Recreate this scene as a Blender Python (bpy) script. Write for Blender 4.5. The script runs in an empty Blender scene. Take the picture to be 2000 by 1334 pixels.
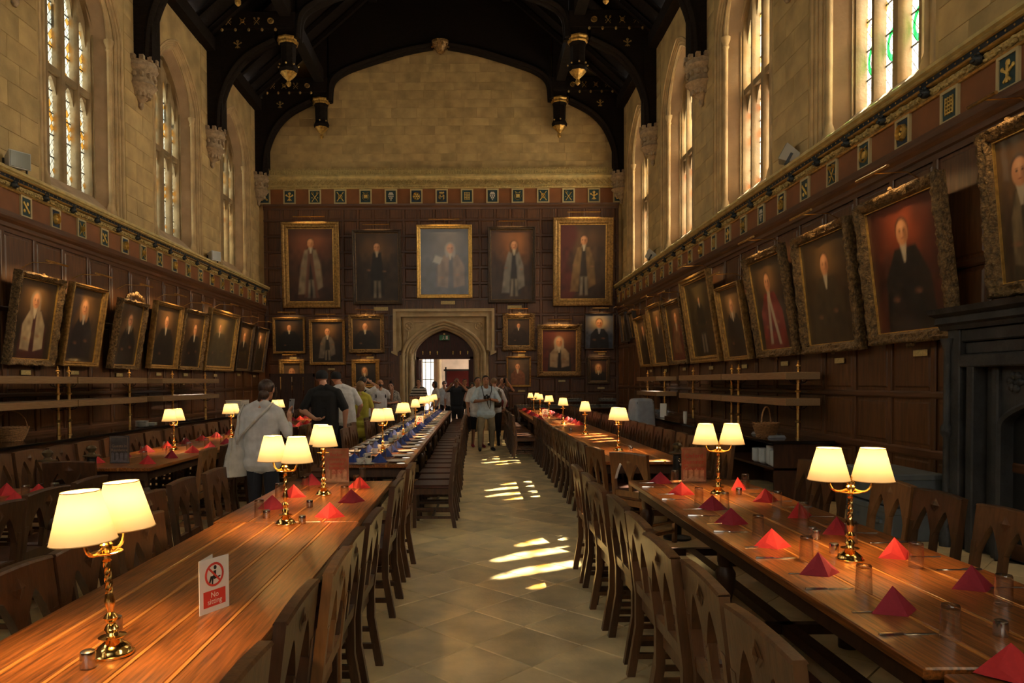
import bpy, math, random
import numpy as np
from mathutils import Vector, Matrix

random.seed(11)
SC = bpy.context.scene
COL = SC.collection
PI = math.pi
F = 1390.0                       # focal length for the 2000 px wide frame

# ------------------------------------------------------------------ camera
CAMZ = 1.62
PITCH, ROLL = math.radians(1.3), math.radians(0.3)
CX, CY = 927.0, 747.0 + F * math.tan(PITCH)
cam_data = bpy.data.cameras.new('camera')
cam = bpy.data.objects.new('camera', cam_data)
COL.objects.link(cam)
CAMR = Matrix.Rotation(PI / 2 - PITCH, 3, 'X') @ Matrix.Rotation(-ROLL, 3, 'Z')
cam.matrix_world = Matrix.Translation((0, 0, CAMZ)) @ CAMR.to_4x4()
cam_data.sensor_fit = 'HORIZONTAL'
cam_data.sensor_width = 36.0
cam_data.lens = F * 36.0 / 2000.0
cam_data.shift_x = (1000.0 - CX) / 2000.0
cam_data.shift_y = (CY - 667.0) / 2000.0
cam_data.clip_start = 0.05
cam_data.clip_end = 300
SC.camera = cam

# ------------------------------------------------------------------ sky, sun, exposure
SC.view_settings.view_transform = 'Standard'
SC.view_settings.look = 'None'
SC.view_settings.exposure = 0.9
SC.view_settings.gamma = 1.0
SC.view_settings.use_curve_mapping = False
SKY_STRENGTH, SUN_STRENGTH = 12.0, 58.0
LAMP_W, PICTURE_W = 11.0, 1.7
world = bpy.data.worlds.new('sky')
SC.world = world
world.use_nodes = True
bg = world.node_tree.nodes['Background']
bg.inputs[0].default_value = (1.0, 0.94, 0.84, 1)
bg.inputs[1].default_value = SKY_STRENGTH
sun_data = bpy.data.lights.new('sun', 'SUN')
sun_data.energy = SUN_STRENGTH
sun_data.angle = math.radians(0.6)
sun_data.color = (1.0, 0.86, 0.62)
sun = bpy.data.objects.new('sun', sun_data)
COL.objects.link(sun)
SUN_DIR = Vector((0.605, 0.33, 1.0)).normalized()
sun.location = (12, 8, 20)
sun.rotation_euler = SUN_DIR.to_track_quat('Z', 'Y').to_euler()
try:
    SC.cycles.max_bounces = 7
    SC.cycles.diffuse_bounces = 4
    SC.cycles.glossy_bounces = 3
    SC.cycles.transmission_bounces = 4
    SC.cycles.transparent_max_bounces = 10
    SC.cycles.caustics_reflective = False
    SC.cycles.caustics_refractive = False
    SC.cycles.sample_clamp_indirect = 4.0
    SC.cycles.use_denoising = True
    SC.cycles.use_adaptive_sampling = True
    SC.cycles.adaptive_threshold = 0.03
    SC.cycles.use_light_tree = True
except Exception:
    pass

# hall dimensions  (metres; camera stands at x = 0, y = 0, looking along +y)
XL, XR = -7.20, 4.97             # upper stone walls
PL, PR = -7.04, 4.86             # faces of the oak panelling
YF, YB = 24.04, -9.0             # far wall, wall behind the camera
ZC = 4.80                        # top of the side cornice
ZW = 10.85                       # wall head
XM = -1.085                      # middle of the hall
BAY = 4.2
WIN_Y = [21.7, 17.55, 13.35, 9.15, 4.95, 0.75, -3.45]
TRUSS_Y = [23.80, 19.62, 15.45, 11.25, 7.05, 2.85]
for side, xx, rz in (('l', XL - 0.45, PI / 2), ('r', XR + 0.45, -PI / 2)):
    for wy in WIN_Y:
        if side == 'r' and wy == 4.95:
            continue
        ld = bpy.data.lights.new('window_portal', 'AREA')
        ld.shape = 'RECTANGLE'
        ld.size, ld.size_y = 2.1, 4.8
        ld.cycles.is_portal = True
        lo = bpy.data.objects.new('window_portal', ld)
        COL.objects.link(lo)
        lo.location = (xx + (0.45 if side == 'r' else -0.45), wy, 7.3)
        # area lights shine along their local -z
        d = Vector((1, 0, 0)) if side == 'l' else Vector((-1, 0, 0))
        lo.rotation_euler = (-d).to_track_quat('Z', 'Y').to_euler()

ld = bpy.data.lights.new('window_portal', 'AREA')
ld.shape = 'RECTANGLE'
ld.size, ld.size_y = 9.0, 7.6
ld.cycles.is_portal = True
lo = bpy.data.objects.new('window_portal', ld)
COL.objects.link(lo)
lo.location = (XM, YB - .3, 8.2)
lo.rotation_euler = Vector((0, -1, 0)).to_track_quat('Z', 'Y').to_euler()


def px(x, y, X=None, Y=None, Z=None):
    """point of the hall seen at photo position (x, y) on a plane x=, y= or z= constant"""
    d = CAMR @ Vector(((x - CX) / F, -(y - CY) / F, -1.0))
    if X is not None:
        t = X / d.x
    elif Y is not None:
        t = Y / d.y
    else:
        t = (Z - CAMZ) / d.z
    return Vector((0, 0, CAMZ)) + d * t


# ------------------------------------------------------------------ mesh helpers
class MB:
    def __init__(s):
        s.v, s.f, s.m, s.mi = [], [], [], 0

    def add(s, vs, fs):
        b = len(s.v)
        s.v += [tuple(v) for v in vs]
        s.f += [tuple(i + b for i in f) for f in fs]
        s.m += [s.mi] * len(fs)
        return s

    def hexa(s, p):
        return s.add(p, [(0, 3, 2, 1), (4, 5, 6, 7), (0, 1, 5, 4), (1, 2, 6, 5), (2, 3, 7, 6), (3, 0, 4, 7)])

    def box(s, x0, x1, y0, y1, z0, z1, b=0):
        if b <= 0:
            return s.hexa([(x0, y0, z0), (x1, y0, z0), (x1, y1, z0), (x0, y1, z0),
                           (x0, y0, z1), (x1, y0, z1), (x1, y1, z1), (x0, y1, z1)])
        b = min(b, (x1 - x0) * .49, (y1 - y0) * .49, (z1 - z0) * .49)

        def ring(i, z):
            return [(x0 + i, y0 + b, z), (x0 + b, y0 + i, z), (x1 - b, y0 + i, z), (x1 - i, y0 + b, z),
                    (x1 - i, y1 - b, z), (x1 - b, y1 - i, z), (x0 + b, y1 - i, z), (x0 + i, y1 - b, z)]

        def ring2(z):
            return [(x0 + b, y0 + b, z)] * 2 + [(x1 - b, y0 + b, z)] * 2 + [(x1 - b, y1 - b, z)] * 2 + [(x0 + b, y1 - b, z)] * 2
        # bottom cap, two side rings, top cap
        return s.loft([[(x0 + b, y0 + b, z0), (x0 + b, y0 + b, z0), (x1 - b, y0 + b, z0), (x1 - b, y0 + b, z0),
                        (x1 - b, y1 - b, z0), (x1 - b, y1 - b, z0), (x0 + b, y1 - b, z0), (x0 + b, y1 - b, z0)],
                       ring(0, z0 + b), ring(0, z1 - b), ring2(z1)])

    def loft(s, rings, cap=True, closed=True):
        n = len(rings[0])
        vs = [v for r in rings for v in r]
        fs = []
        for i in range(len(rings) - 1):
            for j in range(n if closed else n - 1):
                k = (j + 1) % n
                fs.append((i * n + j, i * n + k, (i + 1) * n + k, (i + 1) * n + j))
        if cap:
            fs.append(tuple(range(n - 1, -1, -1)))
            fs.append(tuple((len(rings) - 1) * n + j for j in range(n)))
        return s.add(vs, fs)

    def prism(s, pts, axis, a, b):
        """closed 2-d outline pushed from a to b along an axis"""
        def P(u, w, t):
            return {'x': (t, u, w), 'y': (u, t, w), 'z': (u, w, t)}[axis]
        return s.loft([[P(u, w, a) for u, w in pts], [P(u, w, b) for u, w in pts]])

    def tube(s, pts, r, n=8, cap=True, closed=False):
        pts = [Vector(p) for p in pts]
        rr = r if isinstance(r, (list, tuple)) else [r] * len(pts)
        rings = []
        up = None
        N = len(pts)
        for i, p in enumerate(pts):
            if closed:
                t = (pts[(i + 1) % N] - pts[i - 1])
            else:
                t = pts[min(i + 1, N - 1)] - pts[max(i - 1, 0)]
            if t.length < 1e-9:
                t = Vector((0, 0, 1))
            t.normalize()
            if up is None:
                up = Vector((0, 0, 1)) if abs(t.z) < .9 else Vector((1, 0, 0))
            a = t.cross(up)
            if a.length < 1e-6:
                a = t.orthogonal()
            a.normalize()
            up = a.cross(t).normalized()
            rings.append([p + (a * math.cos(2 * PI * j / n) + up * math.sin(2 * PI * j / n)) * rr[i] for j in range(n)])
        if closed:
            rings.append(rings[0])
        return s.loft(rings, cap=cap and not closed)

    def lathe(s, prof, n=16, c=(0, 0, 0), cap=True):
        return s.loft([[(c[0] + r * math.cos(2 * PI * j / n), c[1] + r * math.sin(2 * PI * j / n), c[2] + z)
                        for j in range(n)] for r, z in prof], cap=cap)

    def ball(s, c, r, n=10, m=6):
        if not isinstance(r, (list, tuple)):
            r = (r, r, r)
        rings = []
        for i in range(m + 1):
            t = -PI / 2 + PI * i / m
            q = max(math.cos(t), 0.02)
            rings.append([(c[0] + r[0] * q * math.cos(2 * PI * j / n), c[1] + r[1] * q * math.sin(2 * PI * j / n),
                           c[2] + r[2] * math.sin(t)) for j in range(n)])
        return s.loft(rings)

    def xf(s, M, start=0):
        for i in range(start, len(s.v)):
            s.v[i] = tuple(M @ Vector(s.v[i]))
        return s

    def mesh(s, name, mats, smooth=None):
        me = bpy.data.meshes.new(name)
        me.from_pydata(s.v, [], s.f)
        if not isinstance(mats, (list, tuple)):
            mats = [mats]
        for m in mats:
            me.materials.append(m)
        if len(mats) > 1:
            me.polygons.foreach_set('material_index', s.m)
        me.validate()
        me.update()
        if smooth is not None:
            me.polygons.foreach_set('use_smooth', [True] * len(me.polygons))
            me.set_sharp_from_angle(angle=math.radians(smooth))
        return me

    def build(s, name, mats, parent=None, loc=None, rot=None, smooth=None):
        return obj(name, s.mesh(name, mats, smooth), parent, loc, rot)


def obj(name, me, parent=None, loc=None, rot=None):
    o = bpy.data.objects.new(name, me)
    COL.objects.link(o)
    if parent is not None:
        o.parent = parent
    if loc is not None:
        o.location = loc
    if rot is not None:
        o.rotation_euler = rot
    return o


def tag(o, label=None, cat=None, group=None, kind=None):
    if label:
        o['label'] = label
    if cat:
        o['category'] = cat
    if group:
        o['group'] = group
    if kind:
        o['kind'] = kind
    return o


def thing(name, label, cat, loc=(0, 0, 0), rz=0, group=None):
    o = obj(name, None, None, loc, (0, 0, rz))
    o.empty_display_size = 0.05
    return tag(o, label, cat, group)


def copy_tree(o, parent=None):
    c = o.copy()
    COL.objects.link(c)
    c.parent = parent
    for ch in o.children:
        copy_tree(ch, c)
    return c


ORD = ['nearest', 'second nearest', 'third', 'fourth', 'fifth', 'sixth', 'seventh', 'eighth', 'ninth', 'tenth', 'eleventh',
       'twelfth', 'thirteenth', 'fourteenth', 'fifteenth', 'sixteenth', 'seventeenth', 'eighteenth', 'nineteenth', 'twentieth',
       'twenty-first', 'twenty-second', 'twenty-third', 'twenty-fourth', 'twenty-fifth', 'twenty-sixth', 'twenty-seventh',
       'twenty-eighth', 'twenty-ninth', 'thirtieth', 'thirty-first', 'thirty-second', 'thirty-third', 'thirty-fourth']


# ------------------------------------------------------------------ materials
def newmat(name):
    m = bpy.data.materials.new(name)
    m.use_nodes = True
    nt = m.node_tree
    return m, nt, nt.nodes['Principled BSDF']


def node(nt, t, **kw):
    n = nt.nodes.new(t)
    for k, v in kw.items():
        if k in n.inputs.keys():
            n.inputs[k].default_value = v
        else:
            setattr(n, k, v)
    return n


def rgb(h):
    """display colour (0-255) to linear"""
    return tuple(((c / 255) / 12.92 if c / 255 <= .04045 else ((c / 255 + .055) / 1.055) ** 2.4) for c in h)


def plain(name, col, rough=.6, metal=0.0, spec=None, coat=0.0, var=0.0, scale=8.0, bump=0.0, bscale=60.0, objvar=0.0, stretch=None,
          coatrough=.05, c2=None, detail=4.0):
    """principled material: noise-varied colour, optional bump, optional per-object tone"""
    m, nt, b = newmat(name)
    L = nt.links
    b.inputs['Roughness'].default_value = rough
    b.inputs['Metallic'].default_value = metal
    if spec is not None:
        b.inputs['Specular IOR Level'].default_value = spec
    if coat:
        b.inputs['Coat Weight'].default_value = coat
        b.inputs['Coat Roughness'].default_value = coatrough
    tc = node(nt, 'ShaderNodeTexCoord')
    vec = tc.outputs['Object']
    if stretch:
        mp = node(nt, 'ShaderNodeMapping')
        mp.inputs['Scale'].default_value = stretch
        L.new(vec, mp.inputs[0])
        vec = mp.outputs[0]
    if objvar:
        oi = node(nt, 'ShaderNodeObjectInfo')
        ad = node(nt, 'ShaderNodeVectorMath', operation='ADD')
        sc = node(nt, 'ShaderNodeVectorMath', operation='SCALE')
        sc.inputs[0].default_value = (37.0, 19.0, 53.0)
        L.new(oi.outputs['Random'], sc.inputs['Scale'])
        L.new(vec, ad.inputs[0])
        L.new(sc.outputs[0], ad.inputs[1])
        vec = ad.outputs[0]
    if c2 is None:
        k1, k2 = 1 - var, 1 + var
        ca = tuple(c * k1 for c in col)
        cb = tuple(min(c * k2, 1) for c in col)
    else:
        ca, cb = col, c2
    if var or c2 is not None:
        nz = node(nt, 'ShaderNodeTexNoise')
        nz.inputs['Scale'].default_value = scale
        nz.inputs['Detail'].default_value = detail
        L.new(vec, nz.inputs['Vector'])
        cr = node(nt, 'ShaderNodeValToRGB')
        cr.color_ramp.elements[0].position = .33
        cr.color_ramp.elements[1].position = .67
        cr.color_ramp.elements[0].color = (*ca, 1)
        cr.color_ramp.elements[1].color = (*cb, 1)
        L.new(nz.outputs['Fac'], cr.inputs[0])
        out = cr.outputs[0]
    else:
        rg = node(nt, 'ShaderNodeRGB')
        rg.outputs[0].default_value = (*col, 1)
        out = rg.outputs[0]
    if objvar:
        hs = node(nt, 'ShaderNodeHueSaturation')
        mr = node(nt, 'ShaderNodeMapRange')
        mr.inputs['To Min'].default_value = 1 - objvar
        mr.inputs['To Max'].default_value = 1 + objvar
        L.new(oi.outputs['Random'], mr.inputs[0])
        L.new(mr.outputs[0], hs.inputs['Value'])
        L.new(out, hs.inputs['Color'])
        out = hs.outputs[0]
    L.new(out, b.inputs['Base Color'])
    if bump:
        nb = node(nt, 'ShaderNodeTexNoise')
        nb.inputs['Scale'].default_value = bscale
        nb.inputs['Detail'].default_value = 3
        L.new(vec, nb.inputs['Vector'])
        bp = node(nt, 'ShaderNodeBump')
        bp.inputs['Strength'].default_value = bump
        bp.inputs['Distance'].default_value = .02
        L.new(nb.outputs['Fac'], bp.inputs['Height'])
        L.new(bp.outputs[0], b.inputs['Normal'])
    return m


def glass_mat(name, tint=(1, 1, 1), rough=.02, edge=.55):
    m, nt, b = newmat(name)
    nt.nodes.remove(b)
    L = nt.links
    o = nt.nodes['Material Output']
    tr = node(nt, 'ShaderNodeBsdfTransparent')
    tr.inputs[0].default_value = (*tint, 1)
    gl = node(nt, 'ShaderNodeBsdfGlossy')
    gl.inputs['Roughness'].default_value = rough
    lw = node(nt, 'ShaderNodeLayerWeight')
    lw.inputs[0].default_value = edge
    cr = node(nt, 'ShaderNodeMapRange')
    cr.inputs['To Min'].default_value = .05
    cr.inputs['To Max'].default_value = .42
    L.new(lw.outputs['Facing'], cr.inputs[0])
    mx = node(nt, 'ShaderNodeMixShader')
    L.new(cr.outputs[0], mx.inputs[0])
    L.new(tr.outputs[0], mx.inputs[1])
    L.new(gl.outputs[0], mx.inputs[2])
    L.new(mx.outputs[0], o.inputs[0])
    return m


def stained_mat(name, tint, accent, ring=None, seed=0.0, milk=.30):
    """leaded glass: diamond quarries, a few coloured quarries, an optional wreath; clear to the sun, a little milky"""
    m, nt, b = newmat(name)
    nt.nodes.remove(b)
    L = nt.links
    o = nt.nodes['Material Output']
    tc = node(nt, 'ShaderNodeTexCoord')
    sp = node(nt, 'ShaderNodeSeparateXYZ')
    L.new(tc.outputs['Object'], sp.inputs[0])

    def math_(op, a, c=None, cl=False):
        n = node(nt, 'ShaderNodeMath', operation=op)
        n.use_clamp = cl
        for i, q in enumerate((a, c)):
            if q is None:
                continue
            if isinstance(q, (int, float)):
                n.inputs[i].default_value = q
            else:
                L.new(q, n.inputs[i])
        return n.outputs[0]
    y, z = sp.outputs['Y'], sp.outputs['Z']
    zz = math_('MULTIPLY', z, .7)
    u = math_('MULTIPLY', math_('ADD', y, zz), 8.0)
    w = math_('MULTIPLY', math_('SUBTRACT', y, zz), 8.0)
    lu = math_('ABSOLUTE', math_('SUBTRACT', math_('FRACT', u), .5))
    lv = math_('ABSOLUTE', math_('SUBTRACT', math_('FRACT', w), .5))
    lead = math_('GREATER_THAN', math_('MAXIMUM', lu, lv), .455)
    cb = node(nt, 'ShaderNodeCombineXYZ')
    L.new(math_('FLOOR', u), cb.inputs[0])
    L.new(math_('FLOOR', w), cb.inputs[1])
    cb.inputs[2].default_value = seed
    wn = node(nt, 'ShaderNodeTexWhiteNoise')
    L.new(cb.outputs[0], wn.inputs['Vector'])
    acc = math_('GREATER_THAN', wn.outputs['Value'], .86)
    mx = node(nt, 'ShaderNodeMix', data_type='RGBA')
    mx.inputs['A'].default_value = (*tint, 1)
    mx.inputs['B'].default_value = (*accent, 1)
    L.new(acc, mx.inputs['Factor'])
    col = mx.outputs['Result']
    if ring:
        zf = math_('SUBTRACT', math_('FRACT', math_('ADD', math_('DIVIDE', z, 1.9), ring[3])), .5)
        dz = math_('MULTIPLY', zf, 1.9)
        rr = math_('SQRT', math_('ADD', math_('POWER', math_('MULTIPLY', y, 1.5), 2.0), math_('POWER', dz, 2.0)))
        on = math_('LESS_THAN', math_('ABSOLUTE', math_('SUBTRACT', rr, .19)), .045)
        m2 = node(nt, 'ShaderNodeMix', data_type='RGBA')
        m2.inputs['B'].default_value = (*ring[:3], 1)
        L.new(on, m2.inputs['Factor'])
        L.new(col, m2.inputs['A'])
        col = m2.outputs['Result']
    tr = node(nt, 'ShaderNodeBsdfTransparent')
    L.new(col, tr.inputs[0])
    tl = node(nt, 'ShaderNodeBsdfTranslucent')
    L.new(col, tl.inputs[0])
    m3 = node(nt, 'ShaderNodeMixShader')
    m3.inputs[0].default_value = milk
    L.new(tr.outputs[0], m3.inputs[1])
    L.new(tl.outputs[0], m3.inputs[2])
    df = node(nt, 'ShaderNodeBsdfDiffuse')
    df.inputs[0].default_value = (.02, .02, .02, 1)
    m4 = node(nt, 'ShaderNodeMixShader')
    L.new(lead, m4.inputs[0])
    L.new(m3.outputs[0], m4.inputs[1])
    L.new(df.outputs[0], m4.inputs[2])
    L.new(m4.outputs[0], o.inputs[0])
    return m


M = {}
M['stone'] = plain('limestone', (.455, .315, .135), .85, var=.22, scale=2.2, bump=.25, bscale=26, objvar=.08)
M['stone_mould'] = plain('limestone_moulding', (.48, .335, .165), .8, var=.2, scale=3.0, bump=.15, bscale=30)
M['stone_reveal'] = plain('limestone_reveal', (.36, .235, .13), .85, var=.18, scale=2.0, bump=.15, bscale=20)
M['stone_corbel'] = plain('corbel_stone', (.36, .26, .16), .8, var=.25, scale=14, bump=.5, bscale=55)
M['stone_door'] = plain('door_stone', (.45, .345, .20), .8, var=.15, scale=4, bump=.12, bscale=40)
M['stone_cornice'] = plain('cornice_stone', (.50, .38, .15), .75, var=.2, scale=6, bump=.3, bscale=50)
M['stone_carved'] = plain('cornice_carving', (.44, .325, .12), .7, var=.35, scale=22, bump=.6, bscale=60)
M['tile'] = plain('floor_limestone', (.76, .585, .315), .5, var=.24, scale=2.6, bump=.10, bscale=40, objvar=.09, c2=None)
M['grout'] = plain('floor_joint', (.07, .05, .03), .9, var=.2, scale=12)
M['slate'] = plain('fireplace_stone', (.028, .027, .027), .6, var=.45, scale=5, bump=.3, bscale=30)
M['hearth_black'] = plain('hearth_black', (.004, .004, .004), .95)
# oak in several stains: the grain runs along one axis
M['oak_v'] = plain('panel_oak_upright', (.100, .038, .012), .42, var=.35, scale=3.0, stretch=(9, 9, .8), bump=.08, bscale=8, objvar=.16, coat=.06, coatrough=.35)
M['oak_h'] = plain('panel_oak_level', (.080, .030, .011), .42, var=.3, scale=3.0, stretch=(9, .8, 9), bump=.08, bscale=8, objvar=.08, coat=.15, coatrough=.3)
M['oak_x'] = plain('panel_oak_cross', (.080, .030, .011), .42, var=.3, scale=3.0, stretch=(.8, 9, 9), bump=.08, bscale=8, objvar=.08, coat=.15, coatrough=.3)
M['frieze'] = plain('frieze_paint', (.20, .070, .018), .7, var=.12, scale=3)
M['roof'] = plain('roof_timber', (.012, .008, .006), .9, spec=.15, var=.3, scale=4, stretch=(2, 2, 8))
M['screen'] = plain('screen_timber', (.035, .012, .006), .5, var=.3, scale=4, stretch=(6, 6, 1))
M['doorwood'] = plain('door_timber', (.05, .010, .008), .55, var=.3, scale=5, stretch=(8, 8, 1))
M['gold'] = plain('gilding', (.85, .56, .16), .38, metal=.8, var=.25, scale=20)
M['gold_dim'] = plain('gilding_dim', (.55, .36, .12), .45, metal=.6, var=.3, scale=20)
M['blue'] = plain('heraldic_blue', (.006, .022, .045), .5)
M['teal'] = plain('heraldic_teal', (.008, .035, .040), .5)
M['cream'] = plain('shield_frame', (.48, .38, .19), .6)
M['silver'] = plain('heraldic_silver', (.55, .50, .40), .5)
M['hred'] = plain('heraldic_red', (.22, .02, .015), .5)
M['lionhead'] = plain('boss_paint', (.012, .018, .022), .5, bump=.4, bscale=40)
M['brass'] = plain('polished_brass', (.86, .58, .22), .13, metal=1.0, var=.06, scale=10)
M['brass_old'] = plain('gantry_brass', (.80, .52, .18), .28, metal=1.0, var=.2, scale=15)
M['steel'] = plain('stainless_steel', (.55, .52, .50), .2, metal=1.0, var=.05, scale=10)
M['gantry'] = plain('gantry_bronze', (.46, .31, .17), .42, metal=.8, var=.15, scale=5, stretch=(20, 1, 20))
M['chair_dark'] = plain('chair_oak_dark', (.058, .024, .010), .36, var=.35, scale=4, stretch=(8, 8, 1.2), bump=.06, bscale=12, coat=.2, coatrough=.25)
M['chair_mid'] = plain('chair_oak_mid', (.105, .046, .018), .36, var=.3, scale=4, stretch=(8, 8, 1.2), bump=.06, bscale=12, coat=.2, coatrough=.25)
M['chair_light'] = plain('chair_oak_light', (.23, .105, .038), .4, var=.25, scale=4, stretch=(8, 8, 1.2), bump=.06, bscale=12, coat=.2, coatrough=.25)
M['leather'] = plain('seat_leather', (.055, .018, .010), .38, var=.3, scale=9, bump=.12, bscale=90)
M['table'] = plain('table_oak', (.225, .072, .014), .33, var=.62, scale=2.6, stretch=(34, 1.6, 34), bump=.10, bscale=10, objvar=.10, coat=.22, coatrough=.14, detail=6)
M['table_strip'] = plain('table_inlay', (.55, .23, .05), .3, var=.2, scale=3, stretch=(10, 1, 10), coat=.35, coatrough=.16)
M['table_base'] = plain('table_base_oak', (.05, .02, .008), .45, var=.3, scale=5, stretch=(6, 6, 1))
M['counter'] = plain('counter_black', (.012, .009, .008), .1, var=.2, scale=3)
M['counter_body'] = plain('counter_oak', (.055, .020, .008), .45, var=.3, scale=4, stretch=(6, 6, 1), objvar=.1)
M['white'] = plain('white_china', (.72, .70, .66), .25)
M['china_blue'] = plain('china_cool', (.62, .66, .70), .25)
M['paper'] = plain('white_card', (.82, .80, .76), .6)
M['red_print'] = plain('sign_red', (.66, .055, .035), .55)
M['ink'] = plain('sign_black', (.015, .015, .015), .6)
M['napkin_red'] = plain('napkin_red', (.50, .020, .022), .8, var=.06, scale=60, bump=.08, bscale=200)
M['napkin_crimson'] = plain('napkin_crimson', (.27, .010, .026), .8, var=.06, scale=60, bump=.08, bscale=200)
M['napkin_blue'] = plain('napkin_blue', (.022, .045, .22), .8, var=.06, scale=60)
M['tumbler'] = glass_mat('tumbler_glass', (.97, .95, .92))
M['wicker'] = plain('wicker', (.30, .145, .055), .6, var=.35, scale=40, bump=.3, bscale=120)
M['black'] = plain('black_iron', (.012, .012, .012), .4)
M['grey_crate'] = plain('grey_crate', (.10, .115, .125), .6, var=.1)
M['lightbox'] = plain('floodlight_case', (.42, .40, .35), .5)
M['skyglass'] = glass_mat('floodlight_glass', (.5, .5, .48))
M['curtain'] = plain('red_cloth', (.10, .004, .005), .8)
M['lobby'] = plain('lobby_stone', (.52, .42, .33), .85, var=.15, scale=2)
M['green_sign'] = plain('exit_green', (.02, .18, .07), .4)
M['cloth'] = plain('grey_blue_cloth', (.33, .36, .42), .85, var=.1, scale=10)
M['plaque'] = plain('label_brass', (.55, .42, .18), .5, metal=.3, var=.2, scale=40)
GREENISH = (.70, .86, .78)
M['pane_a'] = stained_mat('leaded_glass_green', (.38, .44, .42), (.32, .18, .03), seed=1.3, milk=.12)  # darker tint stands in for weaker daylight on the left wall
M['pane_b'] = stained_mat('leaded_glass_white', (.97, .97, .93), (.80, .62, .20), ring=(.02, .42, .08, .15), seed=5.1)
M['pane_c'] = stained_mat('leaded_glass_gold', (.93, .93, .86), (.75, .28, .16), seed=9.7)

M['pane_u'] = stained_mat('leaded_glass_upper_milky', (.90, .93, .84), (.80, .50, .14), ring=(.70, .42, .05, .55), seed=3.3, milk=.62)  # upper lights made milky to soften the sun patches they throw
M['pane_v'] = stained_mat('leaded_glass_upper_dim', (.36, .42, .39), (.32, .19, .04), ring=(.30, .17, .02, .55), seed=4.3, milk=.2)  # upper left lights, weaker daylight put into the tint
M['pane_w'] = stained_mat('leaded_glass_gold_dim', (.40, .40, .30), (.26, .13, .06), seed=6.3, milk=.25)  # farthest left window, tint lowered to stand in for weaker daylight

M['pane_back'] = stained_mat('leaded_glass_back', (.22, .235, .24), (.20, .14, .07), seed=7.7, milk=.5)

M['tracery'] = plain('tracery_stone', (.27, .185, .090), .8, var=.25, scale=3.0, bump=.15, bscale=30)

# ================================================================== FLOOR
floor = MB().box(XL - .6, XR + .6, YB - .2, YF + .5, -.25, -.022).build('floor', M['grout'])
tag(floor, 'worn pale limestone floor laid in large diagonal squares', 'floor', kind='structure')
HD = .332                                    # half diagonal of a tile
tb = MB()
g = .0045
q = HD - g
tb.loft([[(0, -q, -.03), (q, 0, -.03), (0, q, -.03), (-q, 0, -.03)], [(0, -q, -.004), (q, 0, -.004), (0, q, -.004), (-q, 0, -.004)],
         [(0, -q + .006, 0), (q - .006, 0, 0), (0, q - .006, 0), (-q + .006, 0, 0)]])
tile_me = tb.mesh('tile', M['tile'])
spots = []
for i in range(-22, 40):
    for j in range(-14, 15):
        for half in (0, 1):
            cx = -.015 + (2 * j + half) * HD
            cy = 4.35 + HD + (2 * i + half) * HD
            if cx < XL + .1 or cx > XR - .1 or cy < YB + .2 or cy > YF - .2:
                continue
            spots.append((cx, cy))


def seen_rank(c):
    x, y = c
    inside = -1.1 < x < 1.5 and y > 2.9
    return (0 if inside else 1, y if y > 2.9 else 50 - y)


spots.sort(key=seen_rank)
for cx, cy in spots[:292]:
    o = obj('tile', tile_me, floor, (cx, cy, random.uniform(-.0012, .0012)), (random.uniform(-.001, .001), random.uniform(-.001, .001), random.choice((0, PI / 2, PI, -PI / 2))))
rest = MB()
for cx, cy in spots[292:]:
    rest.add([(cx + a, cy + b, 0) for a, b in ((0, -q), (q, 0), (0, q), (-q, 0))] +
             [(cx + a, cy + b, -.03) for a, b in ((0, -q), (q, 0), (0, q), (-q, 0))],
             [(0, 1, 2, 3), (0, 4, 5, 1), (1, 5, 6, 2), (2, 6, 7, 3), (3, 7, 4, 0)])
tag(rest.build('tile_field', M['tile'], floor), kind='stuff')


# ================================================================== SIDE WALLS WITH WINDOWS
ZS, RISE = 8.6, 1.35              # springing of the window arches and their rise


def arch_z(u, zs, rise):
    u = min(abs(u), 1.0)
    return zs + rise * (.72 * math.sqrt(max(0, 1 - u * u)) + .28 * (1 - u))


def arch_path(a, zb, zs, rise, n=14):
    """jamb - arch - jamb outline as (y, z)"""
    p = [(-a, zb)]
    for i in range(2 * n + 1):
        t = -PI / 2 + PI * i / (2 * n)
        y = a * math.sin(t)
        p.append((y, arch_z(y / a, zs, rise)))
    p.append((a, zb))
    return p


def side_wall(name, X, sgn, label):
    """flat wall face with a tall arched opening in every bay; sgn +1 = right wall (room on the -x side)"""
    m = MB()
    A, ZB = 1.42, 5.0
    y_prev = YB
    for wy in sorted(WIN_Y):
        if sgn > 0 and wy == 4.95:                # chimney breast: no window above the fireplace
            continue
        y0, y1 = wy - A, wy + A
        m.add([(X, y_prev, -.3), (X, y0, -.3), (X, y0, ZW + .4), (X, y_prev, ZW + .4)], [(0, 1, 2, 3)])
        m.add([(X, y0, -.3), (X, y1, -.3), (X, y1, ZB), (X, y0, ZB)], [(0, 1, 2, 3)])
        pts = arch_path(A, ZB, ZS + .04, RISE + .2)[1:-1]
        for (a, za), (b, zb) in zip(pts, pts[1:]):
            m.add([(X, wy + a, za), (X, wy + b, zb), (X, wy + b, ZW + .4), (X, wy + a, ZW + .4)], [(0, 1, 2, 3)])
        y_prev = y1
    m.add([(X, y_prev, -.3), (X, YF + .3, -.3), (X, YF + .3, ZW + .4), (X, y_prev, ZW + .4)], [(0, 1, 2, 3)])
    m.v = [(x_, y_, z_ if z_ < 4.8 else 4.8 + (z_ - 4.8) * .965) for x_, y_, z_ in m.v]
    o = m.build(name, M['stone'])
    return tag(o, label, 'wall', kind='structure')


wall_left = side_wall('wall_left', XL, -1, 'left stone wall with tall windows above dark oak panelling')
wall_right = side_wall('wall_right', XR, 1, 'right stone wall with sunlit tall windows above dark oak panelling')

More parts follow.
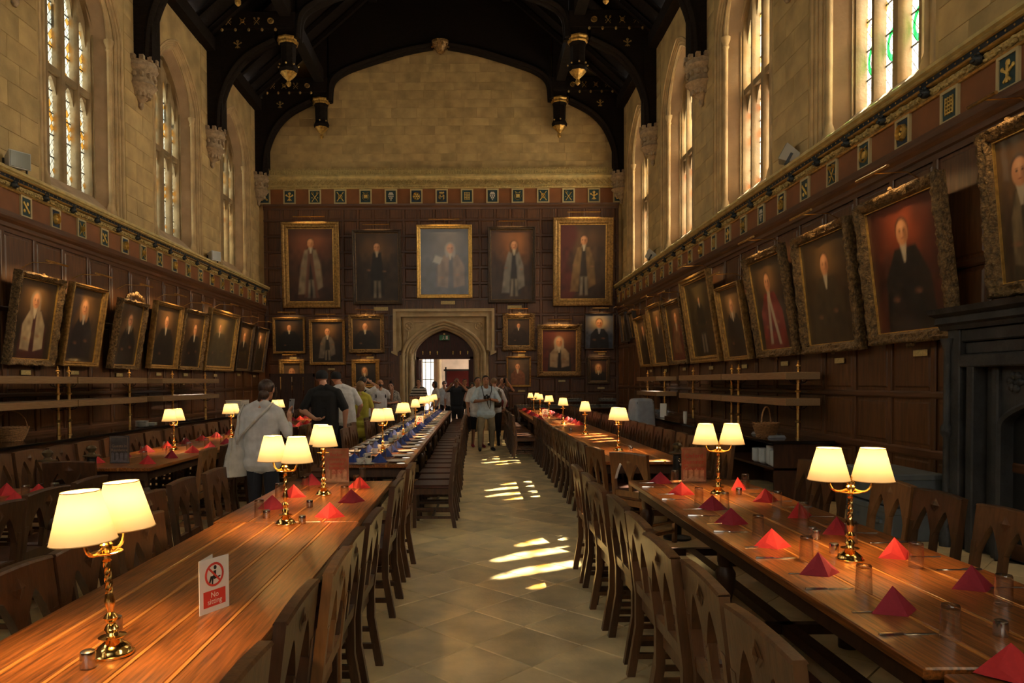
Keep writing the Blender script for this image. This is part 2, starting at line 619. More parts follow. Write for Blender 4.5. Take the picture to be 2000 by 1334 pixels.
# ---- window kit, built for the right wall: x grows outwards, y along the wall, z up (world heights)
LIGHTS = [(-.91, -.57), (-.45, -.11), (.11, .45), (.57, .91)]
XG = .55                          # depth of the glass behind the wall face


def lancet(y0, y1, zb, zs, zt, n=6):
    c, h = (y0 + y1) / 2, (y1 - y0) / 2
    p = [(y0, zb)]
    for i in range(2 * n + 1):
        u = -1 + i / n
        p.append((c + h * u, zs + (zt - zs) * (1 - abs(u) ** 1.7)))
    p.append((y1, zb))
    return p


def sweep(m, pts3, r, n=6):
    m.tube(pts3, r, n)


win_parts = []


def wpart(name, m, mat, smooth=35):
    win_parts.append((name, m.mesh('window_' + name, mat, smooth)))


# reveal: moulded splay, plain splayed jambs, arch soffit and sill
m = MB()
pz, pa, pb = arch_path(1.42, 5.0, ZS + .04, RISE + .2), arch_path(1.12, 5.12, ZS, RISE), arch_path(.96, 5.38, ZS, RISE - .12)
m.loft([[(0, y, z) for y, z in pz], [(.15, y, z) for y, z in pa]], cap=False, closed=False)
m.add([(0, -1.42, 5.0), (0, 1.42, 5.0), (.15, 1.12, 5.12), (.15, -1.12, 5.12)], [(0, 3, 2, 1)])
wpart('splay', m, M['stone_mould'])
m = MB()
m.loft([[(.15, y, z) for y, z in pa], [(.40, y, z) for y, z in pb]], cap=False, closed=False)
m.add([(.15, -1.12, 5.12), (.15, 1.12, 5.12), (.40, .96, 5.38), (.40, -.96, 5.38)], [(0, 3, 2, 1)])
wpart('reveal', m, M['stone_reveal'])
# mouldings round the opening, stepping inwards
for a, x, r in ((1.40, .01, .030), (1.335, .045, .026), (1.27, .075, .034), (1.20, .115, .026)):
    m = MB()
    m.tube([(x, y, z) for y, z in arch_path(a, 4.95, ZS + (a - 1.12) * .13, RISE + (a - 1.12) * .66)], r, 6)
    wpart('arch_moulding', m, M['stone_mould'], 50)
for sy in (-1, 1):
    m = MB()
    m.lathe([(.095, 4.9), (.095, 5.12), (.085, 5.16), (.065, 5.24), (.046, 5.3), (.046, 8.42), (.068, 8.45), (.052, 8.5), (.09, 8.6), (.095, 8.66)], 12, (.12, sy * 1.12, 0))
    wpart('jamb_shaft', m, M['stone_mould'], 40)
m = MB()
m.tube([(.12, y, z) for y, z in arch_path(1.12, 8.66, 8.67, RISE)], .05, 6)
wpart('arch_roll', m, M['stone_mould'], 50)


def stone_bar(m, y, w, z0, z1, x0=.40, x1=.74):
    """mullion with a pointed inner nose"""
    pts = [(x0 + .03, y - w * .40), (x0, y - w * .25), (x0, y + w * .25), (x0 + .03, y + w * .40), (x0 + .07, y + w / 2), (x1, y + w / 2), (x1, y - w / 2), (x0 + .07, y - w / 2)]
    m.prism(pts[::-1], 'z', z0, z1)


for y, w, z1 in ((-.51, .12, 9.3), (0, .22, 9.7), (.51, .12, 9.3)):
    m = MB()
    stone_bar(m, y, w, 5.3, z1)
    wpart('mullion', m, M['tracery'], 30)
for y in (-.955, .955):
    m = MB()
    stone_bar(m, y, .09, 5.3, ZS + .45)
    wpart('frame_post', m, M['tracery'], 30)
m = MB().box(.42, .74, -.98, .98, 7.36, 7.52, .02)
wpart('transom', m, M['tracery'])
m = MB()
m.hexa([(.30, -.98, 5.24), (.74, -.98, 5.3), (.74, .98, 5.3), (.30, .98, 5.24), (.38, -.98, 5.36), (.74, -.98, 5.46), (.74, .98, 5.46), (.38, .98, 5.36)])
wpart('sill', m, M['tracery'])
# stone heads above every light
LOWER = (5.42, 7.02, 7.33)
UPPER = []
for li, (y0, y1) in enumerate(LIGHTS):
    inner = li in (1, 2)
    UPPER.append((7.52, 8.75 if inner else 8.42, 9.28 if inner else 8.85))
for li, (y0, y1) in enumerate(LIGHTS):
    for (zb, zs, zt), ztop in ((LOWER, 7.37), (UPPER[li], None)):
        m = MB()
        pts = lancet(y0, y1, zs, zs, zt)[1:-1]
        for (a, za), (b, zb2) in zip(pts, pts[1:]):
            ta = ztop or arch_z(a / 1.0, ZS, RISE - .05)
            tb_ = ztop or arch_z(b / 1.0, ZS, RISE - .05)
            m.hexa([(.48, a, za), (.72, a, za), (.72, b, zb2), (.48, b, zb2), (.48, a, ta), (.72, a, ta), (.72, b, tb_), (.48, b, tb_)])
        wpart('light_head', m, M['tracery'])
m = MB()                           # tracery field between the inner heads and the arch
for y0, y1 in ((-.57, -.45), (-.11, .11), (.45, .57), (-1.0, -.91), (.91, 1.0)):
    zlo = 8.3
    m.hexa([(.5, y0, zlo), (.7, y0, zlo), (.7, y1, zlo), (.5, y1, zlo)] + [(x, y, arch_z(y, ZS, RISE)) for x, y in ((.5, y0), (.7, y0), (.7, y1), (.5, y1))])
pts = arch_path(1.02, 5.2, ZS, RISE - .10)[1:-1]
for (a, za), (b, zb) in zip(pts, pts[1:]):          # thick arch ring closing the window against the wall
    m.hexa([(.36, a * .985, za - .06), (.76, a * .985, za - .06), (.76, b * .985, zb - .06), (.36, b * .985, zb - .06),
            (.36, a * 1.12, za + .16), (.76, a * 1.12, za + .16), (.76, b * 1.12, zb + .16), (.36, b * 1.12, zb + .16)])
for s_ in (-1, 1):
    m.box(*sorted((.36, .76)), *sorted((s_ * .96, s_ * 1.2)), 5.1, ZS + .1)
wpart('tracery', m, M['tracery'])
PANES = []
for li, (y0, y1) in enumerate(LIGHTS):
    for zb, zs, zt in (LOWER, UPPER[li]):
        m = MB()
        p = lancet(y0 - .01, y1 + .01, zb - .02, zs, zt + .01)
        c = (y0 + y1) / 2
        m.add([(0, y - c, z - zb) for y, z in p], [tuple(range(len(p)))])
        PANES.append((m, (XG, c, zb)))
        b = MB()
        k = zb + .42
        while k < zt - .1:
            b.box(XG - .012, XG + .012, y0 - .02, y1 + .02, k - .009, k + .009)
            k += .42
        win_parts.append(('glazing_bar', b.mesh('glazing_bar', M['black'])))
pane_me = {k: [p.mesh('pane', M[k]) for p, _ in PANES] for k in ('pane_a', 'pane_b', 'pane_c', 'pane_u', 'pane_v', 'pane_w')}
wn = 0
for side, X, rz in (('left', XL, PI), ('right', XR, 0.0)):
    for i, wy in enumerate(WIN_Y):
        if side == 'right' and wy == 4.95:
            continue
        wn += 1
        w = obj('window_%d' % wn, None, None, (X, wy, 4.8 * .035), (0, 0, rz))
        w.scale = (1, 1, .965)
        pos = ['in the bay next to the far wall', 'in the second bay from the far wall', 'in the third bay from the far wall', 'in the fourth bay from the far wall',
               'in the fifth bay from the far wall', 'in the sixth bay from the far wall', 'in the last bay behind'][i]
        tag(w, 'tall arched stone window with leaded lights, %s wall, %s' % (side, pos), 'window', 'arched windows of the %s wall' % side, 'structure')
        for nm, me in win_parts:
            obj(nm, me, w)
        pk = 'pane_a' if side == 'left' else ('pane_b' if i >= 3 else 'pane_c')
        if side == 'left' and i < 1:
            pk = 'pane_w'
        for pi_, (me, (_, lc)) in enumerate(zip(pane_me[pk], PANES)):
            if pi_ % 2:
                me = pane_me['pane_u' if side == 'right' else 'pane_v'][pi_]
            obj('pane', me, w, lc)

# ---- stone blocks of the piers between the windows
block_me = {}


def block(parent, X, y0, y1, z0, z1, nrm):
    key = (round(y1 - y0, 3), round(z1 - z0, 3), nrm)
    if key not in block_me:
        h, v = (y1 - y0) / 2 - .002, (z1 - z0) / 2 - .002
        t = .012
        if nrm == 'y':
            b = MB().box(-h, h, -t, .02, -v, v, .005)
        else:
            b = MB().box(-t, t, -h, h, -v, v, .005)
        block_me[key] = b.mesh('stone_block', M['stone'])
    return block_me[key]


for wall, X in ((wall_left, XL), (wall_right, XR)):
    for k, ty in enumerate([24.1] + TRUSS_Y[1:5]):
        ya, yb = (ty - .62, ty + .62) if k else (YF - .75, YF - .05)
        if k == 0:
            ya, yb = 23.2, 23.98
        z = ZC + .02
        row = 0
        while z < ZW - .05:
            h = (.40, .34, .37)[row % 3]
            cuts = [ya] + ([ya + (yb - ya) * (.38 if row % 2 else .62)] if yb - ya > .8 else []) + [yb]
            for a, b in zip(cuts, cuts[1:]):
                obj('stone_block', block(wall, X, a, b, z, z + h, 'x'), wall, (X, (a + b) / 2, z + h / 2))
            z += h
            row += 1

# ================================================================== PANELLING OF THE SIDE WALLS
PITCHP = .785
RAILS = [(.0, .16), (.78, .88), (1.42, 1.50), (2.72, 2.80), (3.92, 4.22)]
ROWS = [(.16, .78), (.88, 1.42), (1.50, 2.72), (2.80, 3.92)]
panel_me, stile_me = {}, {}
for r, (a, b) in enumerate(ROWS):
    h = (b - a) / 2
    w = PITCHP / 2 - .04
    m = MB()
    m.loft([[(0, -w, -h), (0, w, -h), (0, w, h), (0, -w, h)], [(.004, -w, -h), (.004, w, -h), (.004, w, h), (.004, -w, h)],
            [(.004, -w + .035, -h + .035), (.004, w - .035, -h + .035), (.004, w - .035, h - .035), (.004, -w + .035, h - .035)],
            [(.016, -w + .055, -h + .055), (.016, w - .055, -h + .055), (.016, w - .055, h - .055), (.016, -w + .055, h - .055)]])
    panel_me[r] = m.mesh('panel', M['oak_v'])
m = MB()
m.prism([(0, -.045), (.022, -.045), (.03, -.03), (.03, .03), (.022, .045), (0, .045)], 'z', 0.0, 4.0)
stile_mesh = m.mesh('stile', M['oak_v'])
for wall, X, sg in ((wall_left, PL, 1), (wall_right, PR, -1)):
    rot = (0, 0, 0 if sg > 0 else PI)
    back = MB().box(min(X, XL if sg > 0 else XR + .0), max(X, XL if sg > 0 else XR), YB, YF, 0, 4.75)
    back.build('panelling_back', M['oak_v'], wall)
    y = YF - PITCHP / 2 - .05
    n = 0
    while y > 2.0:
        for r, (a, b) in enumerate(ROWS):
            obj('panel', panel_me[r], wall, (X, y, (a + b) / 2), rot)
        obj('stile', stile_mesh, wall, (X, y - PITCHP / 2, 0), rot)
        y -= PITCHP
    for a, b in RAILS:
        m = MB()
        d = .034 * sg
        if b > 4:
            pts = [(X, a), (X + .03 * sg, a), (X + .035 * sg, a + .06), (X + .055 * sg, a + .08), (X + .05 * sg, a + .14), (X + .085 * sg, a + .18), (X + .10 * sg, a + .22), (X + .10 * sg, b), (X, b)]
        else:
            pts = [(X, a), (X + d * .8, a), (X + d * 1.1, a + .02), (X + d * 1.1, b - .02), (X + d * .8, b), (X, b)]
        m.prism(pts, 'y', YB, YF)
        m.build('rail', M['oak_h'], wall)
    # frieze board and painted cornice
    MB().box(*sorted((X, X + .035 * sg)), YB, YF, 4.22, 4.56).build('frieze_board', M['frieze'], wall)
    prof = lambda pts: [(X + u * sg, z) for u, z in pts]
    m = MB()
    m.prism(prof([(0, 4.555), (.06, 4.555), (.075, 4.57), (.06, 4.59), (0, 4.59)]), 'y', YB, YF)
    m.build('cornice_bead', M['gold_dim'], wall)
    m = MB()
    m.prism(prof([(0, 4.59), (.05, 4.59), (.085, 4.655), (.05, 4.68), (0, 4.68)]), 'y', YB, YF)
    m.build('cornice_hollow', M['stone_carved'], wall)
    m = MB()
    m.prism(prof([(0, 4.68), (.11, 4.68), (.125, 4.69), (.11, 4.705), (0, 4.705)]), 'y', YB, YF)
    m.build('cornice_bead', M['gold_dim'], wall)
    m = MB()
    m.prism(prof([(0, 4.705), (.105, 4.705), (.13, 4.745), (0, 4.745)]), 'y', YB, YF)
    m.build('star_band', M['blue'], wall)
    m = MB()
    m.prism(prof([(0, 4.745), (.165, 4.745), (.19, 4.76), (.165, 4.785), (.20, 4.80), (.20, 4.835), (.17, 4.86), (0, 4.88), (-.16, 4.90), (-.16, 4.745)]), 'y', YB, YF)
    m.build('cornice_top', M['stone_cornice'], wall)
    # running foliage: many small carved lumps, and gold stars on the blue band
    rs = random.Random(3)
    m = MB()
    y = 2.0
    while y < YF - .1:
        for z in (4.612, 4.645):
            r = rs.uniform(.014, .024)
            m.ball((X + (.066 + rs.uniform(0, .02)) * sg, y + rs.uniform(-.015, .015), z + rs.uniform(-.01, .012)), (r, r * 1.5, r), 5, 3)
        y += .062
    tag(m.build('carved_foliage', M['stone_carved'], wall), kind='stuff')
    m = MB()
    y = 2.0
    while y < YF - .1:
        m.ball((X + .125 * sg, y, 4.725), (.008, .013, .013), 4, 2)
        y += .11
    tag(m.build('gold_stars', M['gold_dim'], wall), kind='stuff')

# ================================================================== HERALDIC SHIELDS
def em_poly(m, pts, t=.012):
    m.prism(pts, 'y', -t, .0)


def bar2(m, x0, z0, x1, z1, w):
    d = Vector((x1 - x0, z1 - z0)).normalized() * w / 2
    n = Vector((-d.y, d.x))
    em_poly(m, [(x0 + n.x, z0 + n.y), (x0 - n.x, z0 - n.y), (x1 - n.x, z1 - n.y), (x1 + n.x, z1 + n.y)])


def ring2(m, cx, cz, r, w, n=10):
    m.tube([(cx + r * math.cos(2 * PI * i / n), -.004, cz + r * math.sin(2 * PI * i / n)) for i in range(n)], w / 2, 4, closed=True)


def dot2(m, cx, cz, r):
    m.ball((cx, -.002, cz), (r, .012, r), 8, 4)


def emblem(kind):
    """gold charge inside a unit field 1 wide by 1.25 high (scaled later)"""
    m = MB()
    if kind == 0:                                   # figure of lilies
        bar2(m, 0, -.42, 0, .25, .14)
        dot2(m, 0, .33, .15)
        for s in (-1, 1):
            bar2(m, 0, -.05, s * .3, .12, .1)
            dot2(m, s * .32, .16, .1)
            bar2(m, 0, -.2, s * .22, -.38, .1)
    elif kind == 1:                                 # crossed croziers
        for s in (-1, 1):
            bar2(m, s * -.3, -.48, s * .28, .3, .07)
            ring2(m, s * .26, .38, .1, .06, 8)
            dot2(m, s * .3, -.1, .06)
    elif kind == 2:                                 # wheel on crossed keys
        for s in (-1, 1):
            bar2(m, s * -.34, -.46, s * .34, .46, .08)
        ring2(m, 0, 0, .2, .09)
    elif kind == 3:                                 # open book in a cartouche
        em_poly(m, [(-.2, -.18), (.2, -.18), (.2, .18), (-.2, .18)])
        ring2(m, 0, -.02, .36, .05, 12)
        bar2(m, -.3, .4, -.12, .34, .06)
        bar2(m, .3, .4, .12, .34, .06)
    elif kind == 4:                                 # hat and tassels
        em_poly(m, [(-.3, .14), (.3, .14), (.16, .4), (-.16, .4)])
        for x, z in ((-.2, 0), (.2, 0), (0, 0), (-.1, -.18), (.1, -.18), (0, -.36)):
            em_poly(m, [(x - .07, z - .07), (x + .07, z - .07), (x + .07, z + .07), (x - .07, z + .07)])
    elif kind == 5:                                 # rose
        ring2(m, 0, 0, .36, .09, 12)
        for i in range(6):
            dot2(m, .22 * math.cos(i * PI / 3), .22 * math.sin(i * PI / 3), .1)
        dot2(m, 0, 0, .1)
    elif kind == 6:                                 # crowned cipher
        ring2(m, 0, -.1, .32, .06, 12)
        bar2(m, -.18, -.3, -.18, .1, .07)
        bar2(m, .18, -.3, .18, .1, .07)
        bar2(m, -.18, .1, 0, -.12, .06)
        bar2(m, .18, .1, 0, -.12, .06)
        for x in (-.18, 0, .18):
            dot2(m, x, .38, .08)
        bar2(m, -.25, .3, .25, .3, .07)
    elif kind == 7:                                 # portcullis
        for k in range(4):
            bar2(m, -.27 + .18 * k, -.38, -.27 + .18 * k, .38, .055)
        for k in range(5):
            bar2(m, -.3, -.32 + .16 * k, .3, -.32 + .16 * k, .05)
    else:                                           # bend between charges
        bar2(m, -.36, .3, .36, -.34, .16)
        dot2(m, .2, .24, .13)
        dot2(m, -.2, -.26, .13)
    return m


def shield_set(w, h):
    """frame, field and charge meshes for a panel w x h, facing -y"""
    fr = MB()
    t = w * .11
    fr.loft([[(-w / 2, 0, -h / 2), (w / 2, 0, -h / 2), (w / 2, 0, h / 2), (-w / 2, 0, h / 2)],
             [(-w / 2, -.03, -h / 2), (w / 2, -.03, -h / 2), (w / 2, -.03, h / 2), (-w / 2, -.03, h / 2)],
             [(-w / 2 + t, -.03, -h / 2 + t), (w / 2 - t, -.03, -h / 2 + t), (w / 2 - t, -.03, h / 2 - t), (-w / 2 + t, -.03, h / 2 - t)],
             [(-w / 2 + t, -.012, -h / 2 + t), (w / 2 - t, -.012, -h / 2 + t), (w / 2 - t, -.012, h / 2 - t), (-w / 2 + t, -.012, h / 2 - t)]], cap=False)
    fd = MB().box(-w / 2 + t * .8, w / 2 - t * .8, -.016, -.002, -h / 2 + t * .8, h / 2 - t * .8)
    frm = fr.mesh('shield_frame', M['cream'])
    fdm = [fd.mesh('shield_field', M['teal']), MB().box(-w / 2 + t * .8, w / 2 - t * .8, -.016, -.002, -h / 2 + t * .8, h / 2 - t * .8).mesh('shield_field', M['blue'])]
    ems = []
    for k in range(9):
        e = emblem(k)
        sx, sz = (w - 2 * t) * .98, (h - 2 * t) * .98 / 1.15
        e.xf(Matrix.Translation((0, -.018, 0)) @ Matrix.Diagonal((sx, 1, sz, 1)))
        ems.append(e.mesh('charge', M['silver'] if k == 4 else M['gold'], 30))
    return frm, fdm, ems


def put_shield(parent, sset, k, loc, rz):
    frm, fdm, ems = sset
    o = obj('shield', frm, parent, loc, (0, 0, rz))
    obj('field', fdm[0 if k % 9 not in (5, 6) else 1], o)
    obj('charge', ems[k % 9], o)
    return o


side_set = shield_set(.27, .335)
far_set = shield_set(.415, .48)
boss = MB()
boss.ball((0, -.03, 0), (.06, .055, .05), 8, 6)
boss.ball((-.03, -.05, .045), .022, 6, 4).ball((.03, -.05, .045), .022, 6, 4).ball((0, -.085, -.015), (.028, .02, .02), 6, 4)
boss_me = boss.mesh('lion_boss', M['lionhead'], 50)
for k in range(26):
    y = 23.75 - .786 * k
    if y < 3:
        break
    put_shield(wall_left, side_set, (3 * k + 5) % 9, (PL + .036, y, 4.39), PI / 2)
    obj('lion_boss', boss_me, wall_left, (PL + .07, y - .35, 4.635), (0, 0, PI / 2))
    put_shield(wall_right, side_set, (2 * k + 1) % 9, (PR - .036, y, 4.39), -PI / 2)
    obj('lion_boss', boss_me, wall_right, (PR - .07, y + .32, 4.635), (0, 0, -PI / 2))

# ================================================================== FAR WALL
wall_far = MB()
DX, DA, DS, DR = -1.02, 1.06, 2.54, .88        # doorway middle, half width, springing, rise
Y = YF
wall_far.add([(XL, Y, -.3), (DX - DA, Y, -.3), (DX - DA, Y, ZW + 4), (XL, Y, ZW + 4)], [(0, 1, 2, 3)])
wall_far.add([(DX + DA, Y, -.3), (XR, Y, -.3), (XR, Y, ZW + 4), (DX + DA, Y, ZW + 4)], [(0, 1, 2, 3)])
dp = arch_path(DA, 0, DS, DR)[1:-1]
for (a, za), (b, zb) in zip(dp, dp[1:]):
    wall_far.add([(DX + a, Y, za), (DX + b, Y, zb), (DX + b, Y, ZW + 4), (DX + a, Y, ZW + 4)], [(0, 1, 2, 3)])
wall_far = wall_far.build('wall_far', M['stone'])
tag(wall_far, 'far end wall, pale stone above dark oak panelling', 'wall', kind='structure')
wall_back = MB().box(XL, XM - 4.5, YB - .2, YB, -.3, 16.5).box(XM + 4.5, XR, YB - .2, YB, -.3, 16.5).box(XM - 4.5, XM + 4.5, YB - .2, YB, -.3, 4.4).box(XM - 4.5, XM + 4.5, YB - .2, YB, 12.0, 16.5).build('wall_back', M['stone'])
wbk = obj('window_14', None, None, (XM, YB - .1, 0))
tag(wbk, 'great many-light window of the wall behind the viewer', 'window', kind='structure')
for k in range(9):
    MB().box(-4.5 + k * 9 / 8 - .11, -4.5 + k * 9 / 8 + .11, -.15, .15, 4.4, 12.0).build('mullion', M['stone_mould'], wbk)
for z in (4.4, 6.9, 9.4, 11.85):
    MB().box(-4.5, 4.5, -.15, .15, z, z + .16).build('transom', M['stone_mould'], wbk)
for k in range(8):
    for z in (4.5, 7.0, 9.5):
        MB().add([(-4.42 + k * 9 / 8, 0, z), (-4.42 + (k + 1) * 9 / 8 - .14, 0, z), (-4.42 + (k + 1) * 9 / 8 - .14, 0, z + 2.42), (-4.42 + k * 9 / 8, 0, z + 2.42)], [(0, 1, 2, 3)]).build('pane', M['pane_back'], wbk)
tag(wall_back, 'end wall behind the viewer', 'wall', kind='structure')
# ashlar
z, row = 8.74, 0
rs = random.Random(5)
n_st = 0
while z < 13.2:
    h = (.30, .26, .34, .28)[row % 4]
    x = XL + .35 - rs.uniform(0, .5)
    while x < XR - .2:
        w = rs.choice((.55, .7, .85, 1.0))
        cxm = x + w / 2
        # only where the roof arch leaves the wall bare
        u = abs(cxm - XM)
        top = 13.0 if u < 1.2 else (13.0 - (u - 1.2) * .38 if u < 3.6 else (11.25 if u < 4.4 else 11.2 - (u - 4.4) * 1.1))
        if z + h * .5 < top:
            xa, xb = max(x, XL + .1), min(x + w, XR - .1)
            o = obj('stone_block', block(wall_far, 0, 0, w, 0, h, 'y'), wall_far, (cxm, YF, z + h / 2))
            n_st += 1
        x += w
    z += h
    row += 1
# panelling grid
PW, PH = .51, .53
m = MB()
m.loft([[(-PW / 2 + .03, 0, -PH / 2 + .03), (PW / 2 - .03, 0, -PH / 2 + .03), (PW / 2 - .03, 0, PH / 2 - .03), (-PW / 2 + .03, 0, PH / 2 - .03)],
        [(-PW / 2 + .045, -.004, -PH / 2 + .045), (PW / 2 - .045, -.004, -PH / 2 + .045), (PW / 2 - .045, -.004, PH / 2 - .045), (-PW / 2 + .045, -.004, PH / 2 - .045)],
        [(-PW / 2 + .07, -.012, -PH / 2 + .07), (PW / 2 - .07, -.012, -PH / 2 + .07), (PW / 2 - .07, -.012, PH / 2 - .07), (-PW / 2 + .07, -.012, PH / 2 - .07)]][::-1])
fp_me = m.mesh('panel', M['oak_v'])
m = MB()
SX0, SX1, SZ = (783.5 - CX) / 57.82, (956.6 - CX) / 57.82, 4.06
m.box(PL, SX0 + .02, YF - .06, YF, 0, 7.6)
m.box(SX1 - .02, PR, YF - .06, YF, 0, 7.6)
m.box(SX0, SX1, YF - .06, YF, SZ, 7.6)
m.build('panelling_back', M['oak_v'], wall_far)
FY = YF - .06
cols = [PL + .10 + PW * i for i in range(int((PR - PL) / PW) + 1)]
OX0, OX1 = (770 - CX) / 57.82, (966 - CX) / 57.82
for i, x in enumerate(cols):
    if x + PW > PR:
        break
    for k in range(14):
        zc = .18 + PH * (k + .5)
        if zc + PH / 2 > 7.62:
            continue
        if x + PW > OX0 and x < OX1 and zc < SZ + .1:
            continue
        obj('panel', fp_me, wall_far, (x + PW / 2, FY, zc))
ms = MB().prism([(-.03, FY - .022), (.03, FY - .022), (.036, FY), (-.036, FY)], 'z', .1, 7.5).mesh('stile', M['oak_v'])
ms_hi = MB().prism([(-.03, FY - .022), (.03, FY - .022), (.036, FY), (-.036, FY)], 'z', SZ, 7.5).mesh('stile', M['oak_v'])
for x in cols + [cols[-1] + PW]:
    if x > PR:
        break
    obj('stile', ms_hi if OX0 - .05 < x < OX1 + .05 else ms, wall_far, (x, 0, 0))
for k in range(15):
    z = .18 + PH * k
    segs = [(PL, OX0), (OX1, PR)] if z < SZ + .05 else [(PL, PR)]
    for a, b in segs:
        MB().prism([(FY - .026, z - .028), (FY - .026, z + .028), (FY, z + .034), (FY, z - .034)], 'x', a, b).build('rail', M['oak_x'], wall_far)
MB().prism([(FY, 7.42), (FY - .04, 7.42), (FY - .05, 7.48), (FY - .09, 7.54), (FY - .10, 7.6), (FY, 7.6)], 'x', PL, PR).build('rail', M['oak_x'], wall_far)
MB().box(PL, PR, FY - .03, FY, 7.6, 8.10).build('frieze_board', M['frieze'], wall_far)
for i in range(15):
    x = XM + (i - 7) * .848
    put_shield(wall_far, far_set, [8, 0, 1, 2, 3, 4, 5, 6, 7, 4, 3, 2, 1, 0, 8][i], (x + .02, FY - .031, 7.85), 0)
# stone cornice with pierced bands
for nm, pts in (('cornice_base', [(0, 8.10), (-.12, 8.10), (-.14, 8.14), (-.12, 8.2), (0, 8.2)]),
                ('cornice_band', [(0, 8.2), (-.10, 8.2), (-.16, 8.42), (0, 8.42)]),
                ('cornice_roll', [(0, 8.42), (-.20, 8.42), (-.23, 8.47), (-.21, 8.53), (0, 8.53)]),
                ('cornice_crest', [(0, 8.53), (-.15, 8.53), (-.15, 8.70), (0, 8.72)])):
    MB().prism([(FY + y, z) for y, z in pts], 'x', PL - .1, PR + .1).build(nm, M['stone_cornice'], wall_far)
m = MB()
x = PL + .05
while x < PR:
    for s in (-1, 1):
        m.hexa([(x - .07, FY - .165, 8.30 - s * .075 - .014), (x + .07, FY - .165, 8.30 + s * .075 - .014), (x + .07, FY - .13, 8.30 + s * .075 - .014), (x - .07, FY - .13, 8.30 - s * .075 - .014),
                (x - .07, FY - .165, 8.30 - s * .075 + .014), (x + .07, FY - .165, 8.30 + s * .075 + .014), (x + .07, FY - .13, 8.30 + s * .075 + .014), (x - .07, FY - .13, 8.30 - s * .075 + .014)])
    m.box(x - .095, x - .075, FY - .165, FY - .12, 8.21, 8.41)
    m.box(x - .03, x + .03, FY - .16, FY - .14, 8.69, 8.76)
    m.box(x - .09, x - .06, FY - .16, FY - .14, 8.69, 8.74)
    m.ball((x, FY - .15, 8.14), (.03, .02, .025), 5, 3)
    m.ball((x - .085, FY - .15, 8.14), (.03, .02, .025), 5, 3)
    m.box(x - .02, x + .02, FY - .165, FY - .15, 8.56, 8.67)
    m.box(x - .105, x - .065, FY - .165, FY - .15, 8.56, 8.67)
    x += .17
tag(m.build('cornice_tracery', M['stone_carved'], wall_far), kind='stuff')

# ---- doorway
door_1 = obj('door_1', None, None, (DX, YF, 0))
tag(door_1, 'wide arched stone doorway in the far wall, people walking through', 'door', kind='structure')
ox = (966 - 770) / 57.82 / 2
# moulded square hood
for i, (ins, dep, w) in enumerate(((0, .17, .09), (.09, .12, .10), (.19, .15, .07))):
    m = MB()
    zt = SZ + .03 - ins
    xo = ox - ins
    zb = 2.62 + ins * .4
    pts = [(-xo, zb), (-xo, zt), (xo, zt), (xo, zb), (xo - w, zb), (xo - w, zt - w), (-xo + w, zt - w), (-xo + w, zb)]
    for a, b, c, d in ((0, 1, 6, 7), (1, 2, 5, 6), (2, 3, 4, 5)):
        m.prism([pts[a], pts[b], pts[c], pts[d]], 'y', -dep - .06, .0)
    m.build('hood_moulding', M['stone_door'], door_1)
for s in (-1, 1):
    MB().prism([(s * (ox + .06), 2.62), (s * (ox - .14), 2.52), (s * (ox - .14), 2.68), (s * (ox + .06), 2.68)], 'y', -.24, -.02).build('label_stop', M['stone_door'], door_1)
# spandrel field
sp = MB()
xo = ox - .26
pts = arch_path(DA + .30, 0, DS, DR + .26)[1:-1]
for (a, za), (b, zb) in zip(pts, pts[1:]):
    if za < SZ - .25 and abs(a) <= xo + .05:
        sp.hexa([(a, -.08, za), (a, 0, za), (b, 0, zb), (b, -.08, zb), (a, -.08, SZ - .22), (a, 0, SZ - .22), (b, 0, SZ - .22), (b, -.08, SZ - .22)])
sp.build('spandrel', M['stone_door'], door_1)
for s in (-1, 1):
    m = MB()
    c = (s * (DA + .12), 3.52)
    m.tube([(c[0] + .14 * math.cos(t * PI / 6), -.095, c[1] + .14 * math.sin(t * PI / 6)) for t in range(12)], .022, 5, closed=True)
    for k in range(4):
        m.ball((c[0] + .07 * math.cos(k * PI / 2), -.09, c[1] + .07 * math.sin(k * PI / 2)), (.05, .02, .05), 6, 4)
    m.tube([(c[0] - s * .18, -.095, c[1] + .12), (c[0] - s * .5, -.095, c[1] + .13)], .015, 4)
    m.tube([(c[0] + s * .02, -.095, c[1] - .18), (c[0] + s * .06, -.095, c[1] - .55)], .015, 4)
    m.build('roundel', M['stone_door'], door_1, smooth=50)
for a, dep, r in ((DA + .30, -.16, .055), (DA + .20, -.12, .05), (DA + .10, -.07, .055), (DA + .02, -.0, .05)):
    m = MB()
    m.tube([(x, dep, z) for x, z in arch_path(a, 0, DS, DR + (a - DA) * .9)], r, 8)
    m.build('arch_moulding', M['stone_door'], door_1, smooth=60)
for s in (-1, 1):
    m = MB()
    m.prism([(s * DA, .0), (s * (DA + .06), -.06), (s * (DA + .42), -.10), (s * (DA + .46), .0)], 'z', 0, 2.55)
    m.build('jamb', M['stone_door'], door_1)
    for xx in (DA + .06, DA + .28):
        m = MB()
        m.lathe([(.09, 0), (.09, .3), (.06, .36), (.055, 2.36), (.075, 2.4), (.06, 2.45), (.1, 2.56), (.1, 2.6)], 10, (s * xx, -.09, 0))
        m.build('shaft', M['stone_door'], door_1, smooth=40)
m = MB()
m.loft([[(x, 0, z) for x, z in arch_path(DA, 0, DS, DR)], [(x, .55, z) for x, z in arch_path(DA - .08, 0, DS, DR - .05)]], cap=False, closed=False)
m.build('reveal', M['stone_door'], door_1)
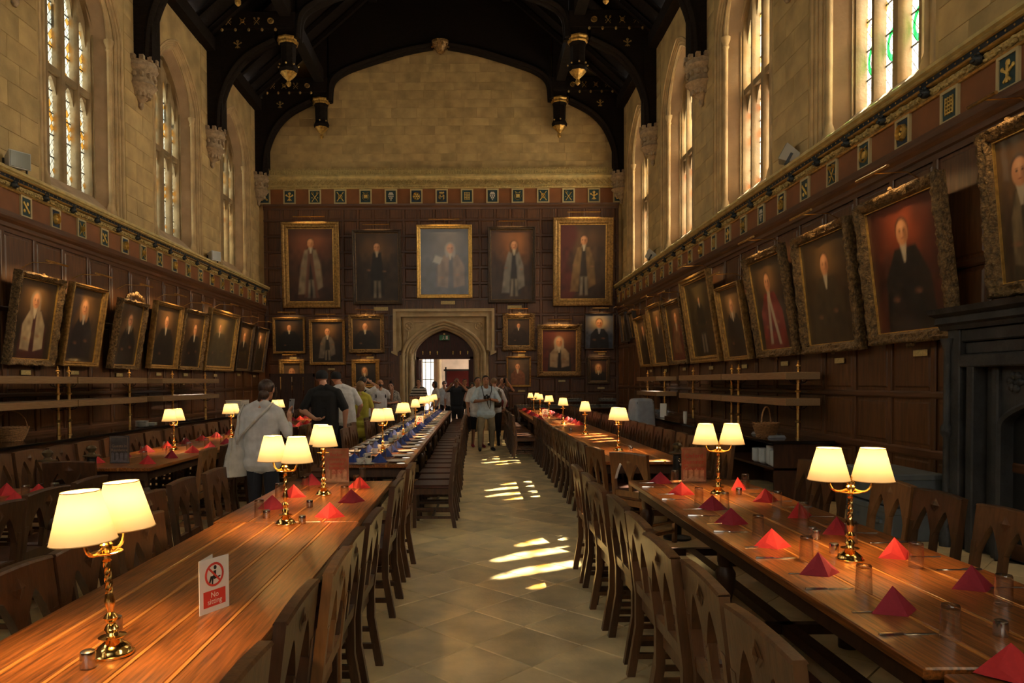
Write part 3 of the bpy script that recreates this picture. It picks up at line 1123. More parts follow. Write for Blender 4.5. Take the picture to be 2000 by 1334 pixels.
# boarded tympanum with gilt finials, frame, exit sign
tym = obj('tympanum', MB().prism([(x * .93, max(z, 2.42)) for x, z in arch_path(DA, 2.42, DS, DR - .03)], 'y', .30, .36).mesh('tympanum', M['doorwood']), door_1)
for i in range(9):
    x = -.8 + .2 * i
    zt = arch_z(x / (DA * .95), DS, DR - .1)
    obj('batten', MB().box(x - .012, x + .012, .285, .30, 2.62, zt).mesh('batten', M['screen']), tym)
for i, x in enumerate((-.74, -.49, -.24, .29, .54, .79)):
    m = MB().box(x - .012, x + .012, .26, .285, 2.58, 2.7).ball((x, .27, 2.66), .028, 6, 4).ball((x, .27, 2.60), .02, 6, 4)
    m.build('gilt_finial', M['gold'], tym)
m = MB()
m.box(-.98, -.87, .28, .40, 0, 2.50).box(.87, .98, .28, .40, 0, 2.50).box(-.98, .98, .28, .40, 2.42, 2.56)
m.build('frame', M['doorwood'], door_1)
for s in (-1, 1):                                # open leaves folded back into the lobby
    m = MB().box(s * .87 - (.05 if s > 0 else 0), s * .87 + (0 if s > 0 else .05), .42, 1.15, .02, 2.40)
    m.build('leaf', M['doorwood'], door_1)
m = MB().box(-.17, .17, .20, .27, 3.06, 3.24, .008)
ex = m.build('exit_sign', M['green_sign'], None, (DX, YF, 0))
tag(ex, 'small green running-man exit sign above the far doorway', 'exit sign')
mm = MB().ball((-.03, .195, 3.19), (.015, .004, .015), 6, 4).box(-.05, -.02, .193, .199, 3.12, 3.17).box(.05, .12, .193, .199, 3.09, 3.21)
mm.tube([(-.04, .195, 3.12), (-.07, .195, 3.085)], .008, 4).tube([(-.03, .195, 3.12), (0, .195, 3.085)], .008, 4)
mm.build('pictogram', M['paper'], ex)
em = MB().ball((0, .18, 3.27), (.04, .03, .03), 8, 4).build('lamp_eye', plain('exit_lamp', (.9, .7, .3), .2), ex)

# ---- lobby behind the doorway
lobby = MB()
Y0, Y1 = YF + .55, 29.0
lobby.box(-4.2, 2.0, Y0, Y1 + .3, -.05, 0)
lobby.box(-4.2, 2.0, Y0, Y1, 4.2, 4.3)
lobby.box(-4.3, -4.2, Y0, Y1, 0, 4.2)
lobby.box(-4.2, DX - DA, Y0 - .02, Y0 + .05, 0, 4.2)
lobby.box(DX + DA, 2.0, Y0 - .02, Y0 + .05, 0, 4.2)
lobby.box(DX - DA, DX + DA, Y0 - .02, Y0 + .05, 3.45, 4.2)
for a, b, z0, z1 in ((-4.2, -2.12, 0, 4.2), (-1.66, 2.0, 0, 4.2), (-2.12, -1.66, 0, .5), (-2.12, -1.66, 3.4, 4.2)):
    lobby.box(a, b, Y1, Y1 + .25, z0, z1)
for a, b, z0, z1 in ((Y0, 26.6, 0, 4.2), (27.8, Y1, 0, 4.2), (26.6, 27.8, 0, 1.2), (26.6, 27.8, 3.4, 4.2)):  # unseen side opening added to let daylight into the lobby
    lobby.box(2.0, 2.2, a, b, z0, z1)
lobby = lobby.build('wall_lobby', M['lobby'])
tag(lobby, 'pale stone lobby seen through the far doorway', 'lobby', kind='structure')
gr = MB()
for x in (-2.0, -1.78):
    gr.box(x - .012, x + .012, Y1 + .1, Y1 + .13, .5, 3.4)
for z in (1.0, 1.75, 2.45, 3.1):
    gr.box(-2.12, -1.66, Y1 + .1, Y1 + .13, z - .015, z + .015)
gr.build('window_grille', M['black'], lobby)
MB().add([(-2.12, Y1 + .2, .5), (-1.66, Y1 + .2, .5), (-1.66, Y1 + .2, 3.4), (-2.12, Y1 + .2, 3.4)], [(0, 1, 2, 3)]).build('window_pane', glass_mat('lobby_glass', (.10, .095, .085)), lobby)  # dark pane added to hold back the bright sky here
MB().lathe([(.12, 0), (.12, .3), (.08, .34), (.08, 3.2), (.12, 3.3), (.12, 4.2)], 12, (-1.42, Y1 - .12, 0)).build('wall_shaft', M['stone_door'], lobby, smooth=40)
nb = thing('red_notice_board', 'dark framed red cloth board standing in the lobby beyond the doorway', 'notice board', (-.60, 26.6, 0))
MB().box(-.46, .46, -.02, .02, .75, 2.05).build('cloth_panel', M['curtain'], nb)
MB().box(-.55, .55, -.03, .03, 2.05, 2.12).box(-.50, -.44, -.03, .03, 0, 2.2).box(.44, .50, -.03, .03, 0, 2.2).build('frame', M['black'], nb)

# dark timber screen standing before the far left corner
s0 = px(526, 730, Y=22.6)
s1 = px(614, 730, Y=22.6)
sc_ = thing('timber_screen', 'plain dark wooden screen standing in the far left corner', 'screen', ((s0.x + s1.x) / 2, 22.6, 0))
hw = (s1.x - s0.x) / 2
for i in range(4):
    MB().box(-hw + i * hw / 2 + .015, -hw + (i + 1) * hw / 2 - .015, -.02, .02, .12, s0.z - .08, .008).build('board', M['screen'], sc_)
MB().box(-hw, hw, -.03, .03, s0.z - .1, s0.z).box(-hw, hw, -.03, .03, 0, .12).box(-hw, -hw + .05, -.03, .03, 0, s0.z).box(hw - .05, hw, -.03, .03, 0, s0.z).build('frame', M['screen'], sc_)

# ================================================================== ROOF
M['pendant_gold'] = plain('pendant_gilding', (.42, .25, .06), .45, metal=.6, var=.45, scale=16)
ceiling = MB()
ceiling.add([(XL - .3, YB, ZW), (XL - .3, YF + .4, ZW), (XM, YF + .4, 16.4), (XM, YB, 16.4)], [(0, 1, 2, 3)])
ceiling.add([(XR + .3, YB, ZW), (XM, YB, 16.4), (XM, YF + .4, 16.4), (XR + .3, YF + .4, ZW)], [(0, 1, 2, 3)])
ceiling.add([(XL - .3, YB, ZW), (XM, YB, 16.4), (XR + .3, YB, ZW)], [(0, 1, 2)])
ceiling = ceiling.build('ceiling', M['roof'])
tag(ceiling, 'almost black timber hammer-beam roof with gilded pendants', 'roof', kind='structure')
arc = [(-6.93, 8.75), (-6.85, 9.55), (-6.56, 10.27), (-6.09, 10.80), (-5.36, 11.20)]
big = [(-4.74, 11.2), (-4.66, 11.84), (-4.27, 12.2), (-3.5, 12.5), (-2.3, 12.87), (-1.47, 13.04), (XM, 13.1)]


def smooth_curve(p, n=5):
    out = []
    for i in range(len(p) - 1):
        p0, p1, p2, p3 = p[max(i - 1, 0)], p[i], p[i + 1], p[min(i + 2, len(p) - 1)]
        for k in range(n):
            t = k / n
            out.append(tuple(.5 * ((2 * b) + (-a + c) * t + (2 * a - 5 * b + 4 * c - d) * t * t + (-a + 3 * b - 3 * c + d) * t ** 3) for a, b, c, d in zip(p0, p1, p2, p3)))
    out.append(tuple(p[-1]))
    return out


arc_s, big_s = smooth_curve(arc), smooth_curve(big)
T = .16


def mir(p, s):
    return p if s > 0 else (2 * XM - p[0], p[1])


tparts = []
for s in (1, -1):
    # spandrel between brace and hammer beam
    m = MB()
    for (a, za), (b, zb) in zip(arc_s, arc_s[1:]):
        (a2, _), (b2, _) = mir((a, 0), s), mir((b, 0), s)
        m.hexa([(a2, -T, za), (a2, T, za), (b2, T, zb), (b2, -T, zb), (a2, -T, 11.75), (a2, T, 11.75), (b2, T, 11.75), (b2, -T, 11.75)])
    tparts.append(('spandrel', m.mesh('spandrel', M['roof'])))
    m = MB()
    m.tube([(mir(p, s)[0], -T - .02, p[1]) for p in arc_s], .075, 6).tube([(mir(p, s)[0], 0, p[1] - .02) for p in arc_s], .10, 6)
    tparts.append(('curved_brace', m.mesh('curved_brace', M['roof'], 60)))
    m = MB()
    for (a, za), (b, zb) in zip(big_s, big_s[1:]):
        (a2, _), (b2, _) = mir((a, 0), s), mir((b, 0), s)
        zt = 14.6
        m.hexa([(a2, -T, za), (a2, T, za), (b2, T, zb), (b2, -T, zb), (a2, -T, zt), (a2, T, zt), (b2, T, zt), (b2, -T, zt)])
    tparts.append(('arched_rib', m.mesh('arched_rib', M['roof'])))
    m = MB()
    m.tube([(mir(p, s)[0], -T - .02, p[1]) for p in big_s], .09, 6).tube([(mir(p, s)[0], 0, p[1] - .02) for p in big_s], .11, 6)
    tparts.append(('rib_moulding', m.mesh('rib_moulding', M['roof'], 60)))
    xw = mir((XL, 0), s)[0]
    m = MB().box(*sorted((mir((XL, 0), s)[0], mir((-6.80, 0), s)[0])), -.2, .2, 8.7, ZW + .4)
    tparts.append(('wall_post', m.mesh('wall_post', M['roof'])))
    m = MB().box(*sorted((mir((XL, 0), s)[0], mir((-4.75, 0), s)[0])), -.22, .22, 11.45, 11.95, .03)
    tparts.append(('hammer_beam', m.mesh('hammer_beam', M['roof'])))
    m = MB().box(*sorted((mir((-5.25, 0), s)[0], mir((-4.80, 0), s)[0])), -.2, .2, 11.3, 15.0)
    tparts.append(('hammer_post', m.mesh('hammer_post', M['roof'])))
    # pendant: octagonal drum, gilt crown, gilt cone and knob
    pc = mir((-5.03, 0), s)[0]
    tparts.append(('pendant', MB().lathe([(.2, 11.45), (.24, 11.1), (.21, 11.0), (.20, 10.55), (.26, 10.42), (.24, 10.34), (.05, 10.2)], 8, (pc, 0, 0)).mesh('pendant', M['roof'])))
    tparts.append(('pendant_crown', MB().lathe([(.24, 11.10), (.28, 11.13), (.28, 11.18), (.31, 11.22), (.31, 11.26), (.25, 11.28), (.2, 11.26), (.2, 11.10)], 8, (pc, 0, 0)).mesh('pendant_crown', M['pendant_gold'])))
    tparts.append(('pendant_cone', MB().lathe([(.21, 10.36), (.23, 10.32), (.2, 10.29), (.13, 10.20), (.06, 10.14), (.04, 10.10), (.07, 10.06), (.065, 10.0), (.02, 9.95)], 8, (pc, 0, 0)).mesh('pendant_cone', M['pendant_gold'])))
    b = MB()
    for i in range(8):
        t = 2 * PI * i / 8
        b.ball((pc + .27 * math.cos(t), .27 * math.sin(t), 10.50), .028, 5, 4)
    tparts.append(('pendant_beads', b.mesh('pendant_beads', M['gold_dim'])))
    b = MB()
    for i in range(5):
        x = mir((-6.75 + .36 * i, 0), s)[0]
        b.ball((x, -.24, 11.42), (.04, .03, .05), 6, 4)
    tparts.append(('gilt_boss_row', b.mesh('gilt_boss_row', M['gold_dim'])))
    for i in range(4):
        x = mir((-6.58 + .38 * i, 0), s)[0]
        e = emblem((1, 2, 1, 5)[i])
        e.xf(Matrix.Translation((x, -.225, 11.66)) @ Matrix.Diagonal((.22, 1, .2, 1)))
        tparts.append(('gilt_badge', e.mesh('gilt_badge', M['gold_dim'], 30)))
    e = emblem(0)
    e.xf(Matrix.Translation((mir((-6.35, 0), s)[0], -.18, 11.05)) @ Matrix.Diagonal((.28, 1, .26, 1)))
    tparts.append(('gilt_badge', e.mesh('gilt_badge', M['gold_dim'], 30)))
for k, ty in enumerate(TRUSS_Y):
    tr = obj('roof_truss', None, ceiling, (0, ty, .045))
    tr.scale = (1, 1, .972)
    for nm, me in tparts:
        obj(nm, me, tr)
# boss at the crown of the far arch
kb = MB().lathe([(.05, 12.42), (.14, 12.48), (.2, 12.6), (.30, 12.72), (.31, 12.8), (.22, 12.82), (.22, 12.72)], 10, (XM + .02, YF - .40, 0))
for i in range(10):
    kb.ball((XM + .02 + .27 * math.cos(i * PI / 5), YF - .40 + .27 * math.sin(i * PI / 5), 12.65), .04, 5, 4)
kb.build('crown_boss', plain('boss_gilt', (.22, .12, .035), .5, metal=.4, var=.5, scale=20), ceiling)
# lengthwise timbers: wall plates, purlins, rafters
for x0, x1, z0, z1 in ((XL, XL + .25, ZW - .25, ZW + .1), (XR - .25, XR, ZW - .25, ZW + .1), (-5.2, -4.9, 11.5, 11.9), (2 * XM + 4.9, 2 * XM + 5.2, 11.5, 11.9),
                       (-3.4, -3.15, 14.1, 14.4), (2 * XM + 3.15, 2 * XM + 3.4, 14.1, 14.4), (XM - .15, XM + .15, 16.0, 16.3)):
    MB().box(x0, x1, YB, YF, z0, z1).build('purlin', M['roof'], ceiling)
ra = MB().hexa([(XL, -.07, ZW + .0), (XM, -.07, 16.2), (XM, .07, 16.2), (XL, .07, ZW + .0), (XL, -.07, ZW + .18), (XM, -.07, 16.38), (XM, .07, 16.38), (XL, .07, ZW + .18)]).mesh('rafter', M['roof'])
rb = MB().hexa([(XR, .07, ZW + .0), (XM, .07, 16.2), (XM, -.07, 16.2), (XR, -.07, ZW + .0), (XR, .07, ZW + .18), (XM, .07, 16.38), (XM, -.07, 16.38), (XR, -.07, ZW + .18)]).mesh('rafter', M['roof'])
y = YF - .5
while y > 8:
    obj('rafter', ra, ceiling, (0, y, 0))
    obj('rafter', rb, ceiling, (0, y, 0))
    y -= .84

# ---- carved corbels under the wall posts
m = MB()
m.lathe([(.02, 7.72), (.06, 7.78), (.05, 7.86), (.12, 7.94), (.20, 8.02), (.24, 8.10), (.30, 8.16), (.34, 8.20), (.30, 8.24), (.27, 8.30), (.27, 8.46), (.33, 8.50), (.36, 8.56), (.34, 8.62), (.34, 8.68)], 12)
for i in range(12):
    t = 2 * PI * i / 12
    m.box(.33 * math.cos(t) - .045, .33 * math.cos(t) + .045, .33 * math.sin(t) - .045, .33 * math.sin(t) + .045, 8.66, 8.76)
    m.ball((.29 * math.cos(t), .29 * math.sin(t), 8.38), (.05, .05, .06), 6, 4)
    m.ball((.17 * math.cos(t + .26), .17 * math.sin(t + .26), 8.02), (.06, .06, .07), 6, 4)
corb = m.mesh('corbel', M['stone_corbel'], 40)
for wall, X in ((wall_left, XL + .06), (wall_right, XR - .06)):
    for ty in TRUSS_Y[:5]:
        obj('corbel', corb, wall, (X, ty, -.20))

# ================================================================== TABLES
TZ = .73
plank_cache = {}


def turned_leg(m, x, y, h=.62):
    m.lathe([(.055, 0), (.055, .05), (.04, .07), (.045, .12), (.03, .16), (.038, .30), (.058, .40), (.062, .46), (.04, .50), (.05, .53), (.05, h)], 10, (x, y, 0))
    return m


def table(label, x0, x1, y0, y1, rounded=False, nplank=4, legs=None, z=TZ, group='long oak dining tables'):
    t = thing('dining_table', label, 'table', ((x0 + x1) / 2, (y0 + y1) / 2, 0), 0, group)
    w, l = (x1 - x0) / 2, (y1 - y0) / 2
    pw = 2 * w / nplank
    for i in range(nplank):
        a = -w + i * pw
        MB().box(a + (.007 if i else 0), a + pw - (.007 if i < nplank - 1 else 0), -l, l, z - .04, z, .006).build('plank', M['table'], t)
        if i:
            MB().box(a - .0068, a + .0068, -l + .003, l - .003, z - .035, z - .0004).build('inlay_strip', M['table_strip'], t)
    MB().box(-w + .07, w - .07, -l + .09, -l + .12, z - .15, z - .04).box(-w + .07, w - .07, l - .12, l - .09, z - .15, z - .04).box(-w + .07, -w + .10, -l + .1, l - .1, z - .14, z - .04).box(w - .10, w - .07, -l + .1, l - .1, z - .14, z - .04).build('apron', M['table_base'], t)
    n = max(2, int(round(2 * l / 1.9)) + 1)
    for k in range(n):
        y = -l + .16 + (2 * l - .32) * k / (n - 1)
        for s in (-1, 1):
            turned_leg(MB(), s * (w - .13), y, z - .05).build('leg', M['table_base'], t, smooth=40)
    MB().box(-.04, .04, -l + .15, l - .15, .09, .15).build('stretcher', M['table_base'], t)
    for k in range(n):
        y = -l + .16 + (2 * l - .32) * k / (n - 1)
        MB().box(-w + .13, w - .13, y - .03, y + .03, .09, .15).build('foot_rail', M['table_base'], t)
    return t


table('long bare oak table with light inlaid strips, near left, holding the no-sitting card', -1.66, -.74, -.6, 4.55, nplank=5)
table('short oak table with red napkins and two lamps joined to the near left table', -1.69, -.75, 4.56, 6.45, nplank=4)
CY_ = [7.76, 11.5, 15.2, 18.9, 22.6]
for i in range(4):
    table('oak table laid with blue napkins, left of the aisle, %s of its row of four' % ('nearest', 'second', 'third', 'farthest')[i], -1.70, -.73, CY_[i], CY_[i + 1] - .012, nplank=4)
table('oak table at the right edge with a rounded end, partly out of frame', 1.43, 2.39, -.4, 2.16, nplank=3, z=.722)
table('long polished oak table with red napkins and tumblers, right of the aisle', 1.385, 2.39, 2.18, 6.40, nplank=4)
EY_ = [7.94, 11.7, 15.4, 19.1, 22.8]
for i in range(4):
    table('oak table right of the aisle beyond the gap, %s of its row of four' % ('nearest', 'second', 'third', 'farthest')[i], 1.36, 2.38, EY_[i], EY_[i + 1] - .012, nplank=4)
table('oak table with red napkins at the left edge of the photo', -4.42, -3.45, 1.6, 6.1, nplank=3)
GY_ = [7.56, 12.4, 17.2, 22.0]
for i in range(3):
    table('oak table of the left wall row with red napkins, %s of three' % ('nearest', 'middle', 'farthest')[i], -4.50, -3.46, GY_[i], GY_[i + 1] - .012, nplank=3)

# ================================================================== CHAIRS
CW, CH = .235, .915


def lean(z):
    return -(z - .45) * .12 if z > .45 else (-(.28 - z) * .17 if z < .28 else 0.0)


def post(m, x, zs, w=.019, d=.022):
    m.loft([[(x - w, lean(z) - d, z), (x + w, lean(z) - d, z), (x + w, lean(z) + d, z), (x - w, lean(z) + d, z)] for z in zs])
    return m


def chair_meshes(wood, leather, merged):
    P = []
    rear = []
    for s in (-1, 1):
        rear.append(post(MB(), s * (CW - .02), [0, .04, .14, .28, .45, .60, .70]))
    crest = MB()
    xs = [-CW + i * 2 * CW / 32 for i in range(33)]

    def under(x):
        for c in (-.10, .10):
            u = abs(x - c) / .086
            if u < 1:
                return .655 + .155 * (1 - u ** 1.3)
        return .64

    def top(x):
        return CH - .012 * (abs(x) / CW) ** 2
    for a, b in zip(xs, xs[1:]):
        za, zb, ta, tb2 = under(a), under(b), top(a), top(b)
        t = .019
        crest.hexa([(a, lean(za) - t, za), (b, lean(zb) - t, zb), (b, lean(zb) + t, zb), (a, lean(za) + t, za),
                    (a, lean(ta) - t, ta), (b, lean(tb2) - t, tb2), (b, lean(tb2) + t, tb2), (a, lean(ta) + t, ta)])
    cap = MB()
    cap.loft([[(x, lean(top(x)) - .024, top(x) - .004), (x, lean(top(x)) + .024, top(x) - .004), (x, lean(top(x)) + .018, top(x) + .006), (x, lean(top(x)) - .018, top(x) + .006)] for x in xs[::4]])
    mul = post(MB(), 0, [.50, .58, .66], .020, .016)
    rail = MB()
    rail.hexa([(-CW + .03, lean(.47) - .016, .47), (CW - .03, lean(.47) - .016, .47), (CW - .03, lean(.47) + .016, .47), (-CW + .03, lean(.47) + .016, .47),
               (-CW + .03, lean(.53) - .016, .53), (CW - .03, lean(.53) - .016, .53), (CW - .03, lean(.53) + .016, .53), (-CW + .03, lean(.53) + .016, .53)])
    dia = MB()
    for sd in (1, -1):
        z0 = .835
        for rr, dd in ((.046, .021), (.026, .027)):
            y = lambda z: lean(z) + sd * dd
            pts = [(-rr, y(z0), z0), (0, y(z0 - rr), z0 - rr), (rr, y(z0), z0), (0, y(z0 + rr), z0 + rr)]
            dia.add(pts + [(0, lean(z0) + sd * (dd + .006), z0)], [(0, 1, 4), (1, 2, 4), (2, 3, 4), (3, 0, 4)] if sd < 0 else [(1, 0, 4), (2, 1, 4), (3, 2, 4), (0, 3, 4)])
    seat = MB().box(-CW + .008, CW - .008, .0, .43, .435, .478, .014)
    fr = MB().box(-CW + .02, CW - .02, .01, .42, .375, .436)
    front = []
    for s in (-1, 1):
        front.append(MB().box(s * (CW - .03) - .019, s * (CW - .03) + .019, .382, .42, 0, .38))
    st = []
    for s in (-1, 1):
        st.append(MB().box(s * (CW - .03) - .011, s * (CW - .03) + .011, -.02, .39, .10, .13))
        st.append(MB().box(s * (CW - .03) - .011, s * (CW - .03) + .011, .0, .39, .20, .225))
    st.append(MB().box(-CW + .03, CW - .03, .19, .212, .10, .13))
    if merged:
        big = MB()
        for q_ in rear + [crest, cap, mul, rail, dia, fr] + front + st:
            big.add(q_.v, q_.f)
        return [('frame', big.mesh('chair_frame', wood)), ('seat', seat.mesh('chair_seat', leather))]
    P += [('leg', q_.mesh('leg', wood)) for q_ in rear + front]
    P += [('crest', crest.mesh('crest', wood)), ('crest_cap', cap.mesh('crest_cap', wood)), ('mullion', mul.mesh('mullion', wood)), ('back_rail', rail.mesh('back_rail', wood)),
          ('carved_diamond', dia.mesh('carved_diamond', wood)), ('seat_frame', fr.mesh('seat_frame', wood)), ('seat', seat.mesh('seat', leather))]
    P += [('stretcher', q_.mesh('stretcher', wood)) for q_ in st]
    return P


CHAIR = {(k, mg): chair_meshes(M['chair_' + k], M['leather'], mg) for k in ('dark', 'mid', 'light') for mg in (False, True)}
TONE = {'dark': 'dark', 'mid': 'brown', 'light': 'light brown'}


def chair(x, y, rz, tone, label, group, full=None, jit=.03):
    full = (y < 11.5) if full is None else full
    c = thing('dining_chair', label, 'chair', (x + random.uniform(-jit, jit) * .5, y, 0), rz + random.uniform(-jit, jit), group)
    for nm, me in CHAIR[(tone, not full)]:
        obj(nm, me, c)
    return c


FACE_R, FACE_L = -PI / 2, PI / 2          # facing +x / -x


def chair_row(side, x, ys, face, group, tones='dark', pos=None):
    for i, y in enumerate(ys):
        tn = tones if isinstance(tones, str) else tones[i % len(tones)]
        xx = x if not isinstance(x, (list, tuple)) else x[i]
        chair(xx, y, face, tn, '%s oak chair, %s along %s' % (TONE[tn], ORD[i], side), group)


chair_row('the aisle side of the near right table', [.87, .90, .88, .90, .92, .90, .91, .90], [2.03, 2.60, 3.11, 3.67, 4.27, 4.83, 5.36, 5.92], FACE_R,
          'aisle chairs of the near right table', ['mid', 'mid', 'mid', 'mid', 'dark', 'mid', 'dark', 'mid'])
chair_row('the wall side of the near right table', [2.86, 2.88, 2.88, 2.72, 2.92], [3.85, 4.46, 4.98, 5.52, 6.22], FACE_L,
          'wall-side chairs of the near right table', ['mid', 'dark', 'light', 'dark', 'dark'])
chair_row('the aisle side of the near left tables', [-.63, -.63, -.62, -.61, -.60, -.63, -.63, -.62], [1.72, 2.34, 2.88, 3.29, 3.84, 5.10, 5.54, 6.12], FACE_L,
          'aisle chairs of the near left tables', ['mid', 'dark', 'light', 'dark', 'dark', 'dark', 'mid', 'mid'])
chair_row('the wall side of the near left tables', [-1.72, -1.72, -1.73, -1.72, -2.08, -2.10, -2.10], [2.16, 2.72, 3.20, 3.76, 4.60, 5.24, 5.84], FACE_R,
          'wall-side chairs of the near left tables', ['mid', 'dark', 'dark', 'mid', 'dark', 'dark', 'mid'])
chair_row('the aisle side of the table at the left edge', [-2.88, -2.95, -2.96], [4.2, 4.80, 5.36], FACE_L, 'aisle chairs of the left edge table', 'dark')
chair_row('the aisle side of the blue-napkin tables', -.27, [8.12 + .565 * i for i in range(26)], FACE_L, 'aisle chairs of the blue-napkin tables', ['dark', 'dark', 'mid'])
chair_row('the far side of the blue-napkin tables', [-1.97 if min(abs(8.30 + .56 * i - q) for q in (11.6, 13.5, 15.4, 19.7, 21.0)) < .5 else -2.14 for i in range(25)], [8.30 + .56 * i for i in range(25)], FACE_R, 'far-side chairs of the blue-napkin tables', ['mid', 'dark', 'mid'])
chair_row('the aisle side of the far right tables', [.87 if 15.0 < 8.2 + .50 * i < 20.4 else 1.30 for i in range(29)], [8.2 + .50 * i for i in range(29)], FACE_R,
          'aisle chairs of the far right tables', ['dark', 'dark', 'mid', 'dark'])
chair_row('the wall side of the far right tables', 2.80, [8.05 + .58 * i for i in range(25)], FACE_L, 'wall-side chairs of the far right tables', ['mid', 'mid', 'dark'])
chair_row('the inner side of the left wall row', -2.95, [7.75 + .6 * i for i in range(23)], FACE_L, 'inner chairs of the left wall row', ['light', 'dark', 'dark', 'mid'])
chair_row('the wall side of the left wall row', -4.76, [5.2, 5.8, 6.5, 7.1, 7.65, 8.22, 8.78] + [9.4 + .6 * i for i in range(20)], FACE_R, 'outer chairs of the left wall row', ['mid', 'mid', 'dark'])
chair(1.55, 7.05, -.95, 'mid', 'brown oak chair turned at an angle before the near end of the far right tables', None)
chair(1.34, 7.64, -1.4, 'mid', 'brown oak chair at the corner of the far right tables, slightly turned', None)
chair(-3.72, 6.55, .05, 'dark', 'dark oak chair standing at the near end of the left wall row', None)

# ================================================================== LAMPS
stem = MB()
stem.lathe([(.073, 0), (.074, .008), (.066, .014), (.064, .022), (.048, .034), (.030, .046), (.026, .054), (.048, .058), (.050, .062), (.024, .066),
            (.020, .075), (.027, .086), (.020, .098), (.013, .104), (.021, .114), (.026, .124), (.019, .134), (.011, .142), (.012, .150), (.017, .165), (.020, .180), (.013, .205)], 20)
tw = MB()
for k in range(3):
    tw.tube([(.0065 * math.cos(t * .75 + k * 2.094), .0065 * math.sin(t * .75 + k * 2.094), .20 + t * .0088) for t in range(13)], .0065, 5)
tw.lathe([(.010, .20), (.010, .31)], 8)
col2 = MB().lathe([(.008, .305), (.016, .312), (.010, .318), (.013, .328), (.012, .334)], 14)
pan = MB().lathe([(.010, .332), (.058, .336), (.060, .341), (.055, .343), (.020, .340), (.022, .352), (.025, .366), (.018, .374), (.024, .386), (.022, .396), (.010, .402), (.012, .412), (.004, .42)], 20)
arms = []
for s in (-1, 1):
    a = MB()
    a.tube([(s * (.018 + .083 * math.sin(t * PI / 16)), 0, .352 - .018 * math.sin(t * PI / 8) + .060 * (t / 8) ** 2.2) for t in range(9)], .0062, 6)
    a.lathe([(.006, .395), (.014, .400), (.013, .408), (.011, .412), (.011, .455), (.006, .458)], 10, (s * .101, 0, 0))
    arms.append(a.mesh('arm', M['brass'], 50))


def shade_mat(name, k, tint):
    m, nt, b = newmat(name)
    L = nt.links
    o = nt.nodes['Material Output']
    tl = node(nt, 'ShaderNodeBsdfTranslucent')
    tl.inputs[0].default_value = (*[c * k for c in tint], 1)
    df = node(nt, 'ShaderNodeBsdfDiffuse')
    df.inputs[0].default_value = (.80, .68, .46, 1)
    ad = node(nt, 'ShaderNodeAddShader')
    nt.nodes.remove(b)
    L.new(tl.outputs[0], ad.inputs[0])
    L.new(df.outputs[0], ad.inputs[1])
    L.new(ad.outputs[0], o.inputs[0])
    return m


M['shade'] = shade_mat('parchment_shade', .043, (1.0, .80, .50))
sh = MB()
sh.lathe([(.098, .398), (.056, .556)], 28, (0, 0, 0), cap=False)
shade_me = sh.mesh('shade', M['shade'], 60)
rim = MB()
for r, z in ((.0985, .398), (.0565, .556)):
    rim.tube([(r * math.cos(i * PI / 12), r * math.sin(i * PI / 12), z) for i in range(24)], .0018, 4, closed=True)
rim_me = rim.mesh('shade_trim', plain('shade_trim', (.60, .42, .20), .7))
bulb_me = MB().ball((0, 0, .485), (.016, .016, .026), 8, 6).mesh('bulb', plain('bulb_glass', (.9, .75, .5), .3))
for q_ in (stem, pan):
    q_.xf(Matrix.Diagonal((.87, .87, 1, 1)))
lm = {'stem': stem.mesh('stem', M['brass'], 40), 'twist': tw.mesh('twisted_stem', M['brass'], 60), 'collar': col2.mesh('collar', M['brass'], 50), 'pan': pan.mesh('drip_pan', M['brass'], 40)}
bulb_light = bpy.data.lights.new('lamp_bulb', 'POINT')
bulb_light.energy = LAMP_W
bulb_light.color = (1.0, .60, .24)
bulb_light.shadow_soft_size = .03


def lamp(x, y, rz, label, group=None, z=TZ):
    t = thing('table_lamp', label, 'lamp', (x, y, z), rz, group or 'brass table lamps')
    obj('base', lm['stem'], t)
    obj('twisted_stem', lm['twist'], t)
    obj('collar', lm['collar'], t)
    obj('drip_pan', lm['pan'], t)
    for s, a in zip((-1, 1), arms):
        obj('arm', a, t)
        sd = obj('shade', shade_me, t, (s * .101, 0, 0))
        obj('shade_trim', rim_me, sd)
        lo = bpy.data.objects.new('lamp_bulb', bulb_light)
        COL.objects.link(lo)
        lo.parent = t
        lo.location = (s * .101, 0, .49)
    return t


def on_table(x, y, z=TZ):
    p = px(x, y, Z=z)
    return p.x, p.y


for (x, y), rz, lab in (((222, 1278), 1.42, 'two-shade brass lamp nearest the camera on the left table'),
                        ((558, 1024), -.5, 'two-shade brass lamp at the end of the bare left table'),
                        ((632, 967), -1.2, 'two-shade brass lamp beside the acrylic sign on the short left table'),
                        ((1660, 1094), -.16, 'two-shade brass lamp in the middle of the near right table'),
                        ((1403, 966), -.05, 'two-shade brass lamp beside the acrylic sign on the right table')):
    p = on_table(x, y)
    o = lamp(p[0], p[1], rz, lab)
    if x == 222:
        o.rotation_euler.y = 0                     # the old lamp leans a little to the left
        o.matrix_world = Matrix.Translation((p[0], p[1], TZ)) @ Matrix.Rotation(-.055, 4, 'Y') @ Matrix.Rotation(rz, 4, 'Z')
for i, (x, y, rz) in enumerate(((749, 882, 1.05), (790.5, 853, 1.35), (812.4, 834, 1.62), (829, 820.5, 1.2), (840, 814.5, 1.4), (850.7, 808.5, 1.5))):
    p = on_table(x, y)
    lamp(-1.2 + (p[0] + 1.2) * .5, p[1], rz, 'two-shade brass lamp, %s on the blue-napkin tables' % ORD[i])
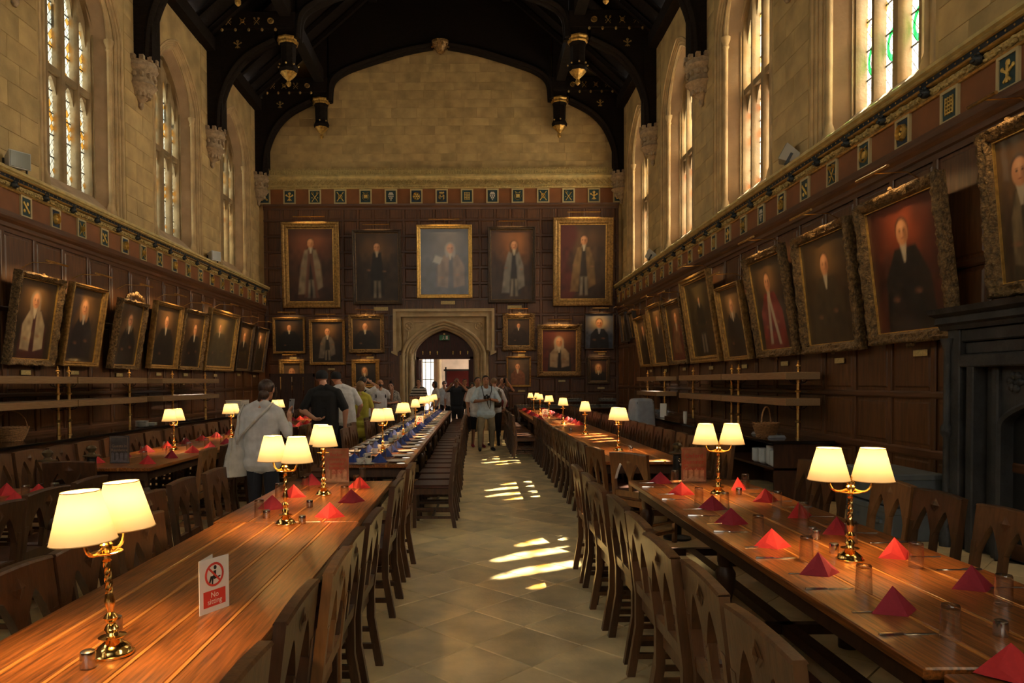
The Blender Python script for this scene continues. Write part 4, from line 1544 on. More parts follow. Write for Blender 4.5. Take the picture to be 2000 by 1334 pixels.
for i, (x, y, rz) in enumerate(((1204, 881, 1.72), (1141.7, 849, 1.46), (1098.3, 829, 1.6), (1071, 816, 1.2), (1052.8, 808, 1.5), (1040, 802.5, .15))):
    p = on_table(x, y)
    lamp(1.87 + (p[0] - 1.87) * .5, p[1], rz, 'two-shade brass lamp, %s on the far right tables' % ORD[i])
for i, (x, y, rz) in enumerate(((310, 880, 1.45), (447.5, 854.5, 1.43), (530, 834, 1.3), (597, 819, 1.62))):
    p = on_table(x, y)
    lamp(-4.03, p[1], rz, 'two-shade brass lamp, %s on the left wall row of tables' % ORD[i])

# ================================================================== TABLEWARE
def napkin_mesh(name, mat, w=.104, h=.098, d=.075):
    m = MB()
    vs = [(-w, -.01, 0), (0, -d, 0), (w, -.01, 0), (.0, d * .75, 0), (0, 0, h), (-w * .45, -d * .42, h * .30), (w * .45, -d * .42, h * .30)]
    m.add(vs, [(0, 5, 4), (5, 1, 4), (1, 6, 4), (6, 2, 4), (0, 1, 5), (1, 2, 6), (2, 3, 4), (3, 0, 4), (0, 3, 2, 1)])
    return m.mesh(name, mat)


NAP = {'red': napkin_mesh('folded_napkin', M['napkin_red']), 'crimson': napkin_mesh('folded_napkin', M['napkin_crimson']), 'blue': napkin_mesh('folded_napkin', M['napkin_blue'], .10, .105, .07)}
gl = MB()
gl.lathe([(.030, 0.0), (.034, 0.0), (.0305, .112), (.028, .120), (.0, .122)], 18, cap=False)
gl.lathe([(.0315, .001), (.0285, .100), (.0, .104)], 18, cap=False)
tumbler_me = gl.mesh('tumbler_wall', M['tumbler'], 50)
tumbler_lo = MB().lathe([(.032, 0), (.029, .112), (.001, .118)], 10, cap=False).mesh('tumbler_wall', M['tumbler'], 50)
foot_me = MB().lathe([(.0295, .107), (.0300, .113), (.0275, .119), (.018, .120)], 18, cap=False).mesh('tumbler_base', glass_mat('thick_glass', (.62, .55, .44), .03, .7), 50)
shaker_me = MB().lathe([(.022, 0), (.0235, .003), (.0235, .046), (.022, .052), (.016, .0555), (.002, .056)], 16).mesh('shaker_body', M['steel'], 40)
shk_top = MB().lathe([(.0215, .0525), (.016, .0562), (.002, .0567)], 14).mesh('shaker_top', plain('shaker_lid', (.25, .22, .2), .35, metal=1.0), 40)
kn = MB()
kn.loft([[(x, -w, .001), (x, w, .001), (x, w * .7, .001 + t), (x, -w * .7, .001 + t)] for x, w, t in ((-.105, .004, .006), (-.10, .0065, .008), (-.02, .005, .007), (-.012, .004, .005), (-.005, .0075, .003), (.07, .0085, .0025), (.10, .005, .0018), (.105, .001, .001))])
knife_me = kn.mesh('table_knife', M['steel'], 40)
fk = MB()
fk.loft([[(x, -w, z), (x, w, z), (x, w * .8, z + .003), (x, -w * .8, z + .003)] for x, w, z in ((-.10, .006, .002), (-.06, .004, .002), (.02, .003, .004), (.035, .011, .004), (.05, .012, .004))])
for k in range(4):
    yy = -.0095 + .0063 * k
    fk.loft([[(.05, yy - .0018, .004), (.05, yy + .0018, .004), (.05, yy + .0018, .0065), (.05, yy - .0018, .0065)], [(.092, yy - .0012, .010), (.092, yy + .0012, .010), (.092, yy + .0012, .0117), (.092, yy - .0012, .0117)]])
fork_me = fk.mesh('table_fork', M['steel'], 40)


def put(name, me, x, y, z, rz, label, cat, group=None):
    return tag(obj(name, me, None, (x, y, z), (0, 0, rz)), label, cat, group)


def tumbler(x, y, label, group=None, z=TZ, lo=False):
    t = thing('upturned_tumbler', label, 'glass', (x, y, z), random.uniform(0, 6), group)
    obj('wall', tumbler_lo if lo else tumbler_me, t)
    if not lo:
        obj('thick_base', foot_me, t)
    return t


def shaker(x, y, label, z=TZ):
    t = thing('salt_shaker', label, 'shaker', (x, y, z), 0, 'steel salt and pepper shakers')
    obj('body', shaker_me, t)
    obj('perforated_top', shk_top, t)


# near right table: aisle-side and wall-side places, listed from the far end
LEFTP = [(1290, 943), (1331, 965), (1391, 994), (1427.6, 1022), (1507, 1067), (1598, 1119), (1742.7, 1193), (1974, 1318)]
RIGHTP = [(1440.6, 955), (1494, 979), (1560, 1009), (1634, 1041), (1746.5, 1087), (1896.8, 1147)]
for side, lst, sg in (('aisle', LEFTP, 1), ('wall', RIGHTP, -1)):
    for i, (x, y) in enumerate(lst):
        k = len(lst) - 1 - i
        p = on_table(x, y)
        tone = 'red' if (i % 3 == 1 or (sg < 0 and i % 2 == 0)) else 'crimson'
        put('folded_napkin', NAP[tone], p[0], p[1], TZ, random.uniform(-.35, .35) + (0 if sg > 0 else .3), '%s napkin peak, %s from camera on the %s side of near right table' % (tone, ORD[k], side), 'napkin', 'red napkins on the near right table')
        ex_ = 1.385 + .105 + .02 if sg > 0 else 2.39 - .125
        if p[1] > 2.3:
            put('table_fork', fork_me, ex_ + (.03 * sg), p[1] - .02, TZ, (0 if sg > 0 else PI) + random.uniform(-.06, .06), 'steel fork beside the %s napkin on the %s side of near right table' % (ORD[k], side), 'fork', 'forks on the near right table')
            if p[1] - .26 > 2.3:
                put('table_knife', knife_me, ex_, p[1] - .26, TZ, (0 if sg > 0 else PI) + random.uniform(-.06, .06), 'steel knife beside the %s napkin on the %s side of near right table' % (ORD[k], side), 'knife', 'knives on the near right table')
LG = [(1318, 945), (1365, 984), (1414.7, 994.5), (1480.6, 1046), (1575, 1095), (1687, 1158), (1856, 1248)]
RG = [(1455.6, 953.6), (1518, 992), (1569.5, 1017), (1662, 1060), (1789, 1108), (1960, 1181)]
for side, lst in (('aisle', LG), ('wall', RG)):
    for i, (x, y) in enumerate(lst):
        p = on_table(x, y)
        tumbler(p[0], p[1], 'clear upturned tumbler, %s from camera on the %s side of near right table' % (ORD[len(lst) - 1 - i], side), 'tumblers on the near right table')
for (x, y), lab in (((1586.7, 1047), 'rear steel shaker of the pair before the near right lamp'), ((1594.5, 1053), 'front steel shaker of the pair before the near right lamp'), ((1629, 1081), 'steel shaker touching the base of the near right lamp'), ((1954.5, 1242), 'steel shaker alone near the right edge of the photo'), ((1443, 966), 'small steel shaker near the far end of the near right table')):
    p = on_table(x, y)
    shaker(p[0], p[1], lab)
# short left table
for i, (x, y) in enumerate([(532, 993), (574, 970), (609, 946), (644.5, 1009), (686, 980), (702.6, 952)]):
    p = on_table(x, y)
    put('folded_napkin', NAP['red' if i % 2 else 'crimson'] if i != 3 else NAP['red'], p[0], p[1], TZ, random.uniform(-.4, .4), 'red paper napkin on the short left table, %s on its %s side' % (ORD[i % 3], 'wall' if i < 3 else 'aisle'), 'napkin', 'red napkins on the short left table')
for i, (x, y) in enumerate([(506.6, 1011), (545.6, 974), (596.7, 958), (673.5, 980), (697, 956), (708, 939)]):
    p = on_table(x, y)
    tumbler(p[0], p[1], 'clear upturned tumbler on the short left table, %s on its %s side' % (ORD[i % 3], 'wall' if i < 3 else 'aisle'), 'tumblers on the short left table')
for (x, y), lab in (((521, 1012), 'steel shaker beside a tumbler on the short left table'), ((605, 991), 'steel shaker in the middle of the short left table'), ((590.5, 1023), 'steel shaker right of the lamp ending the bare left table'), ((172, 1304), 'steel shaker in front of the nearest lamp'), ((226, 1232), 'steel shaker half hidden behind the nearest lamp')):
    p = on_table(x, y)
    shaker(p[0], p[1], lab)
# left edge table and left wall row
for i, (x, y) in enumerate(((14, 966), (76, 968), (30, 985))):
    p = on_table(x, y)
    put('folded_napkin', NAP['red'], p[0], p[1], TZ, .2 * i, 'red napkin on the left edge table, %s' % ('leftmost', 'rightmost, by the glass', 'in front of the leftmost one')[i], 'napkin', 'red napkins on the left edge table')
for i, (x, y) in enumerate(((50, 978), (108, 972))):
    p = on_table(x, y)
    tumbler(p[0], p[1], 'clear upturned tumbler on the left edge table, %s one' % ('left', 'right')[i], 'tumblers on the left edge table')
for sd, xx in (('inner', -3.66), ('wall', -4.30)):
    for i in range(22):
        y = 7.95 + .63 * i + (.1 if sd == 'wall' else 0)
        put('folded_napkin', NAP['red' if (i * 3 + (sd == 'wall')) % 5 < 2 else 'crimson'], xx, y, TZ, random.uniform(-.5, .5), 'red napkin on the left wall row, %s along the %s side' % (ORD[i], sd), 'napkin', 'red napkins on the left wall row')
        tumbler(xx + (-.14 if sd == 'inner' else .14), y + .22, 'clear tumbler on the left wall row, %s along the %s side' % (ORD[i], sd), 'tumblers on the left wall row', lo=i > 5)
# blue tables
plate_me = MB().lathe([(.05, 0), (.06, .004), (.095, .013), (.118, .017), (.118, .020), (.09, .016), (.055, .008), (.001, .007)], 24).mesh('dinner_plate', M['white'], 50)
cup = MB().lathe([(.022, 0), (.026, .004), (.040, .03), (.042, .058), (.039, .058), (.036, .03), (.001, .008)], 14)
cup.tube([(.040, 0, .048), (.058, 0, .046), (.062, 0, .032), (.052, 0, .018), (.038, 0, .018)], .004, 5)
cup_me = cup.mesh('cup_body', M['white'], 50)
saucer_me = MB().lathe([(.03, 0), (.045, .003), (.072, .010), (.072, .013), (.04, .007), (.001, .006)], 18).mesh('saucer', M['white'], 50)
for sd, ex_, sg in (('aisle', -.73, -1), ('far', -1.70, 1)):
    for i in range(25):
        y = 8.0 + .575 * i
        put('dinner_plate', plate_me, ex_ + sg * .16, y, TZ, 0, 'white dinner plate on the blue-napkin tables, %s along the %s side' % (ORD[i], sd), 'plate', 'dinner plates on the blue-napkin tables')
        put('folded_napkin', NAP['blue'], ex_ + sg * .34, y + random.uniform(-.04, .04), TZ, random.uniform(-.4, .4), 'dark blue napkin peak on the blue-napkin tables, %s along the %s side' % (ORD[i], sd), 'napkin', 'blue napkins on the long tables')
        tumbler(ex_ + sg * .33, y + .24, 'clear tumbler on the blue-napkin tables, %s along the %s side' % (ORD[i], sd), 'tumblers on the blue-napkin tables', lo=i > 3)
        if i < 12:
            put('table_knife', knife_me, ex_ + sg * .14, y - .17, TZ, 0 if sg > 0 else PI, 'steel knife on the blue-napkin tables, %s along the %s side' % (ORD[i], sd), 'knife', 'knives on the blue-napkin tables')
        if sd == 'far' or i % 3 == 0:
            c = thing('teacup', 'white cup and saucer on the blue-napkin tables, %s along the %s side' % (ORD[i], sd), 'cup', (ex_ + sg * .44, y - .22, TZ), random.uniform(0, 6), 'cups on the blue-napkin tables')
            obj('saucer', saucer_me, c)
            obj('cup', cup_me, c, (0, 0, .007))
# far right tables: napkins only on the far half
for sd, xx in (('aisle', 1.56), ('wall', 2.16)):
    for i in range(14):
        y = 14.7 + .6 * i
        if sd == 'aisle' and y < 16.6:
            continue
        put('folded_napkin', NAP['red' if i % 3 == 0 else 'crimson'], xx, y, TZ, random.uniform(-.3, .3), 'red napkin on the far right tables, %s along the %s side' % (ORD[i], sd), 'napkin', 'red napkins on the far right tables')
        tumbler(xx + (.14 if sd == 'aisle' else -.14), y + .2, 'clear tumbler on the far right tables, %s along the %s side' % (ORD[i], sd), 'tumblers on the far right tables', lo=True)
for (x, y), lab in (((1230, 878), 'rear shaker of the pair beside the first far right lamp'), ((1233, 881), 'front shaker of the pair beside the first far right lamp'), ((1115, 842), 'small shaker beside the second far right lamp')):
    p = on_table(x, y)
    shaker(p[0], p[1], lab)
bc = on_table(725, 901)
cd = put('condiment_caddy', MB().box(-.05, .05, -.03, .03, 0, .008).box(-.05, -.046, -.03, .03, 0, .055).box(.046, .05, -.03, .03, 0, .055).lathe([(.018, .008), (.018, .06), (.01, .065)], 10, (-.022, 0, 0)).lathe([(.018, .008), (.018, .06), (.01, .065)], 10, (.022, 0, 0)).mesh('condiment_caddy', M['black'], 40), bc[0], bc[1], TZ, 0,
         'small dark condiment caddy at the near end of the blue-napkin tables', 'caddy')


# ---- printed cards and acrylic signs
def text(body, size, mat, parent, loc, rot, align='CENTER', name='lettering'):
    cu = bpy.data.curves.new(name, 'FONT')
    cu.body = body
    cu.size = size
    cu.align_x = align
    cu.align_y = 'CENTER'
    cu.extrude = .0003
    cu.resolution_u = 3
    cu.materials.append(mat)
    tmp = bpy.data.objects.new(name, cu)
    COL.objects.link(tmp)
    bpy.context.view_layer.update()
    me = bpy.data.meshes.new_from_object(tmp.evaluated_get(bpy.context.evaluated_depsgraph_get()))
    bpy.data.objects.remove(tmp)
    o = bpy.data.objects.new(name, me)
    COL.objects.link(o)
    o.parent = parent
    o.location = loc
    o.rotation_euler = rot
    return o


def tent_card(loc, rz, label, full=True):
    """folded white card, front face towards local -y"""
    t = thing('tent_card', label, 'sign', loc, rz, 'no sitting cards')
    w, h = .074, .21
    MB().hexa([(-w, -.0012, 0), (w, -.0012, 0), (w, .0, 0), (-w, .0, 0), (-w, -.0012, h), (w, -.0012, h), (w, 0, h), (-w, 0, h)]).build('front_leaf', M['paper'], t)
    MB().hexa([(-w, 0, 0), (w - .03, .055, 0), (w - .03, .0562, 0), (-w, .0012, 0), (-w, 0, h), (w - .03, .055, h), (w - .03, .0562, h), (-w, .0012, h)]).build('folded_leaf', M['paper'], t)
    MB().box(-.055, .055, -.0020, -.0013, .022, .085).build('red_panel', M['red_print'], t)
    r = MB()
    n = 28
    c = (0, .145)
    for i in range(n):
        a, b = 2 * PI * i / n, 2 * PI * (i + 1) / n
        r.prism([(c[0] + q_ * math.cos(z_), c[1] + q_ * math.sin(z_)) for q_, z_ in ((.047, a), (.047, b), (.038, b), (.038, a))], 'y', -.0022, -.0013)
    r.prism([(-.032, .172), (-.026, .177), (.032, .118), (.026, .113)][::-1], 'y', -.0024, -.0013)
    r.build('prohibition_ring', M['red_print'], t)
    if full:
        k = MB()
        k.prism([(.004 + .0075 * math.cos(i * PI / 5), .172 + .0085 * math.sin(i * PI / 5)) for i in range(10)], 'y', -.0018, -.0012)
        for pts in ([(-.004, .160), (.009, .160), (.008, .134), (-.006, .134)], [(.008, .143), (-.014, .140), (-.014, .130), (.006, .134)], [(-.018, .142), (-.010, .138), (-.024, .108), (-.029, .112)], [(-.013, .136), (-.005, .136), (-.007, .106), (-.013, .106)], [(-.004, .132), (.03, .136), (.03, .131), (-.004, .126)]):
            k.prism(pts, 'y', -.0018, -.0012)
        k.build('sitting_figure', M['ink'], t)
        text('No', .030, M['paper'], t, (0, -.0024, .066), (PI / 2, 0, 0))
        text('sitting', .030, M['paper'], t, (0, -.0024, .041), (PI / 2, 0, 0))
    return t


a, b = px(390, 1204, Z=TZ), px(447, 1183, Z=TZ)
dv = b - a
tent_card(((a + b) / 2).to_tuple(), math.atan2(dv.y, dv.x), 'white no-sitting card with red symbol on the bare left table')
p = on_table(820, 832)
tent_card((p[0], p[1], TZ), .1, 'small no-sitting card with red symbol on the blue-napkin tables', True)
p = on_table(1065, 816)
tent_card((p[0], p[1], TZ), -.05, 'small no-sitting card with red symbol on the far right tables', True)
M['acrylic_red'] = plain('acrylic_sheet_warm', (.36, .18, .10), .15, coat=1.0, var=.25, scale=12)
M['acrylic_grey'] = plain('acrylic_sheet_grey', (.085, .075, .075), .15, coat=1.0, var=.3, scale=12)
M['acrylic_pale'] = plain('acrylic_picture', (.56, .33, .20), .2, var=.25, scale=30)
M['acrylic_pale2'] = plain('acrylic_picture_grey', (.17, .155, .175), .2, var=.25, scale=30)
M['sign_text_red'] = plain('sign_text_red', (.40, .030, .020), .5)
M['sign_text_tan'] = plain('sign_text_tan', (.30, .20, .11), .5)


def acrylic(x, y, rz, lines, label, warm=True):
    p = on_table(x, y)
    t = thing('acrylic_sign', label, 'sign', (p[0], p[1], TZ), rz, 'acrylic table signs')
    MB().box(-.11, .11, -.004, .0, 0, .31).build('sheet', M['acrylic_red' if warm else 'acrylic_grey'], t)
    MB().box(-.11, .11, -.02, .06, 0, .004).build('foot', M['tumbler'], t)
    pic = MB()
    for i in range(4):
        x0 = -.095 + .05 * i
        pic.prism([(x0, .03), (x0 + .035, .03), (x0 + .035, .11), (x0 + .0175, .125), (x0, .11)], 'y', -.0052, -.004)
    pic.prism([(-.10, .012), (.10, .012), (.10, .02), (.0, .055), (-.10, .02)], 'y', -.0056, -.004)
    pic.build('printed_picture', M['acrylic_pale' if warm else 'acrylic_pale2'], t)
    bd = MB()
    for x0, x1, z0, z1 in ((-.098, -.095, .02, .295), (.095, .098, .02, .295), (-.098, .098, .292, .295)):
        bd.box(x0, x1, -.0055, -.004, z0, z1)
    bd.build('printed_border', M['sign_text_red' if warm else 'sign_text_tan'], t)
    for s_, z, sz in lines:
        text(s_, sz, M['sign_text_red' if warm else 'sign_text_tan'], t, (0, -.0062, z), (PI / 2, 0, 0))
    return t


acrylic(658, 943, -.02, [('Becker', .252, .042), ('University', .212, .042), ('Summer', .172, .042), ('Institute', .132, .042), ('2019', .092, .046)], 'clear acrylic sign with red lettering, Institute 2019, on the short left table')
acrylic(1355, 942, .0, [('Oxford', .235, .052), ('Summer', .180, .052), ('Courses', .125, .052)], 'clear acrylic sign with red lettering, Oxford Summer Courses, near right table')
acrylic(234, 905, .0, [('Guests in', .195, .045), ('Residence', .150, .045)], 'grey acrylic sign reading Guests in Residence on the left wall row', False)

# ================================================================== SERVING COUNTERS AND GANTRIES
CZ = .82


def counter(name, label, x0, x1, y0, y1, front, open_bay=None):
    t = thing(name, label, 'counter', ((x0 + x1) / 2, (y0 + y1) / 2, 0))
    w, l = (x1 - x0) / 2, (y1 - y0) / 2
    MB().box(-w, w, -l, l, CZ - .045, CZ, .008).build('worktop', M['counter'], t)
    b0, b1 = (-w + .03, w - .05) if front > 0 else (-w + .05, w - .03)
    ya = -l + .04
    if open_bay:
        yb = -l + open_bay
        MB().box(b0, b1, ya, ya + .03, 0, CZ - .045).build('end_board', M['counter_body'], t)
        MB().box(b0, b1, ya, yb, .42, .45).build('shelf', M['counter_body'], t)
        MB().box(*((b0, b0 + .03) if front > 0 else (b1 - .03, b1)), ya, yb, 0, CZ - .045).build('back_board', M['counter_body'], t)
        ya = yb
    MB().box(b0, b1, ya, l - .02, 0, CZ - .045).build('carcass', M['counter_body'], t)
    n = max(1, int((l - ya) / .62))
    st = (l - .02 - ya) / n
    xf = b1 if front > 0 else b0
    for i in range(n):
        MB().box(*sorted((xf, xf + .015 * front)), ya + i * st + .03, ya + (i + 1) * st - .03, .10, CZ - .10, .008).build('front_panel', M['counter_body'], t)
    return t


counter('serving_counter', 'long black-topped serving counter along the left wall', -6.98, -6.03, 5.4, 21.0, 1)
counter('serving_counter', 'long dark serving counter along the right wall with bowls below', 3.95, 4.80, 9.45, 19.6, -1, open_bay=2.2)


def gantry(label, x, ya, yb, poles, out):
    """brass poles carrying two bronze heat-lamp shelves; out = direction of the room"""
    t = thing('heated_gantry', label, 'gantry', (x, ya, CZ), 0, 'brass food gantries')
    for za, zb in ((1.635, 1.74), (1.275, 1.38)):
        MB().box(-.24, .24, 0, yb - ya, za - CZ, zb - CZ, .006).build('shelf', M['gantry'], t)
    for py in poles:
        y = py - ya
        p = MB()
        p.lathe([(.034, 0), (.034, .012), (.026, .018), (.024, .20), (.023, .21), (.038, .222), (.040, .236), (.023, .252), (.023, .455)], 12, (0, y, 0))
        p.lathe([(.023, .56), (.023, .635), (.038, .648), (.040, .662), (.023, .676), (.023, .815)], 12, (0, y, 0))
        p.lathe([(.018, .92), (.014, .945), (.024, .96), (.014, .975), (.012, .99), (.034, 1.006), (.034, 1.014), (.012, 1.03), (.018, 1.045), (.008, 1.06), (.012, 1.075), (.002, 1.09)], 12, (0, y, 0))
        p.build('pole', M['brass_old'], t, smooth=45)
        for zz in (.815, .455):
            b = MB()
            for s in (-1, 1):
                b.tube([(s * (.02 + .1 * math.sin(k * PI / 12)), y, zz - .055 + .055 * (1 - math.cos(k * PI / 12))) for k in range(7)], .006, 5)
                b.tube([(0, y + s * (.02 + .1 * math.sin(k * PI / 12)), zz - .055 + .055 * (1 - math.cos(k * PI / 12))) for k in range(7)], .006, 5)
            b.build('bracket', M['black'], t)
    return t


gantry('brass food gantry on the left counter, cut by the photo edge', -6.45, 8.2, 11.14, [8.6, 11.02], 1)
gantry('brass food gantry in the middle of the left counter', -6.45, 11.17, 13.5, [11.32, 13.3], 1)
gantry('brass food gantry at the far end of the left counter, its lamps lit', -6.45, 14.2, 17.3, [15.2, 17.05], 1)
gantry('brass food gantry nearest on the right counter', 4.50, 9.75, 12.30, [9.9, 12.13], -1)
gantry('brass food gantry in the middle of the right counter', 4.50, 12.33, 14.85, [12.45, 14.65], -1)
gantry('brass food gantry at the far end of the right counter above the glasses', 4.50, 16.7, 18.7, [16.85, 18.5], -1)
for gx, gy, n in ((-6.45, 15.75, 3), (4.50, 17.7, 2)):      # heat lamps burning under two of the upper shelves
    for k in range(n):
        hl = bpy.data.lights.new('heat_lamp', 'SPOT')
        hl.energy = 14
        hl.spot_size = 1.9
        hl.color = (.80, .88, 1.0)
        hl.shadow_soft_size = .03
        ho = bpy.data.objects.new('heat_lamp', hl)
        COL.objects.link(ho)
        ho.location = (gx, gy + .42 * k, 1.60)
        hb = thing('heat_lamp_bulb', '%s lit heat lamp under the far %s gantry shelf' % (ORD[k], 'left' if gx < 0 else 'right'), 'lamp', (gx, gy + .42 * k, 1.60))
        MB().lathe([(.03, .035), (.045, .0)], 12, cap=False).build('reflector', M['steel'], hb, smooth=40)
        em_ = plain('lit_lens', (1, 1, 1), .3)
        bs = em_.node_tree.nodes['Principled BSDF']
        bs.inputs['Emission Color'].default_value = (.85, .92, 1, 1)
        bs.inputs['Emission Strength'].default_value = 6
        MB().lathe([(.001, .01), (.04, .008), (.04, .004), (.001, .002)], 12).build('lens', em_, hb)


def basket(label, loc, rz, r=.21, lo=.8):
    t = thing('wicker_basket', label, 'basket', loc, rz, 'wicker bread baskets')
    b = MB()
    n = 26
    for k in range(11):
        z = .012 + .016 * k
        rr = r * (.66 + .34 * (k / 10) ** .8)
        b.tube([((rr + .005 * (1 if (i + k) % 2 else -1)) * math.cos(2 * PI * i / n) * 1.08, (rr + .005 * (1 if (i + k) % 2 else -1)) * math.sin(2 * PI * i / n) * lo, z) for i in range(n)], .009, 5, closed=True)
    b.build('woven_wall', M['wicker'], t, smooth=60)
    MB().lathe([(r * .68, .004), (r * .68, .014)], 20).build('base', M['wicker'], t)
    s = MB()
    for i in range(n):
        a = 2 * PI * i / n
        s.tube([(r * .66 * math.cos(a) * 1.08, r * .66 * math.sin(a) * lo, 0), (r * 1.0 * math.cos(a) * 1.08, r * math.sin(a) * lo, .19)], .006, 4)
    s.build('stakes', M['wicker'], t)
    rm = MB()
    for f in (0, PI):
        rm.tube([(r * 1.02 * math.cos(2 * PI * i / 40) * 1.08, r * 1.02 * math.sin(2 * PI * i / 40) * lo, .195 + .008 * math.sin(10 * 2 * PI * i / 40 + f)) for i in range(40)], .010, 5, closed=True)
    rm.build('braided_rim', M['wicker'], t, smooth=60)
    h = MB()
    for f in (0, PI):
        h.tube([(r * .98 * 1.08 * math.cos(PI * i / 16), .006 * math.sin(i * 1.6 + f), .19 + .24 * math.sin(PI * i / 16)) for i in range(17)], .009, 5)
    h.build('hoop_handle', M['wicker'], t, smooth=60)
    return t


p = px(22, 862, Z=CZ)
basket('wicker basket with hoop handle on the left counter', (p.x, p.y, CZ), 1.1)
p = px(1488, 855, Z=CZ)
basket('wicker basket with hoop handle on the right counter', (p.x + .1, p.y + .1, CZ), .9)

# bowls stacked on the shelf under the right counter
bowl_me = MB().lathe([(.03, 0), (.05, .003), (.082, .03), (.086, .05), (.083, .05), (.06, .018), (.001, .01)], 18).mesh('bowl', M['china_blue'], 50)
for k, (bx, by, n) in enumerate(((4.08, 9.62, 10), (4.12, 9.83, 13), (4.10, 10.05, 10), (4.35, 9.70, 12), (4.10, 10.28, 9), (4.36, 10.0, 11))):
    for j in range(n):
        put('bowl', bowl_me, bx, by, .45 + j * .019, 0, 'white bowl, %s from the bottom of the %s stack under the right counter' % (ORD[j].replace('nearest', 'first').replace('second first', 'second'), ('nearest front', 'second front', 'third front', 'nearer rear', 'farthest front', 'farther rear')[k]), 'bowl', 'bowls in the %s stack' % ('first', 'second', 'third', 'fourth', 'fifth', 'sixth')[k])
# goblets, cups and boxes on the right counter
gob_me = MB().lathe([(.03, 0), (.032, .003), (.006, .008), (.005, .07), (.02, .085), (.036, .12), (.035, .16)], 12, cap=False).mesh('wine_goblet', glass_mat('goblet_glass', (.92, .95, 1), .03, .6), 50)
rs = random.Random(4)
for i in range(24):
    put('wine_goblet', gob_me, 4.12 + .10 * (i % 4) + rs.uniform(-.02, .02), 15.9 + .14 * (i // 4) + rs.uniform(-.03, .03), CZ, 0, 'stemmed glass on the right counter, %s row from the near end, %s from the room' % (ORD[i // 4].replace('nearest', 'first').replace('second first', 'second'), ORD[i % 4].replace('nearest', 'first').replace('second first', 'second')), 'glass', 'crowd of goblets on the right counter')
mb_ = thing('menu_box', 'tall narrow white menu card beside the goblets on the right counter', 'menu card', (4.14, 15.6, CZ), -.5)
MB().box(-.07, .07, -.02, .02, 0, .32, .003).build('card', M['paper'], mb_)
MB().box(-.08, .08, -.03, .03, 0, .012).build('foot', M['steel'], mb_)
for k in range(3):
    t = thing('cutlery_tray', 'low wooden tray on the right counter, %s of three' % ORD[k], 'tray', (4.16 + .02 * k, 14.1 + .42 * k, CZ), .05)
    MB().box(-.16, .16, -.18, .18, 0, .012).build('floor_board', M['chair_mid'], t)
    MB().box(-.16, .16, -.18, -.165, .012, .07).box(-.16, .16, .165, .18, .012, .07).box(-.16, -.145, -.165, .165, .012, .07).box(.145, .16, -.165, .165, .012, .07).build('rim_board', M['chair_mid'], t)
pc_me = MB().lathe([(.030, 0), (.040, .10), (.037, .10), (.028, .006)], 14, cap=False).mesh('paper_cup', M['white'], 50)
for j in range(6):
    put('paper_cup', pc_me, 4.06, 13.72, CZ + .024 * j, 0, 'white paper cup, %s from the bottom of the stack on the right counter' % ORD[j].replace('nearest', 'first').replace('second first', 'second'), 'cup', 'stack of paper cups')
for k, (x, y, n) in enumerate(((-6.2, 13.25, 9), (-6.2, 13.6, 5))):
    for j in range(n):
        put('side_plate', plate_me, x, y, CZ + .0125 * j, 0, 'white plate, %s from the bottom of the %s pile on the left counter' % (ORD[j].replace('nearest', 'first').replace('second first', 'second'), ('taller', 'lower')[k]), 'plate', 'plates in the %s pile' % ('taller', 'lower')[k])
t = thing('steel_tray', 'flat steel tray lying under the far left gantry', 'tray', (-6.25, 15.6, CZ), 0)
MB().box(-.16, .16, -.45, .45, 0, .05, .01).build('pan', M['steel'], t)
for k in range(3):
    t = thing('food_box', 'white plastic food box on the far left counter, %s of its pile' % ('bottom', 'middle', 'top')[k], 'box', (-6.2, 18.6, CZ + .125 * k), .02 * k, 'white boxes on the left counter')
    MB().box(-.2, .2, -.35, .35, 0, .105, .012).build('tub', M['white'], t)
    MB().box(-.21, .21, -.36, .36, .105, .12, .006).build('lid', M['white'], t)
for k in range(2):
    t = thing('linen_fold', 'folded grey cloth on the right counter, %s' % ('behind the basket', 'before the basket')[k], 'cloth', (4.32 - .1 * k, 10.75 - .5 * k - .15, CZ), .1)
    for j in range(3):
        MB().box(-.13 + .006 * j, .13 - .006 * j, -.16 + .006 * j, .16 - .006 * j, .012 * j, .012 * j + .011, .005).build('fold', M['cloth'], t)
# grey crates by the fireplace
for k in range(2):
    t = thing('storage_crate', '%s grey plastic crate of the pile beside the fireplace' % ('lower', 'upper')[k], 'crate', (4.42, 7.52, .345 * k), 0, 'grey crates by the fireplace')
    MB().box(-.26, .26, -.44, .44, 0, .33, .015).build('tub', M['grey_crate'], t)
    MB().box(-.275, .275, -.455, .455, .27, .335, .01).build('rim', M['grey_crate'], t)
    for s in (-1, 1):
        MB().box(-.29, -.26, s * .22 - .06, s * .22 + .06, .16, .2).build('handle', M['grey_crate'], t)

